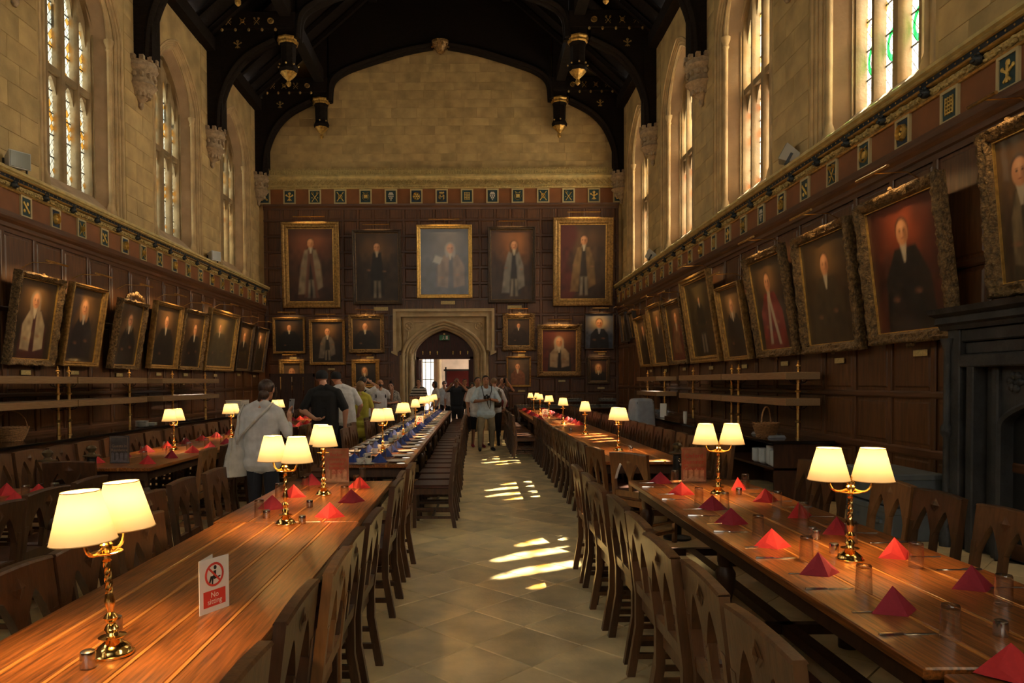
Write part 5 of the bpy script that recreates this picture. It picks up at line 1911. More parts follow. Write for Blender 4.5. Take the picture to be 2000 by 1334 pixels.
# far serving table with racks of glasses
t = thing('serving_table', 'dark side table carrying glass racks against the far wall', 'table', (2.95, 23.35, 0))
MB().box(-1.75, 1.75, -.35, .35, .74, .78, .01).build('top', M['table_base'], t)
for sx in (-1.6, 0, 1.6):
    for sy in (-.28, .28):
        turned_leg(MB(), sx, sy, .74).build('leg', M['table_base'], t, smooth=40)
for k in range(6):
    for lev in range(2 if k % 2 else 1):
        r = thing('glass_rack', 'rack of glasses on the far side table, %s from the door, %s' % (ORD[k].replace('nearest', 'first').replace('second first', 'second'), 'upper' if lev else 'lower'), 'glass rack', (1.55 + .56 * k, 23.3, .78 + .20 * lev), 0, 'glass racks at the far wall')
        MB().box(-.25, .25, -.25, .25, 0, .05, .008).build('tray', M['grey_crate'], r)
        MB().box(-.25, .25, -.25, -.235, .07, .10).box(-.25, .25, .235, .25, .07, .10).box(-.25, -.235, -.25, .25, .07, .10).box(.235, .25, -.25, .25, .07, .10).build('rail', M['grey_crate'], r)
        for gx in range(5):
            for gy in range(2):
                obj('glass', tumbler_lo, r, (-.19 + .095 * gx, -.18 + .12 * gy, .05))
        for gx in range(4):
            obj('cup', cup_me, r, (-.16 + .105 * gx, .12, .05))
# cloth-draped trolley and bin behind the far right tables
dr = MB()
n = 36
rings = []
for k, (z, s) in enumerate(((.62, 1.08), (.75, 1.05), (.95, 1.03), (1.12, 1.0), (1.22, .95), (1.265, .82), (1.28, .5), (1.282, .05))):
    ring = []
    for i in range(n):
        a = 2 * PI * i / n
        q_ = 1 / max(abs(math.cos(a)), abs(math.sin(a)), .72)
        wv = 1 + .05 * math.sin(7 * a) * max(0, 1.15 - z)
        ring.append((.20 * q_ * s * wv * math.cos(a), .22 * q_ * s * wv * math.sin(a), z + (.10 * math.sin(3 * a + .6) if k == 0 else 0)))
    rings.append(ring)
dr.loft(rings)
t = thing('draped_trolley', 'tall trolley draped with a grey-blue cloth behind the far right tables', 'trolley', (3.42, 14.6, 0), .2)
dr.build('cloth', M['cloth'], t, smooth=60)
fr = MB()
for sx in (-.17, .17):
    for sy in (-.19, .19):
        fr.tube([(sx, sy, .05), (sx, sy, 1.2)], .014, 6).ball((sx, sy, .04), .04, 8, 5)
fr.box(-.17, .17, -.19, .19, .30, .32).build('frame', M['black'], t)
t = thing('waste_bin', 'dark blue-grey bin standing by the right counter', 'bin', (3.62, 15.6, 0))
MB().lathe([(.14, 0), (.20, .88), (.185, .88), (.13, .03)], 20).build('body', plain('bin_plastic', (.016, .022, .028), .5), t, smooth=40)
MB().lathe([(.20, .86), (.212, .875), (.205, .895), (.19, .885)], 20, cap=False).build('rim', M['black'], t, smooth=40)

# rope stanchions
def stanchion(x, y, label, chain_to=None):
    t = thing('stanchion', label, 'post', (x, y, 0), 0, 'black chain posts')
    MB().lathe([(.14, 0), (.14, .02), (.05, .04), (.03, .06)], 16).build('foot', M['black'], t, smooth=40)
    MB().lathe([(.045, .05), (.045, .86), (.05, .865), (.05, .88)], 10).build('post', M['black'], t, smooth=40)
    MB().lathe([(.085, .88), (.085, .89), (.04, .90), (.025, .92), (.045, .945), (.05, .965), (.035, .985), (.001, .995)], 14).build('finial', plain('finial_brass', (.16, .12, .07), .35, metal=.7), t, smooth=40)
    if chain_to:
        a, b = Vector((0, -.05, .84)), Vector((chain_to[0] - x, chain_to[1] - y, chain_to[2]))
        n = 18
        c = MB()
        for i in range(n):
            q_ = (i + .5) / n
            p_ = a.lerp(b, q_) + Vector((0, 0, -.10 * math.sin(PI * q_)))
            rot = Matrix.Translation(p_) @ (b - a).to_track_quat('X', 'Z').to_matrix().to_4x4() @ Matrix.Rotation(PI / 2 * (i % 2), 4, 'X')
            st_ = len(c.v)
            c.tube([(.024 * math.cos(k * PI / 4), .012 * math.sin(k * PI / 4), 0) for k in range(8)], .0035, 4, closed=True)
            c.xf(rot, st_)
        c.build('chain', M['steel'], t)
    return t


stanchion(2.08, 7.30, 'black post with a steel chain between the right tables', (2.12, 6.55, .42))
stanchion(-4.12, 6.85, 'black post with dark finial in the left gap, nearer one')
stanchion(-3.95, 7.32, 'black post with dark finial in the left gap, farther one')

# floodlights standing on the side cornices
def floodlight(loc, rz, tilt, label):
    t = thing('floodlight', label, 'floodlight', loc, 0, 'floodlights on the cornices')
    t.rotation_euler = (tilt, 0, rz)
    MB().hexa([(-.16, -.14, 0), (.16, -.14, 0), (.10, .10, .04), (-.10, .10, .04), (-.16, -.14, .26), (.16, -.14, .26), (.10, .10, .20), (-.10, .10, .20)]).build('case', M['lightbox'], t)
    MB().box(-.145, .145, -.152, -.14, .015, .245).build('window_glass', plain('lamp_glass', (.20, .21, .18), .12), t)
    MB().box(-.05, .05, .08, .16, .05, .14).build('cable_box', M['black'], t)
    MB().box(-.18, -.165, -.02, .02, -.04, .14).box(.165, .18, -.02, .02, -.04, .14).box(-.18, .18, -.02, .02, -.045, -.03).build('bracket', M['black'], t)


floodlight((PL + .02, 10.98, 4.91), 1.05, 0, 'grey floodlight on the left cornice below the nearest visible window')
floodlight((PL + .02, 19.2, 4.91), 1.1, 0, 'grey floodlight on the left cornice near the far wall')
floodlight((PR - .02, 11.05, 4.95), -2.0, -.5, 'grey floodlight tipped upwards on the right cornice by the nearest window')
floodlight((PR - .02, 19.6, 4.95), -2.0, -.5, 'grey floodlight tipped upwards on the right cornice near the far wall')

# ================================================================== FIREPLACE
fp = thing('stone_fireplace', 'large dark carved stone fireplace against the right wall', 'fireplace', (PR, 5.35, 0), -PI / 2)
HWF = 1.58                                    # local x = along the wall (towards the camera), -y = into the room
for s in (-1, 1):
    MB().box(*sorted((s * HWF, s * (HWF - .17))), -.26, 0, 0, 2.12, .01).build('pier', M['slate'], fp)
    MB().lathe([(.06, 0), (.06, .14), (.035, .18), (.035, 1.06), (.06, 1.10), (.06, 1.16), (.035, 1.2), (.035, 1.9), (.07, 2.02)], 10, (s * (HWF - .02), -.27, 0)).build('shaft', M['slate'], fp, smooth=40)
    for k, (a, b, d) in enumerate(((.17, .25, .20), (.25, .34, .25), (.34, .48, .12), (.48, .56, .18))):
        MB().box(*sorted((s * (HWF - a), s * (HWF - b))), -d, 0, 0, 1.78 - .0 * k, .012).build('jamb_moulding', M['slate'], fp)
for k, (a, b, d) in enumerate(((1.98, 2.1, .24), (1.86, 1.98, .20), (1.74, 1.86, .26))):
    MB().box(-HWF + .16, HWF - .16, -d, 0, a, b, .012).build('lintel_moulding', M['slate'], fp)
MB().prism([(0, 2.1), (-.28, 2.1), (-.30, 2.14), (-.34, 2.16), (-.33, 2.22), (-.40, 2.25), (-.42, 2.30), (0, 2.32)], 'x', -HWF - .08, HWF + .08).build('mantel_shelf', M['slate'], fp)
ar = MB()
pts = arch_path(1.02, 0, 1.20, .35)
for (a, za), (b, zb) in zip(pts[1:-1], pts[2:-1]):
    ar.hexa([(a, -.14, za), (a, 0, za), (b, 0, zb), (b, -.14, zb), (a, -.14, 1.75), (a, 0, 1.75), (b, 0, 1.75), (b, -.14, 1.75)])
ar.build('arch_slab', M['slate'], fp)
ar = MB().tube([(x, -.15, z) for x, z in pts], .03, 6)
ar.build('arch_moulding', M['slate'], fp, smooth=50)
MB().box(-1.02, 1.02, -.03, -.02, 0, 1.6).build('dark_back', M['hearth_black'], fp)  # flat near-black sheet closing the arched opening
for s in (-1, 1):
    m = MB()
    c = (s * .86, 1.60)
    for k in range(6):
        m.ball((c[0] + .06 * math.cos(k), -.145, c[1] + .06 * math.sin(k)), (.045, .02, .04), 6, 4)
    m.build('carved_leaf', M['slate'], fp, smooth=50)

# ================================================================== PORTRAITS
def noise2(h, w, s, rng):
    a = rng.random((s + 2, s + 2))
    ys, xs = np.linspace(0, s, h), np.linspace(0, s, w)
    y0, x0 = ys.astype(int), xs.astype(int)
    fy, fx = (ys - y0)[:, None], (xs - x0)[None, :]
    fy, fx = fy * fy * (3 - 2 * fy), fx * fx * (3 - 2 * fx)
    g_ = lambda i, j: a[np.ix_(y0 + i, x0 + j)]
    return g_(0, 0) * (1 - fy) * (1 - fx) + g_(0, 1) * (1 - fy) * fx + g_(1, 0) * fy * (1 - fx) + g_(1, 1) * fy * fx


SKIN, WHITE, DARK = (.52, .24, .11), (.50, .42, .30), (.010, .008, .007)


def paint(kind, W, H, seed=1, bg=(.035, .02, .01), glow=(.17, .085, .03), coat=DARK, wig=None, scarf=WHITE, robe=None, hx=.5, hy=.74, hs=1.0, sash=None, drape=None, paper=False):
    """oil-portrait pigment on a W x H grid: returns colours for grid points (rows bottom to top)"""
    rng = np.random.default_rng(seed)
    V, U = np.mgrid[0:1:complex(H), 0:1:complex(W)]
    asp = W / H
    img = np.zeros((H, W, 3))

    def lay(mask, col):
        m_ = np.clip(mask, 0, 1)[..., None]
        img[:] = img * (1 - m_) + np.array(col) * m_

    def ell(cx, cy, rx, ry, soft=.25):
        d = np.sqrt(((U - cx) / rx) ** 2 + ((V - cy) / ry) ** 2)
        return (1 + soft / 2 - d) / soft

    def poly(pts, soft=.02):
        # convex-ish polygon by half planes (counter-clockwise), x scaled by aspect
        m_ = np.ones_like(U)
        n_ = len(pts)
        for i in range(n_):
            (x0, y0), (x1, y1) = pts[i], pts[(i + 1) % n_]
            ex, ey = (x1 - x0) * asp, y1 - y0
            L_ = math.hypot(ex, ey) + 1e-9
            d = (ex * (V - y0) - ey * (U - x0) * asp) / L_
            m_ = np.minimum(m_, d / soft + .5)
        return m_
    img[:] = bg
    gl_ = np.exp(-(((U - hx) * asp / .26) ** 2 + ((V - hy) / .2) ** 2))
    lay(gl_ * .9, glow)
    img *= (.75 + .5 * noise2(H, W, 7, rng))[..., None]
    if drape:
        lay(np.clip((.34 - U + .1 * np.sin(V * 9)) / .12, 0, 1) * .8, drape)
    fh = .098 * hs                                            # half head height
    fw = fh / asp * .74
    if kind == 'full':
        fh *= .62
        fw *= .62
        lay(poly([(hx - .16, .08), (hx + .17, .08), (hx + .14, .45), (hx + .10, hy - fh * 1.2), (hx - .09, hy - fh * 1.2), (hx - .15, .45)]), coat)
        if robe:
            lay(poly([(hx - .30, .10), (hx - .12, .10), (hx - .04, hy - fh * 1.2), (hx - .14, hy - fh * 1.6), (hx - .23, .48)]) * .9, robe)
            lay(poly([(hx + .10, .14), (hx + .26, .20), (hx + .22, .50), (hx + .12, hy - fh * 1.5), (hx + .03, hy - fh * 1.3)]) * .85, robe)
        for s in (-1, 1):
            lay(poly([(hx + s * .06 - .03, .05), (hx + s * .06 + .03, .05), (hx + s * .045 + .03, .30), (hx + s * .045 - .03, .30)]) * .75, tuple(c * .5 for c in scarf))
        hands = [(hx - .2, .46), (hx + .17, .44)]
    elif kind == 'seated':
        lay(poly([(hx - .34, .0), (hx + .36, .0), (hx + .33, .40), (hx + .17, hy - fh * 1.15), (hx - .13, hy - fh * 1.15), (hx - .30, .42)]), coat)
        if robe:
            lay(poly([(hx - .27, .12), (hx - .05, .10), (hx - .02, hy - fh * 1.2), (hx - .13, hy - fh * 1.3), (hx - .27, .44)]) * .95, robe)
            lay(poly([(hx + .07, .10), (hx + .30, .14), (hx + .29, .44), (hx + .16, hy - fh * 1.3), (hx + .05, hy - fh * 1.2)]) * .95, robe)
        hands = [(hx - .18, .26), (hx + .14, .30)]
    else:                                                     # half length / bust
        lay(poly([(hx - .42, -.05), (hx + .42, -.05), (hx + .38, .38), (hx + .20, hy - fh * 1.2), (hx - .17, hy - fh * 1.2), (hx - .38, .38)]), coat)
        if robe:
            lay(poly([(hx - .30, .15), (hx + .16, .12), (hx + .14, hy - fh * 1.25), (hx - .12, hy - fh * 1.25), (hx - .27, .42)]) * .95, robe)
        hands = [(hx - .16, .2)] if kind == 'half' else []
    folds = noise2(H, W, 13, rng)
    body = np.clip((hy - fh - V) / .05, 0, 1)
    img *= (1 + (folds - .5) * .7 * body)[..., None]
    if sash:
        lay(poly([(hx + .10, .05), (hx + .17, .05), (hx + .02, hy - fh * 1.3), (hx - .05, hy - fh * 1.3)]) * .9, sash)
        lay(poly([(hx - .16, .06), (hx - .08, .06), (hx + .0, hy - fh * 1.5), (hx - .06, hy - fh * 1.5)]) * .8, sash)
    if wig:
        lay(ell(hx - fw * .1, hy - fh * .1, fw * 1.45, fh * 1.35, .35), wig)
        lay(ell(hx - fw * .9, hy - fh * 1.0, fw * .55, fh * .9, .5) * .9, wig)
        lay(ell(hx + fw * .9, hy - fh * 1.0, fw * .55, fh * .9, .5) * .9, wig)
    else:
        lay(ell(hx, hy + fh * .28, fw * 1.12, fh * .95, .3), (.05, .03, .018))
    lay(poly([(hx - fw * .16, hy - fh * 2.3), (hx + fw * .18, hy - fh * 2.3), (hx + fw * .60, hy - fh * .8), (hx - fw * .60, hy - fh * .8)], .014) * .9, scarf)
    lay(ell(hx, hy, fw, fh, .22), SKIN)
    lay(ell(hx + fw * .55, hy - fh * .1, fw * .45, fh * .9, .8) * .45, (.17, .06, .025))
    lay(ell(hx - fw * .05, hy + fh * .45, fw * .62, fh * .36, .8) * .45, (.66, .36, .19))
    for s in (-.36, .36):
        lay(ell(hx + s * fw, hy + fh * .10, fw * .17, fh * .09, .8) * .8, (.05, .02, .012))
        lay(ell(hx + s * fw, hy + fh * .26, fw * .22, fh * .05, .8) * .5, (.10, .04, .02))
    lay(ell(hx - fw * .02, hy - fh * .14, fw * .13, fh * .26, .8) * .35, (.66, .34, .18))
    lay(ell(hx, hy - fh * .47, fw * .28, fh * .06, .8) * .7, (.26, .06, .04))
    for hx_, hy_ in hands:
        lay(ell(hx_, hy_, fw * .55, fh * .20, 1.2) * .5, (.26, .11, .05))
        lay(ell(hx_ + fw * .25, hy_ - fh * .12, fw * .34, fh * .12, 1.2) * .4, (.30, .13, .06))
    if paper:
        lay(poly([(hx - .36, .50), (hx - .22, .46), (hx - .16, .56), (hx - .31, .60)]), (.42, .40, .36))
    return np.clip(img, 0, 1)


def canvas_mat(name, gloss, cr=.04):
    m, nt, b = newmat(name)
    at = node(nt, 'ShaderNodeAttribute')
    at.attribute_name = 'paint'
    nt.links.new(at.outputs['Color'], b.inputs['Base Color'])
    b.inputs['Roughness'].default_value = .45
    b.inputs['Coat Weight'].default_value = gloss
    b.inputs['Coat Roughness'].default_value = cr
    nz = node(nt, 'ShaderNodeTexNoise')
    nz.inputs['Scale'].default_value = 90
    bp = node(nt, 'ShaderNodeBump')
    bp.inputs['Strength'].default_value = .06
    nt.links.new(nz.outputs['Fac'], bp.inputs['Height'])
    nt.links.new(bp.outputs[0], b.inputs['Normal'])
    return m


M['canvas'] = canvas_mat('varnished_canvas', .28)
M['canvas_far'] = canvas_mat('varnished_canvas_matt', .08, .17)
M['canvas_glare'] = canvas_mat('varnished_canvas_glossy', .55, .15)
M['frame_gold'] = plain('frame_gilt', (.27, .155, .045), .42, metal=.55, var=.4, scale=18, bump=.5, bscale=45)
M['frame_bright'] = plain('frame_bright_gilt', (.62, .38, .10), .34, metal=.65, var=.25, scale=18, bump=.25, bscale=45)
M['frame_dark'] = plain('frame_dark', (.045, .026, .012), .4, metal=.1, var=.4, scale=18, bump=.4, bscale=45)
M['frame_carved'] = plain('frame_carved', (.15, .09, .034), .5, metal=.4, var=.6, scale=26, bump=1.0, bscale=50)
FR_PROF = [(0, -.02), (0, .085), (.012, .10), (.05, .102), (.075, .078), (.12, .078), (.135, .045), (.15, .036), (.16, .010)]


def frame_parts(parent, w, h, fw_, style, inner=True):
    """moulded frame with mitred corners, outer size w x h, standing on local z=0, front towards -y"""
    prof = [(u / .16 * fw_, d) for u, d in FR_PROF]
    m = MB()
    rng = random.Random(int(w * 1000 + h * 77))
    per = []
    nx, nz = max(2, int(w / .05)), max(2, int(h / .05))
    if style == 'plain' or style == 'bright':
        nx = nz = 1
    for i in range(nx):
        per.append((i / nx, 0))
    for i in range(nz):
        per.append((1, i / nz))
    for i in range(nx):
        per.append((1 - i / nx, 1))
    for i in range(nz):
        per.append((0, 1 - i / nz))
    rings = []
    for u, d in prof:
        ring = []
        for a, b in per:
            x = -w / 2 + u + a * (w - 2 * u)
            z = u + b * (h - 2 * u)
            k = 0.0
            if style == 'carved' and 0 < u < fw_ * .9:
                k = rng.uniform(-.014, .018)
            ring.append((x + (rng.uniform(-.006, .006) if style == 'carved' and u < fw_ * .5 else 0), -d - k, z + (rng.uniform(-.006, .006) if style == 'carved' and u < fw_ * .5 else 0)))
        rings.append(ring)
    m.loft(rings, cap=False)
    mat = {'gold': 'frame_gold', 'plain': 'frame_gold', 'bright': 'frame_bright', 'dark': 'frame_dark', 'carved': 'frame_carved'}[style]
    m.build('frame', M[mat], parent, smooth=None if style != 'carved' else 70)
    if style in ('dark', 'carved', 'gold'):
        s_ = MB()
        u0, u1 = fw_ * .86, fw_ * 1.02
        for a in ((u0, u1),):
            for x0, x1, z0, z1 in ((-w / 2 + a[0], w / 2 - a[0], a[0], a[1]), (-w / 2 + a[0], w / 2 - a[0], h - a[1], h - a[0]), (-w / 2 + a[0], -w / 2 + a[1], a[1], h - a[1]), (w / 2 - a[1], w / 2 - a[0], a[1], h - a[1])):
                s_.box(x0, x1, -.034, -.008, z0, z1)
        s_.build('inner_slip', M['frame_bright'] if style != 'dark' else M['frame_gold'], parent)
    if style == 'carved':
        o_ = MB()
        for cx_, cz_ in ((-w / 2 + fw_ * .5, fw_ * .5), (w / 2 - fw_ * .5, fw_ * .5), (-w / 2 + fw_ * .5, h - fw_ * .5), (w / 2 - fw_ * .5, h - fw_ * .5), (0, h - fw_ * .3), (0, fw_ * .3)):
            for k in range(5):
                o_.ball((cx_ + rng.uniform(-.5, .5) * fw_, -.055, cz_ + rng.uniform(-.5, .5) * fw_), (fw_ * .28, .025, fw_ * .22), 7, 4)
        o_.build('carved_ornament', M['frame_carved'], parent, smooth=60)


def portrait(label, loc, rz, tilt, w, h, fw_, style, pk, res=54, group=None, crest=False):
    t = thing('framed_portrait', label, 'painting', loc, rz, group)
    t.rotation_euler = (tilt, 0, rz)
    frame_parts(t, w, h, fw_, style)
    MB().box(-w / 2 + .02, w / 2 - .02, -.004, .02, .02, h - .02).build('backing_board', M['frame_dark'], t)
    cw, ch = w - 2 * fw_ + .01, h - 2 * fw_ + .01
    W_, H_ = res, int(res * ch / cw)
    col = paint(pk.pop('kind', 'half'), W_, H_, **pk)
    vs = [(-cw / 2 + cw * i / (W_ - 1), -.010, fw_ - .005 + ch * j / (H_ - 1)) for j in range(H_) for i in range(W_)]
    fs = [(j * W_ + i, j * W_ + i + 1, (j + 1) * W_ + i + 1, (j + 1) * W_ + i) for j in range(H_ - 1) for i in range(W_ - 1)]
    me = bpy.data.meshes.new('canvas')
    me.from_pydata(vs, [], fs)
    at = me.color_attributes.new('paint', 'FLOAT_COLOR', 'POINT')
    rgba = np.ones((H_ * W_, 4), dtype=np.float32)
    rgba[:, :3] = col.reshape(-1, 3)
    at.data.foreach_set('color', rgba.ravel())
    me.materials.append((M['canvas_glare'] if 'middle of the upper' in label else M['canvas_far']) if group == 'portraits on the far wall' else M['canvas'])
    obj('canvas', me, t)
    if crest:
        c = MB()
        for k in range(9):
            a = PI * k / 8
            c.ball((w * .30 * math.cos(a), -.05, h + .02 + .09 * math.sin(a)), (.06, .03, .05), 7, 4)
        c.ball((0, -.06, h + .13), (.09, .04, .06), 8, 5)
        c.build('carved_crest', M['frame_carved'], t, smooth=60)
    return t


def picture_light(label, loc, rz, length, reach, on=True, watt=None, aim=(0, .35, -1)):
    """brass tube on a thin arm; local -y is into the room; the lamp faces back and down"""
    t = thing('picture_light', label, 'picture light', loc, rz, 'picture lights')
    MB().tube([(-length / 2, 0, 0), (length / 2, 0, 0)], .016, 8).build('tube', M['brass_old'], t, smooth=40)
    MB().tube([(0, 0, 0), (0, reach * .7, .02), (0, reach, -.06)], .006, 5).build('arm', M['brass_old'], t)
    if on:
        ld = bpy.data.lights.new('picture_lamp', 'AREA')
        ld.shape = 'RECTANGLE'
        ld.size, ld.size_y = length * .9, .03
        ld.energy = watt or PICTURE_W
        ld.color = (1.0, .60, .24)
        ld.spread = 2.2
        lo = bpy.data.objects.new('picture_lamp', ld)
        COL.objects.link(lo)
        lo.parent = t
        lo.location = (0, .022, -.012)
        lo.rotation_euler = (-Vector(aim)).to_track_quat('Z', 'X').to_euler()
        # long side of the lamp along local x
        d = Vector(aim).normalized()
        zax = -d
        xax = Vector((1, 0, 0))
        yax = zax.cross(xax).normalized()
        lo.rotation_euler = Matrix((xax, yax, zax)).transposed().to_euler()
    return t


plaque_me = MB().box(-.12, .12, -.012, 0, -.035, .035, .003).mesh('name_plate', M['plaque'])


def side_portrait(idx, side, BL, BR, TL, TR, fw_, style, pk, label, crest=False, light=True):
    sg = 1 if side == 'left' else -1
    X = (PL + .10) if sg > 0 else (PR - .10)
    a, b = px(*BL, X=X), px(*BR, X=X)
    z0 = (a.z + b.z) / 2
    c, d = px(*TL, Y=a.y), px(*TR, Y=b.y)
    out = ((c.x - X) + (d.x - X)) / 2 * sg
    rise = (c.z + d.z) / 2 - z0
    out = max(.06, min(out, .34))
    tilt = math.atan2(out, rise)
    h = math.hypot(out, rise)
    w = abs(b.y - a.y)
    yc = (a.y + b.y) / 2
    rz = PI / 2 if sg > 0 else -PI / 2
    portrait(label, (X, yc, z0), rz, tilt, w, h, fw_, style, pk, group='portraits on the %s wall' % side, crest=crest, res=64 if abs(b.x / a.y) > .35 else 48)
    if light:
        zt = z0 + rise + .17 + (.12 if crest else 0)
        picture_light('thin brass picture light above the %s portrait of the %s wall' % (ORD[idx], side), (X + sg * (out + .28), yc, zt), rz, min(.6, w * .48), out + .28 + .05, aim=(0, .55, -1), watt=PICTURE_W * w * h * (1.0 if sg > 0 else .42))
    return yc, z0, w, h


LZ = lambda x, y: (x / 3.511, 500 + y / 3.511)
BRN = (.045, .026, .012)
wig_g, wig_b = (.26, .19, .12), (.10, .055, .025)
Ls = [
    (LZ(15, 735), LZ(340, 755), LZ(100, 85), LZ(425, 165), .10, 'carved', dict(seed=1, wig=wig_g, robe=(.36, .27, .16), coat=(.05, .012, .010), bg=(.02, .011, .006), glow=(.17, .09, .03), kind='seated'), 'portrait of a wigged judge in pale robe, nearest on the left wall'),
    (LZ(395, 750), LZ(640, 755), LZ(480, 170), LZ(715, 230), .075, 'gold', dict(seed=2, wig=(.30, .16, .07), coat=(.012, .010, .012), scarf=(.40, .33, .26), kind='seated', drape=(.02, .015, .02)), 'portrait of a long-haired man in dark coat, second on the left wall'),
    (LZ(730, 770), LZ(920, 775), LZ(810, 300), LZ(1000, 310), .085, 'carved', dict(seed=3, wig=(.14, .10, .06), coat=DARK, drape=(.055, .035, .015), hx=.55, kind='seated'), 'portrait in a carved frame with scrolled crest, third on the left wall'),
    (LZ(1000, 770), LZ(1190, 775), LZ(1065, 300), LZ(1235, 345), .085, 'gold', dict(seed=4, coat=DARK, hx=.52, kind='half'), 'portrait of a bald man in black, fourth on the left wall'),
    (LZ(1200, 775), LZ(1360, 785), LZ(1260, 350), LZ(1410, 395), .08, 'carved', dict(seed=5, coat=DARK, hx=.62, hy=.70, kind='seated'), 'portrait of two dark-robed men in ornate frame, fifth on the left wall'),
    (LZ(1380, 785), LZ(1580, 790), LZ(1440, 350), LZ(1625, 405), .13, 'gold', dict(seed=6, coat=(.055, .04, .015), bg=(.06, .04, .014), glow=(.25, .15, .05), hx=.42, hs=.8, kind='seated'), 'portrait in a wide gilt frame, golden haze, sixth on the left wall'),
    (LZ(1595, 785), LZ(1695, 790), LZ(1635, 450), LZ(1735, 465), .07, 'dark', dict(seed=7, coat=DARK, hx=.5, hy=.72, kind='half'), 'narrow portrait of a pale-faced man, seventh on the left wall'),
    (LZ(1712, 795), LZ(1790, 800), LZ(1755, 485), LZ(1832, 495), .07, 'dark', dict(seed=8, coat=DARK, hx=.5, hy=.76, kind='half'), 'narrow portrait of a standing man, last before the far left corner'),
]
for i, (bl, br, tl, tr, fw_, style, pk, lab) in enumerate(Ls):
    yc, z0, w, h = side_portrait(i, 'left', bl, br, tl, tr, fw_, style, pk, lab, crest=(i == 2))
    put('name_plate', plaque_me, PL + .04, yc + .05, z0 - .12, PI / 2, 'small brass name plate under the %s portrait of the left wall' % ORD[i], 'name plate', 'name plates on the left wall')
Rs = [
    ((1712, 678), (1880, 655), (1683, 400), (1838, 335), .13, 'carved', dict(seed=12, coat=DARK, scarf=(.50, .42, .30), bg=(.06, .012, .006), glow=(.26, .05, .016), hx=.5, hy=.76, kind='seated'), 'big portrait of a high-collared man before red, second from right edge'),
    ((1580, 690), (1692, 683), (1553, 465), (1665, 422), .12, 'carved', dict(seed=13, coat=(.045, .03, .012), bg=(.035, .02, .008), glow=(.14, .075, .025), hx=.48, kind='seated'), 'big portrait of a seated man in brown, third from right edge'),
    ((1489, 697), (1567, 693), (1456, 502.5), (1533, 478), .12, 'carved', dict(seed=14, coat=(.18, .022, .016), robe=(.19, .022, .016), sash=(.42, .36, .25), scarf=(.46, .36, .24), hx=.45, kind='seated', bg=(.025, .018, .010)), 'portrait of a man in crimson and white robes on the right wall'),
    ((1425, 703), (1473, 702), (1401, 562), (1450, 547.5), .07, 'gold', dict(seed=15, wig=(.24, .16, .09), coat=DARK, hx=.45, glow=(.24, .13, .045), kind='half'), 'smaller portrait of a grey-haired man in black, lamps reflected, right wall'),
    ((1357, 708), (1414, 706), (1335, 547.5), (1383, 525), .13, 'gold', dict(seed=16, coat=(.012, .012, .006), hx=.5, hs=.7, bg=(.025, .018, .006), glow=(.09, .06, .02), kind='full'), 'tall portrait of a small dark figure in deep frame, right wall'),
    ((1315, 712), (1351, 709), (1299, 592), (1332, 580), .09, 'carved', dict(seed=17, coat=(.12, .025, .012), robe=(.20, .10, .04), hx=.5, kind='half'), 'portrait of a man in red and buff, right wall'),
    ((1282, 715), (1311, 714), (1266, 598), (1293, 588), .09, 'gold', dict(seed=18, coat=(.03, .02, .01), glow=(.22, .12, .04), hx=.5, kind='half'), 'portrait with warm brown ground reflecting lamps, right wall'),
    ((1257, 717), (1279, 715), (1242, 621), (1261.5, 615), .07, 'gold', dict(seed=19, coat=(.02, .012, .008), scarf=(.4, .3, .2), hx=.5, kind='half'), 'low narrow portrait of a man with white scarf, right wall'),
    ((1219.5, 669), (1230, 667), (1212, 612), (1225, 609), .06, 'dark', dict(seed=20, coat=DARK, glow=(.34, .22, .09), hx=.5, kind='half'), 'small bright portrait nearest the far right corner'),
    ((1237, 662), (1249, 658), (1228, 610), (1240, 606), .06, 'dark', dict(seed=21, coat=DARK, glow=(.30, .17, .06), hx=.5, kind='half'), 'small portrait with a lit picture light, second from far right corner'),
]
for i, (bl, br, tl, tr, fw_, style, pk, lab) in enumerate(Rs):
    yc, z0, w, h = side_portrait(i + 1, 'right', bl, br, tl, tr, fw_, style, pk, lab)
    if i < 8:
        put('name_plate', plaque_me, PR - .04, yc, z0 - .12, -PI / 2, 'small brass name plate under the %s portrait of the right wall' % ORD[i + 1], 'name plate', 'name plates on the right wall')
side_portrait(0, 'right', (1950, 585), (2075, 560), (1920, 275), (2050, 190), .12, 'carved', dict(seed=11, coat=(.05, .035, .015), robe=(.17, .12, .06), hx=.55, kind='seated', bg=(.04, .02, .008)), 'big portrait in carved gilt frame above the fireplace, cut by the edge')

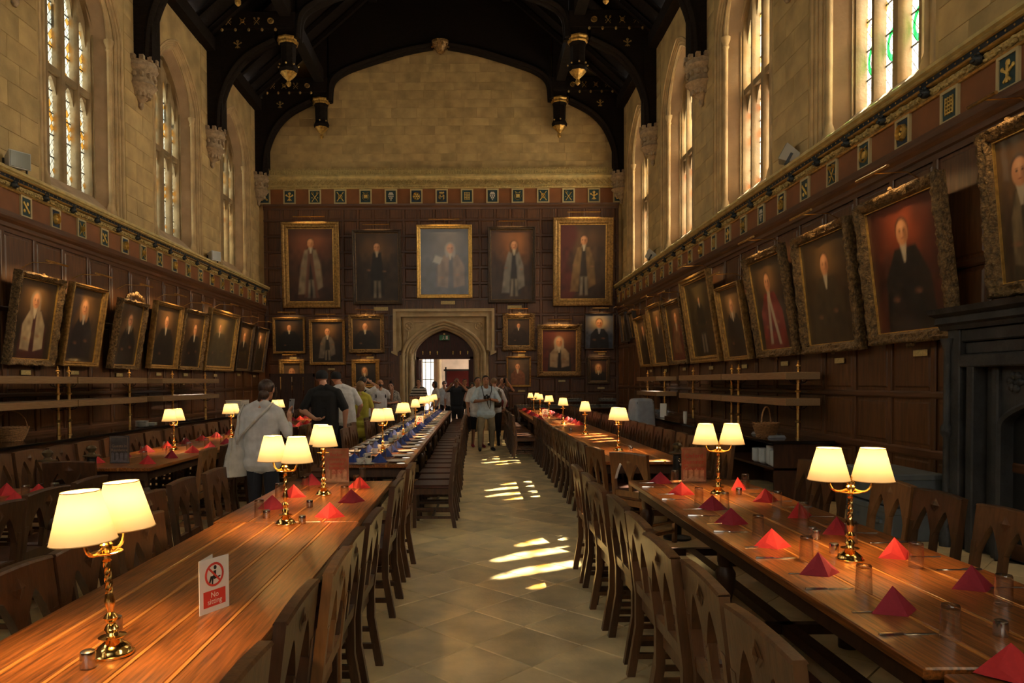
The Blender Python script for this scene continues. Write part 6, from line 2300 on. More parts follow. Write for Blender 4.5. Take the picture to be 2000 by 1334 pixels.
FW = [
    # left, top, right, bottom (photo), frame width, style, paint, label
    (554, 436, 664, 602, .22, 'gold', dict(kind='full', seed=31, coat=(.015, .010, .008), robe=(.25, .19, .12), sash=(.14, .05, .03), bg=(.05, .018, .009), glow=(.20, .06, .025), hy=.80), 'large gilt-framed full-length portrait in robes, leftmost of the upper five'),
    (691, 451, 784, 595, .11, 'dark', dict(kind='full', seed=32, coat=DARK, scarf=(.45, .36, .25), bg=(.03, .016, .008), glow=(.13, .065, .025), hy=.79), 'dark-framed full-length portrait of a man in black, second of upper five'),
    (815, 441, 922, 583, .13, 'bright', dict(kind='seated', seed=33, coat=(.055, .05, .06), robe=(.19, .12, .08), wig=(.30, .26, .22), bg=(.05, .055, .07), glow=(.15, .12, .10), hx=.62, hy=.70, hs=.75, paper=True), 'gilt-framed glare-tinted portrait of a wigged man, middle of the upper five'),  # bluish window glare is put into this picture's pigment
    (953, 444.5, 1045, 592, .11, 'dark', dict(kind='full', seed=34, coat=(.02, .018, .02), robe=(.20, .18, .15), wig=(.10, .05, .02), bg=(.035, .016, .008), glow=(.26, .10, .03), hx=.56, hy=.78), 'dark-framed full-length portrait with pale sleeves, fourth of upper five'),
    (1079.5, 427, 1195.5, 598, .24, 'gold', dict(kind='full', seed=35, coat=(.02, .012, .010), robe=(.19, .11, .04), bg=(.045, .022, .014), glow=(.10, .05, .02), drape=(.09, .012, .010), hx=.52, hy=.79), 'largest gilt-framed full-length portrait in gold robes, rightmost of upper five'),
    (535, 620, 597, 691, .08, 'plain', dict(kind='half', seed=36, coat=(.006, .006, .006), bg=(.012, .009, .007), glow=(.10, .05, .02), hs=.9), 'dark portrait lit by a bright bar, lower row far left'),
    (606, 624, 675, 713, .10, 'plain', dict(kind='full', seed=37, coat=(.012, .011, .012), robe=(.17, .14, .11), bg=(.016, .010, .007), glow=(.15, .075, .025), hy=.76, hs=1.4), 'portrait of a man in a fur-trimmed robe, lower row left'),
    (682, 615, 751, 690, .13, 'carved', dict(kind='half', seed=38, coat=DARK, bg=(.03, .016, .008), glow=(.17, .085, .03), hx=.45, hs=1.1), 'portrait of a young clergyman in carved frame, left of the doorway'),
    (547, 702, 595, 762, .16, 'plain', dict(kind='bust', seed=39, coat=DARK, bg=(.06, .04, .025), glow=(.20, .12, .06), hy=.62, hs=2.0), 'small portrait head half hidden by the timber screen'),
    (688, 702, 741.5, 758, .14, 'plain', dict(kind='bust', seed=40, coat=(.008, .008, .010), bg=(.012, .009, .008), glow=(.025, .016, .012), wig=(.17, .10, .05), hx=.45, hy=.66, hs=1.5), 'portrait of a fair-haired man in profile, lower row beside the doorway'),
    (981, 613, 1044, 685, .17, 'carved', dict(kind='half', seed=41, coat=(.02, .010, .006), bg=(.03, .016, .008), glow=(.05, .025, .012), hs=.8), 'dim portrait in a heavy carved frame, right of the doorway'),
    (989, 696, 1036.6, 755.5, .06, 'plain', dict(kind='seated', seed=42, coat=(.16, .06, .03), bg=(.05, .035, .022), glow=(.12, .07, .04), hx=.45, hy=.68, hs=1.1), 'modern portrait of a person leaning on one hand, right of the doorway'),
    (1049, 634, 1134, 736, .17, 'carved', dict(kind='seated', seed=43, coat=(.012, .010, .010), robe=(.32, .24, .15), wig=(.34, .28, .20), bg=(.06, .018, .008), glow=(.16, .055, .02), hy=.70, hs=1.1, drape=(.10, .016, .010)), 'portrait of a wigged bishop with wide pale sleeves, lower row right'),
    (1141, 612, 1198, 682.5, .03, 'dark', dict(kind='seated', seed=44, coat=(.012, .013, .018), bg=(.06, .085, .14), glow=(.50, .36, .17), hy=.72, hs=1.3, scarf=(.30, .30, .34)), 'bright modern portrait of a man in dark suit on blue sofa'),
    (1146, 696, 1190.5, 750, .11, 'dark', dict(kind='bust', seed=45, coat=DARK, wig=(.30, .19, .09), bg=(.02, .010, .006), glow=(.13, .04, .015), hy=.62, hs=1.5), 'small dark portrait of a white-haired man, lower row far right'),
]
for i, (x0, y0, x1, y1, fw_, style, pk, lab) in enumerate(FW):
    yy = FY - .03 - (.02)
    a, b = px(x0, y1, Y=yy), px(x1, y0, Y=yy)
    w, h = b.x - a.x, b.z - a.z
    tilt = .05 if i > 4 else (.06, .075, .052, .042, .06)[i]
    portrait(lab, ((a.x + b.x) / 2, yy - .03, a.z), 0, tilt, w, h, fw_, style, pk, res=44, group='portraits on the far wall')
    picture_light('slim picture light over %s' % ('the upper portrait, %s from the left' % ORD[i].replace('nearest', 'first').replace('second first', 'second') if i < 5 else 'the lower portrait, %s from the left' % ORD[i - 5].replace('nearest', 'first').replace('second first', 'second')),
                  ((a.x + b.x) / 2, yy - .38, b.z + .14), 0, w * .55, .40, watt=PICTURE_W * w * h * (.22 if i < 5 else .65), aim=(0, .45, -1))
    if i not in (0, 4, 8):
        put('name_plate', plaque_me if i > 4 else MB().box(-.24, .24, -.012, 0, -.06, .06, .004).mesh('name_plate', M['plaque']), (a.x + b.x) / 2 + .1, FY - .02, a.z - .14, 0, 'pale brass name plate under the far wall portrait, %s listed' % ORD[i], 'name plate', 'name plates on the far wall')

# ================================================================== PEOPLE
def cloth_mat(name, col, var=.12, scale=14, c2=None):
    return plain(name, col, .85, var=var, scale=scale, c2=c2, bump=.12, bscale=30)


PM = {
    'skin': plain('skin_warm', (.45, .22, .13), .55), 'skin_light': plain('skin_light', (.56, .29, .19), .55), 'skin_tan': plain('skin_tan', (.32, .145, .075), .55),
    'hair_dark': plain('hair_dark', (.014, .009, .007), .5, var=.3, scale=60, stretch=(1, 1, .2), bump=.4, bscale=80), 'hair_brown': plain('hair_brown', (.040, .018, .010), .5, var=.4, scale=60, stretch=(1, 1, .2), bump=.4, bscale=80),
    'hair_fair': plain('hair_fair', (.20, .11, .045), .5, var=.3, scale=60, bump=.4, bscale=80),
    'white_shirt': cloth_mat('cloth_white', (.66, .66, .67)), 'linen': cloth_mat('cloth_linen', (.60, .61, .64)), 'tee_black': cloth_mat('cloth_black', (.010, .009, .010)),
    'navy': cloth_mat('cloth_navy', (.012, .014, .022)), 'jeans': cloth_mat('denim_dark', (.012, .014, .024)), 'blue_shirt': cloth_mat('cloth_pale_blue', (.46, .57, .66)),
    'khaki': cloth_mat('cloth_khaki', (.27, .22, .14)), 'yellow': cloth_mat('cloth_yellow', (.40, .37, .045)), 'olive': cloth_mat('cloth_olive', (.035, .028, .016)),
    'pink': cloth_mat('cloth_pink', (.52, .30, .27)), 'floral': cloth_mat('cloth_print', (.03, .03, .03), scale=38, c2=(.50, .48, .44)), 'striped': cloth_mat('cloth_striped', (.40, .38, .36)),
    'plaid': cloth_mat('cloth_plaid', (.03, .012, .012), scale=30, c2=(.16, .12, .11)), 'shoe': plain('shoe_dark', (.012, .012, .014), .6), 'shoe_red': plain('shoe_red', (.35, .02, .04), .6),
    'tote': cloth_mat('tote_canvas', (.60, .58, .55)), 'pack': cloth_mat('pack_black', (.014, .013, .014)), 'cap': cloth_mat('cap_black', (.008, .008, .010)),
    'glassblack': plain('dark_plastic', (.008, .008, .009), .2), 'screen': plain('phone_back', (.22, .22, .23), .25),
}
# horizontal stripes for the polo shirt
nt = PM['striped'].node_tree
tc, sx_, wv = node(nt, 'ShaderNodeTexCoord'), node(nt, 'ShaderNodeSeparateXYZ'), node(nt, 'ShaderNodeMath', operation='SINE')
ml, gt, mxr = node(nt, 'ShaderNodeMath', operation='MULTIPLY'), node(nt, 'ShaderNodeMath', operation='GREATER_THAN'), node(nt, 'ShaderNodeMix', data_type='RGBA')
nt.links.new(tc.outputs['Object'], sx_.inputs[0])
ml.inputs[1].default_value = 70
gt.inputs[1].default_value = .2
nt.links.new(sx_.outputs['Z'], ml.inputs[0])
nt.links.new(ml.outputs[0], wv.inputs[0])
nt.links.new(wv.outputs[0], gt.inputs[0])
nt.links.new(gt.outputs[0], mxr.inputs['Factor'])
mxr.inputs['A'].default_value = (.42, .40, .38, 1)
mxr.inputs['B'].default_value = (.03, .028, .028, 1)
nt.links.new(mxr.outputs['Result'], nt.nodes['Principled BSDF'].inputs['Base Color'])


def human(label, loc, rz, H=1.72, fat=1.0, top='white_shirt', bottom='jeans', skin='skin', hair='hair_dark', sleeve=.45, shorts=False, hem=.86, voxel=.011,
          le=None, lw=None, re=None, rw=None, head=(0, 0), leanx=0.0, leany=0.0, hairstyle='short', shoe='shoe', stance=.10, step=0.0, dress=False, loose=1.0, face=True, lfing=None, rfing=None):
    """figure facing local +y, feet on z=0; elbows/wrists in metres for a 1.75 m body"""
    k = H / 1.75
    prims = []                                      # (a, ra, b, rb, material)
    mats = [skin, top, bottom, shoe]
    SK, TP, BT, SH = 0, 1, 2, 3

    def sway(p):                                    # the upper body leans from the hips
        z = max(0.0, p[2] - .95)
        return Vector((p[0] + leanx * z, p[1] + leany * z, p[2]))

    def cap(a, ra, b, rb, m):
        prims.append((sway(a) * k, ra * k, sway(b) * k, rb * k, m))
    f = fat
    # legs
    for s in (-1, 1):
        hip, kn_, an = (s * .088, 0, .90), (s * (stance * .95), .015 + s * step * .5, .49), (s * stance, -.015 + s * step, .085)
        lm_ = BT
        cap(hip, .092 * f, kn_, .062 * f * loose, lm_)
        cap(kn_, .060 * loose if not shorts else .052, an, .042 * loose if not shorts else .036, SK if shorts else BT)
        cap((an[0], an[1] - .03, .045), .042, (an[0] + s * .02, an[1] + .15, .035), .036, SH)
    # trunk
    cap((-.075, 0, .93), .112 * f, (.075, 0, .93), .112 * f, TP if hem < .9 else BT)
    cap((-.06, .005, 1.06), .108 * f, (.06, .005, 1.06), .108 * f, TP)
    cap((-.075, 0, 1.20), .112 * f, (.075, 0, 1.20), .112 * f, TP)
    cap((-.085, -.005, 1.32), .108 * f, (.085, -.005, 1.32), .108 * f, TP)
    cap((-.13, -.01, 1.405), .064 * f, (.13, -.01, 1.405), .064 * f, TP)
    for s in (-1, 1):
        cap((s * .035, -.02, 1.475), .052 * f, (s * .135, -.015, 1.425), .056 * f, TP)
        cap((s * .075, 0, .96), .112 * f, (s * .080, -.002, 1.32), .112 * f, TP)
        cap((s * .02, .012, .96), .112 * f, (s * .025, .0, 1.32), .112 * f, TP)
    if hem < .9:
        cap((-.085, 0, hem + .06), .108 * f * loose, (.085, 0, hem + .06), .108 * f * loose, TP)
    if dress:
        cap((-.06, 0, .80), .13 * f, (.06, 0, .80), .13 * f, TP)
        cap((-.07, 0, .60), .135 * f, (.07, 0, .60), .135 * f, TP)
    # neck and head
    hx, hy = head
    hc = Vector((hx * .10, .035 + hy * .08, 1.628 - abs(hy) * .015))
    cap((0, -.005, 1.44), .058 * (f * .5 + .5), (hc.x * .6, .005 + hy * .03, 1.55), .054 * (f * .5 + .5), SK)
    cap((hc.x, hc.y - .018, hc.z + .035), .083, (hc.x, hc.y - .01, hc.z + .015), .083, SK)
    cap((hc.x, hc.y + .018, hc.z + .03), .070, (hc.x, hc.y + .035 + hy * .02, hc.z - .065), .046, SK)
    if face:
        cap((hc.x, hc.y + .092, hc.z + .012), .008, (hc.x, hc.y + .104, hc.z - .016), .013, SK)
        for s in (-1, 1):
            cap((hc.x + s * .078, hc.y - .01, hc.z + .02), .014, (hc.x + s * .078, hc.y - .012, hc.z - .015), .011, SK)
    # arms and hands
    dl = {'e': (-.255, -.03, 1.15), 'w': (-.255, .05, .90)}
    arms_ = []
    for s, e, w, fg in ((-1, le, lw, lfing), (1, re, rw, rfing)):
        sh_ = (s * .178 * (.6 + .4 * f), -.01, 1.395)
        e = e or (s * (.23 + .03 * f), -.04, 1.14)
        w = w or (s * .25, .05, .90)
        sv, ev, wv_ = Vector(sh_), Vector(e), Vector(w)
        if sleeve >= 1.5:
            cap(sv, .062 * f, ev, .046 * loose, TP)
            cap(ev, .046 * loose, ev.lerp(wv_, min(1, sleeve - 1)), .036 * loose, TP)
            cap(ev.lerp(wv_, min(1, sleeve - 1)), .032, wv_, .027, SK)
        else:
            mid = sv.lerp(ev, min(1, sleeve * 1.6))
            cap(sv, .064 * f, mid, .060 * f * loose, TP)
            cap(mid, .046 * f, ev, .041 * f, SK)
            cap(ev, .041 * f, wv_, .028, SK)
        d = (wv_ - ev).normalized()
        if fg:
            d = Vector(fg).normalized()
        sd = d.cross(Vector((0, 0, 1)))
        if sd.length < .3:
            sd = Vector((0, 1, 0))
        sd.normalize()
        palm = wv_ + d * .065
        nrm = sd.cross(d).normalized()
        cap(wv_ + d * .01, .026, palm + sd * .014, .026, SK)
        cap(wv_ + d * .02, .024, palm - sd * .016, .024, SK)
        for q_, ln in ((-.030, .060), (-.010, .075), (.010, .080), (.029, .068)):
            b0 = palm + sd * q_ + d * .012
            b1 = b0 + d * ln * .55 + nrm * .008
            b2 = b1 + d * ln * .35 + nrm * .026
            cap(b0, .0115, b1, .0105, SK)
            cap(b1, .0105, b2, .0092, SK)
        t0 = wv_ + d * .03 + sd * .026
        t1 = t0 + sd * .028 + d * .030 + nrm * .012
        cap(t0, .0135, t1, .012, SK)
        cap(t1, .012, t1 + d * .028 + nrm * .012, .010, SK)
    m = MB()
    for a, ra, b, rb, _ in prims:
        n = 12
        ax = b - a
        if ax.length < 1e-5:
            ax = Vector((0, 0, 1e-4))
        pts = []
        rr = []
        u = ax.normalized()
        for i in range(5):
            t = PI / 2 * (1 - i / 4)
            pts.append(a - u * ra * math.sin(t))
            rr.append(max(ra * math.cos(t), .0008))
        for i in range(5):
            t = PI / 2 * i / 4
            pts.append(b + u * rb * math.sin(t))
            rr.append(max(rb * math.cos(t), .0008))
        # frames along a fixed axis
        o_ = u.orthogonal().normalized()
        o2 = u.cross(o_)
        m.loft([[p + (o_ * math.cos(2 * PI * j / n) + o2 * math.sin(2 * PI * j / n)) * r_ for j in range(n)] for p, r_ in zip(pts, rr)])
    tmp = bpy.data.objects.new('tmp', m.mesh('tmp', PM['skin']))
    COL.objects.link(tmp)
    md = tmp.modifiers.new('r', 'REMESH')
    md.mode = 'VOXEL'
    md.voxel_size = voxel
    sm = tmp.modifiers.new('s', 'SMOOTH')
    sm.factor = .5
    sm.iterations = 3 if voxel < .012 else 2
    bpy.context.view_layer.update()
    me = bpy.data.meshes.new_from_object(tmp.evaluated_get(bpy.context.evaluated_depsgraph_get()))
    old = tmp.data
    bpy.data.objects.remove(tmp)
    bpy.data.meshes.remove(old)
    nf = len(me.polygons)
    cen = np.empty(nf * 3)
    me.polygons.foreach_get('center', cen)
    cen = cen.reshape(-1, 3)
    best = np.full(nf, 1e9)
    mi = np.zeros(nf, dtype=np.int32)
    for a, ra, b, rb, mt in prims:
        A, B = np.array(a), np.array(b)
        ab = B - A
        t = np.clip(((cen - A) @ ab) / max(ab @ ab, 1e-9), 0, 1)
        d = np.linalg.norm(cen - A - t[:, None] * ab, axis=1) - (ra + (rb - ra) * t)
        w_ = d < best
        best[w_] = d[w_]
        mi[w_] = mt
    me.materials.clear()
    for q_ in mats:
        me.materials.append(PM[q_])
    me.polygons.foreach_set('material_index', mi)
    me.polygons.foreach_set('use_smooth', [True] * nf)
    me.name = 'person_body'
    t = thing('person', label, 'person', loc, rz)
    obj('body', me, t)
    # hair, eyes
    hc = sway(hc) * k
    h_ = MB()
    if hairstyle in ('short', 'bun', 'bob', 'tail'):
        rings = []
        for i in range(9):
            el = PI / 2 * (1 - i / 6.0)
            ring = []
            for j in range(18):
                az = 2 * PI * j / 18
                front = max(0, math.sin(az))
                e2 = max(el, .62 - .0 * front) if front > .35 else el
                if front > .35:
                    e2 = max(el, .42 + .25 * front)
                r_ = .092 if hairstyle != 'bob' else .102
                ring.append((hc.x + r_ * k * .93 * math.cos(e2) * math.cos(az), hc.y + (-.012 + r_ * 1.10 * math.cos(e2) * math.sin(az)) * k, hc.z + (.030 + r_ * 1.02 * math.sin(e2)) * k))
            rings.append(ring)
        h_.loft(rings)
        if hairstyle == 'bun':
            h_.ball((hc.x, hc.y - .01 * k, hc.z + .145 * k), .045 * k, 10, 7)
        if hairstyle == 'tail':
            h_.ball((hc.x, hc.y - .085 * k, hc.z - .045 * k), (.060 * k, .05 * k, .055 * k), 12, 8)
            h_.tube([(hc.x - .03 * k, hc.y - .09 * k, hc.z - .06 * k), (hc.x - .05 * k, hc.y - .085 * k, hc.z - .12 * k), (hc.x - .045 * k, hc.y - .07 * k, hc.z - .17 * k)], [.03 * k, .022 * k, .006 * k], 8)
            h_.tube([(hc.x + .07 * k, hc.y + .05 * k, hc.z + .03 * k), (hc.x + .085 * k, hc.y + .055 * k, hc.z - .04 * k), (hc.x + .07 * k, hc.y + .05 * k, hc.z - .10 * k)], [.02 * k, .018 * k, .005 * k], 8)
        if hairstyle == 'bob':
            h_.ball((hc.x, hc.y - .035 * k, hc.z - .03 * k), (.098 * k, .078 * k, .105 * k), 14, 8)
        h_.build('hair', PM[hair], t, smooth=60)
    elif hairstyle == 'long':
        h_.ball((hc.x, hc.y - .02 * k, hc.z + .035 * k), (.093 * k, .102 * k, .095 * k), 14, 8)
        h_.ball((hc.x, hc.y - .065 * k, hc.z - .10 * k), (.085 * k, .045 * k, .15 * k), 12, 8)
        h_.build('hair', PM[hair], t, smooth=60)
    if hairstyle == 'cap':
        c = MB()
        c.lathe([(.092 * k, -.02 * k), (.098 * k, .0), (.101 * k, .03 * k), (.094 * k, .07 * k), (.068 * k, .102 * k), (.03 * k, .116 * k), (.001, .118 * k)], 20)
        c.xf(Matrix.Translation((hc.x, hc.y - .014 * k, hc.z + .012 * k)) @ Matrix.Diagonal((.97, 1.10, 1, 1)))
        c.build('baseball_cap', PM['cap'], t, smooth=50)
        b = MB()
        b.loft([[(hc.x + .075 * k * math.cos(a), hc.y + (.06 + q_ * .10 * math.sin(a)) * k, hc.z + (.035 - .012 * q_ + z) * k) for a in [PI * i / 10 for i in range(11)]] for q_, z in ((.2, .006), (1, 0), (1, -.006), (.2, -.002))], closed=False, cap=False)
        b.build('cap_peak', PM['cap'], t, smooth=50)
    if face:
        for s in (-1, 1):
            e = MB()
            e.ball((hc.x + s * .032 * k, hc.y + .083 * k, hc.z + .022 * k), (.011 * k, .007 * k, .006 * k), 8, 5)
            e.build('eye', PM['hair_dark'], t)
            e = MB().box(hc.x + s * .032 * k - .016 * k, hc.x + s * .032 * k + .016 * k, hc.y + .082 * k, hc.y + .090 * k, hc.z + .038 * k, hc.z + .044 * k)
            e.build('eyebrow', PM['hair_dark'], t)
        mo = MB().ball((hc.x, hc.y + .080 * k, hc.z - .055 * k), (.022 * k, .010 * k, .006 * k), 8, 5)
        mo.build('mouth', plain('lips', (.22, .07, .05), .5) if 'lips' not in bpy.data.materials else bpy.data.materials['lips'], t)
    t['scale_k'] = k
    return t


def at_person(t, v):
    """world point for a point given in the person's own frame (1.75 m body)"""
    k = t['scale_k']
    R = Matrix.Rotation(t.rotation_euler.z, 3, 'Z')
    return Vector(t.location) + R @ (Vector(v) * k)


def phone(t, v, label, rx=0.0, rz_add=0.0):
    p = at_person(t, v)
    o = thing('mobile_phone', label, 'phone', p.to_tuple(), t.rotation_euler.z + rz_add)
    o.rotation_euler.x = rx
    MB().box(-.038, .038, -.004, .004, -.075, .075, .003).build('case', PM['screen'], o)
    MB().box(-.034, .034, .0041, .0048, -.07, .07).build('screen', PM['glassblack'], o)
    MB().ball((-.022, -.005, .055), (.009, .002, .009), 6, 4).build('lens', PM['glassblack'], o)
    return o


def backpack(t, label, col='pack'):
    p = at_person(t, (0, -.20, 1.20))
    o = thing('backpack', label, 'backpack', p.to_tuple(), t.rotation_euler.z)
    MB().box(-.14, .14, -.08, .09, -.21, .22, .05).build('sack', PM[col], o, smooth=50)
    MB().box(-.11, .11, -.12, -.075, -.17, .02, .03).build('pocket', PM[col], o, smooth=50)
    for s in (-1, 1):
        MB().tube([(s * .10, .06, .20), (s * .11, .13, .245), (s * .125, .24, .20), (s * .13, .30, .08), (s * .125, .24, -.08), (s * .12, .09, -.16)], .018, 6).build('strap', PM[col], o, smooth=50)
    return o


# woman in the white linen shirt, seen from behind
w1 = human('woman seen from behind in loose white linen shirt and dark jeans, phone raised', (-2.16, 7.22, 0), -.10, H=1.67, top='linen', bottom='jeans', skin='skin_light', hair='hair_brown', hairstyle='tail', sleeve=1.62, hem=.80,
           loose=1.12, voxel=.0095, le=(-.235, -.05, 1.14), lw=(-.24, .06, .92), re=(.275, .02, 1.16), rw=(.215, .23, 1.30), head=(.35, .25), fat=1.0, rfing=(-.1, .2, 1))
phone(w1, (.215, .30, 1.45), 'pale phone held up by the woman in white linen', rx=-.15, rz_add=-.5)
p0 = at_person(w1, (-.27, -.04, .98))
tb_ = thing('tote_bag', 'pale canvas tote bag hanging at the hip of the woman in white linen', 'bag', p0.to_tuple(), w1.rotation_euler.z + .9)
m = MB()
m.loft([[(w_ * math.cos(2 * PI * j / 20), d_ * math.sin(2 * PI * j / 20) + .01 * math.sin(3 * j), z) for j in range(20)] for z, w_, d_ in ((-.26, .085, .035), (-.255, .125, .055), (-.17, .135, .065), (-.05, .115, .05), (.05, .085, .03), (.12, .075, .018), (.14, .06, .010))])
m.build('sack', PM['tote'], tb_, smooth=60)
inv = (Matrix.Translation(p0) @ Matrix.Rotation(w1.rotation_euler.z + .9, 4, 'Z')).inverted()
kk = w1['scale_k']
for pth in (((-.26, -.06, 1.06), (-.19, -.135, 1.14), (-.03, -.150, 1.30), (.10, -.115, 1.43), (.13, -.02, 1.49), (.10, .09, 1.42)), ((-.25, -.05, 1.06), (-.22, -.12, 1.2), (-.215, -.10, 1.36), (-.19, -.03, 1.48), (-.17, .06, 1.42))):
    MB().tube([inv @ at_person(w1, v) for v in pth], .012, 6).build('strap', PM['tote'], tb_, smooth=60)

m2 = human('broad man in black T-shirt and black cap, back turned, arm behind back', (-2.44, 11.6, 0), .02, H=1.83, fat=1.22, top='tee_black', bottom='navy', skin='skin_light', hairstyle='cap', sleeve=.52, hem=.84, voxel=.0105,
           le=(-.335, -.08, 1.13), lw=(-.10, -.235, 1.00), lfing=(1, -.1, .05), re=(.325, -.05, 1.13), rw=(.30, .04, .88), head=(-.5, .1))
m3 = human('man in white T-shirt and black cap leaning beside the man in black', (-2.46, 13.5, 0), .30, H=1.84, fat=1.12, top='white_shirt', bottom='navy', skin='skin_light', hairstyle='cap', sleeve=.5, hem=.80, voxel=.012,
           le=(-.27, .08, 1.14), lw=(-.16, .30, 1.15), re=(.30, -.04, 1.14), rw=(.26, .14, .98), head=(-.7, .3), leanx=-.12)
sg_ = thing('sunglasses', 'dark sunglasses pushed up on the black cap of the man in white', 'sunglasses', at_person(m3, (-.16, .03, 1.735)).to_tuple(), .35)
MB().box(-.065, -.01, .06, .066, -.02, .02, .004).box(.01, .065, .06, .066, -.02, .02, .004).build('lenses', PM['glassblack'], sg_)
MB().box(-.012, .012, .06, .066, -.004, .006).box(-.098, -.093, -.09, .06, 0, .008).box(.093, .098, -.09, .06, 0, .008).box(-.098, -.06, .056, .064, 0, .008).box(.06, .098, .056, .064, 0, .008).build('frame', PM['glassblack'], sg_)
human('fair-haired woman in a yellow dress behind the man in white', (-2.42, 15.1, 0), .2, H=1.66, fat=.95, top='yellow', bottom='yellow', skin='skin_light', hair='hair_fair', hairstyle='bob', sleeve=.5, dress=True, hem=.80, voxel=.014)
m5 = human('dark-haired visitor in pale top with one elbow raised to take pictures', (-2.50, 15.9, 0), -.3, H=1.77, top='white_shirt', bottom='olive', skin='skin', hairstyle='short', sleeve=.4, voxel=.014,
           re=(.33, .06, 1.52), rw=(.10, .20, 1.62), le=(-.30, .10, 1.45), lw=(-.10, .24, 1.60))
backpack(m5, 'dark olive backpack on the visitor raising an elbow', 'olive')
m6 = human('bald bearded man in grey T-shirt raising one hand, near far wall', (-2.60, 19.6, 0), PI + .3, H=1.72, fat=1.05, top='linen', bottom='olive', skin='skin', hairstyle='none', sleeve=.45, voxel=.014,
           le=(-.30, .06, 1.18), lw=(-.32, .18, 1.44), lfing=(0, 0, 1), re=(.27, .0, 1.13), rw=(.12, .22, 1.10))
bd = MB().ball(at_person(m6, (0, .085, 1.585)) - Vector(m6.location), (.055, .05, .045), 10, 6)
bd.xf(Matrix.Rotation(-m6.rotation_euler.z, 4, 'Z'))
bd.build('beard', PM['hair_dark'], m6, smooth=60)
backpack(m6, 'black backpack on the bald bearded man')
human('woman with top-knot in black and white printed shirt looking down', (-2.46, 21.1, 0), PI - .1, H=1.64, top='floral', bottom='olive', skin='skin_light', hair='hair_dark', hairstyle='bun', sleeve=.62, hem=.74, loose=1.1, voxel=.014,
      le=(-.25, .02, 1.13), lw=(-.06, .22, 1.10), re=(.26, .02, 1.13), rw=(.08, .24, 1.08), head=(0, .6))
human('man in striped polo shirt standing left of the doorway', (-1.80, 23.1, 0), PI - .35, H=1.75, fat=1.1, top='striped', bottom='navy', skin='skin', hairstyle='short', sleeve=.5, voxel=.016,
      le=(-.27, .05, 1.13), lw=(-.05, .24, 1.16), re=(.28, .05, 1.14), rw=(.06, .25, 1.12))
human('dark-haired woman in profile in the doorway', (-1.34, 24.35, 0), PI / 2 + .4, H=1.66, top='linen', bottom='navy', skin='skin', hairstyle='bob', sleeve=.5, voxel=.016)
m10 = human('man with sunglasses and pale blue shirt just beyond the doorway', (-1.08, 25.5, 0), PI, H=1.68, top='blue_shirt', bottom='navy', skin='skin', hairstyle='short', sleeve=.5, voxel=.018)
sg_ = thing('sunglasses', 'dark sunglasses worn by the man in blue beyond the doorway', 'sunglasses', at_person(m10, (0, .07, 1.66)).to_tuple(), PI)
MB().box(-.065, -.008, .055, .061, -.02, .02, .004).box(.008, .065, .055, .061, -.02, .02, .004).build('lenses', PM['glassblack'], sg_)
MB().box(-.012, .012, .055, .061, .0, .01).box(-.085, -.08, -.06, .06, .0, .008).box(.08, .085, -.06, .06, .0, .008).box(-.085, -.06, .053, .06, 0, .008).box(.06, .085, .053, .06, 0, .008).build('frame', PM['glassblack'], sg_)
m11 = human('stout man in black holding a camera to his face, end of blue table', (-.58, 23.0, 0), PI, H=1.76, fat=1.22, top='navy', bottom='tee_black', skin='skin_tan', hairstyle='short', sleeve=.5, hem=.72, voxel=.014,
            le=(-.33, .16, 1.36), lw=(-.09, .25, 1.60), re=(.33, .16, 1.36), rw=(.09, .25, 1.60))
p = at_person(m11, (0, .23, 1.66))
cm_ = thing('compact_camera', 'small silver camera before the face of the stout man', 'camera', p.to_tuple(), PI)
MB().box(-.055, .055, -.015, .015, -.035, .035, .006).build('body', PM['screen'], cm_)
MB().lathe([(.024, 0), (.024, .03), (.02, .032)], 12).xf(Matrix.Rotation(-PI / 2, 4, 'X')).build('lens', PM['glassblack'], cm_)
human('visitor in dark clothes half hidden beside the stout man', (-.33, 23.85, 0), PI, H=1.74, top='tee_black', bottom='navy', skin='skin', hairstyle='short', sleeve=.5, voxel=.018)
human('visitor in pale top behind the stout man in the doorway', (-.80, 24.9, 0), PI, H=1.62, top='linen', bottom='navy', skin='skin', hairstyle='short', sleeve=.5, voxel=.018)
m14 = human('long-haired woman in pink blouse and black trousers by the doorway', (-.08, 23.3, 0), PI, H=1.62, top='pink', bottom='tee_black', skin='skin', hairstyle='long', sleeve=.5, voxel=.014,
            le=(-.27, .0, 1.12), lw=(-.04, .2, 1.12), re=(.27, .0, 1.12), rw=(.05, .21, 1.10))
m15 = human('man in pale blue shirt and khaki trousers looking down at his camera', (.27, 16.85, 0), PI + .12, H=1.80, fat=1.06, top='blue_shirt', bottom='khaki', skin='skin_tan', hairstyle='short', sleeve=.56, hem=.80, loose=1.16, voxel=.0105,
            le=(-.29, .04, 1.14), lw=(-.02, .27, 1.20), re=(.31, .06, 1.14), rw=(.07, .28, 1.17), head=(.2, .8), stance=.15, step=.05)
p = at_person(m15, (.03, .34, 1.24))
cm_ = thing('slr_camera', 'black camera with strap held by the man in pale blue', 'camera', p.to_tuple(), PI + .12)
MB().box(-.07, .07, -.03, .03, -.045, .04, .01).box(-.025, .025, -.025, .025, .04, .065, .008).box(.04, .075, -.03, .045, -.045, .03, .01).build('body', PM['glassblack'], cm_)
MB().lathe([(.036, 0), (.036, .07), (.040, .075), (.040, .10), (.034, .102)], 16).xf(Matrix.Rotation(-PI / 2, 4, 'X')).build('lens', PM['glassblack'], cm_, smooth=40)
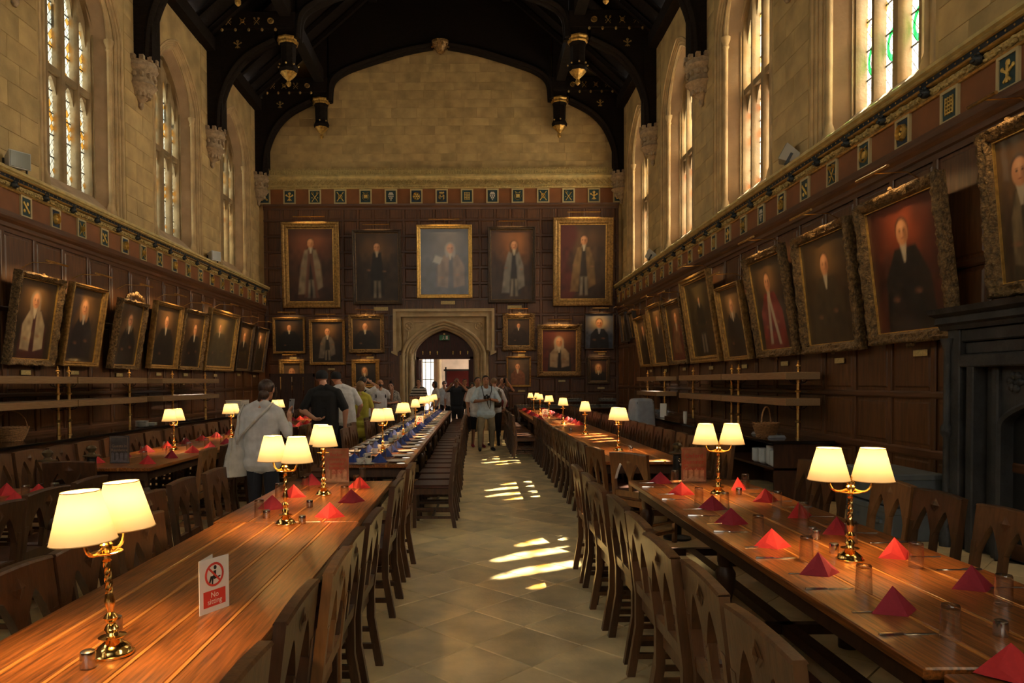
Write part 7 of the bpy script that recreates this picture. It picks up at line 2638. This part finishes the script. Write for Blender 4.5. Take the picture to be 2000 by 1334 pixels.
inv = (Matrix.Translation(p) @ Matrix.Rotation(PI + .12, 4, 'Z')).inverted()
for s in (-1, 1):
    MB().tube([inv @ at_person(m15, v) for v in ((.03 + s * .07, .34, 1.27), (s * .10, .20, 1.38), (s * .115, .08, 1.49), (s * .05, -.06, 1.52))], .009, 6).build('strap', PM['glassblack'], cm_)
MB().tube([inv @ at_person(m15, v) for v in ((-.05, .34, 1.22), (-.06, .33, 1.08), (-.04, .32, .98), (.0, .33, 1.06), (.03, .34, 1.20))], .009, 6).build('hanging_strap', PM['glassblack'], cm_)
human('man in white polo and black shorts just behind the man with camera', (.07, 17.75, 0), PI + .25, H=1.76, fat=1.02, top='white_shirt', bottom='tee_black', skin='skin_tan', hairstyle='short', sleeve=.55, hem=.78, shorts=True, shoe='shoe_red', voxel=.013, step=-.08)
m17 = human('visitor in white shirt with grey rucksack behind the man with camera', (.50, 18.1, 0), .2, H=1.74, top='white_shirt', bottom='tee_black', skin='skin', hair='hair_fair', hairstyle='short', sleeve=1.8, voxel=.014, le=(-.26, .02, 1.14), re=(.30, .0, 1.14), rw=(.28, .12, .95))
backpack(m17, 'grey-green rucksack on the visitor in white shirt', 'olive')
m18 = human('bald man in dark plaid shirt lifting a phone, right of the aisle', (.85, 21.6, 0), PI + .15, H=1.76, top='plaid', bottom='tee_black', skin='skin', hairstyle='none', sleeve=.55, voxel=.014,
            le=(-.30, .14, 1.36), lw=(-.12, .25, 1.60), re=(.30, .12, 1.30), rw=(.10, .25, 1.55))
phone(m18, (0, .29, 1.66), 'phone lifted by the bald man in plaid', rx=0)
rb_ = thing('red_shoulder_bag', 'dark red shoulder bag beside the man in plaid', 'bag', at_person(m18, (.02, .18, .98)).to_tuple(), PI)
MB().box(-.14, .14, -.05, .05, -.11, .11, .03).build('sack', plain('bag_red', (.16, .008, .016), .6), rb_, smooth=50)
MB().tube([(-.13, 0, .10), (-.10, -.02, .38), (0, -.05, .55), (.10, -.02, .38), (.13, 0, .10)], .012, 6).build('strap', PM['glassblack'], rb_)
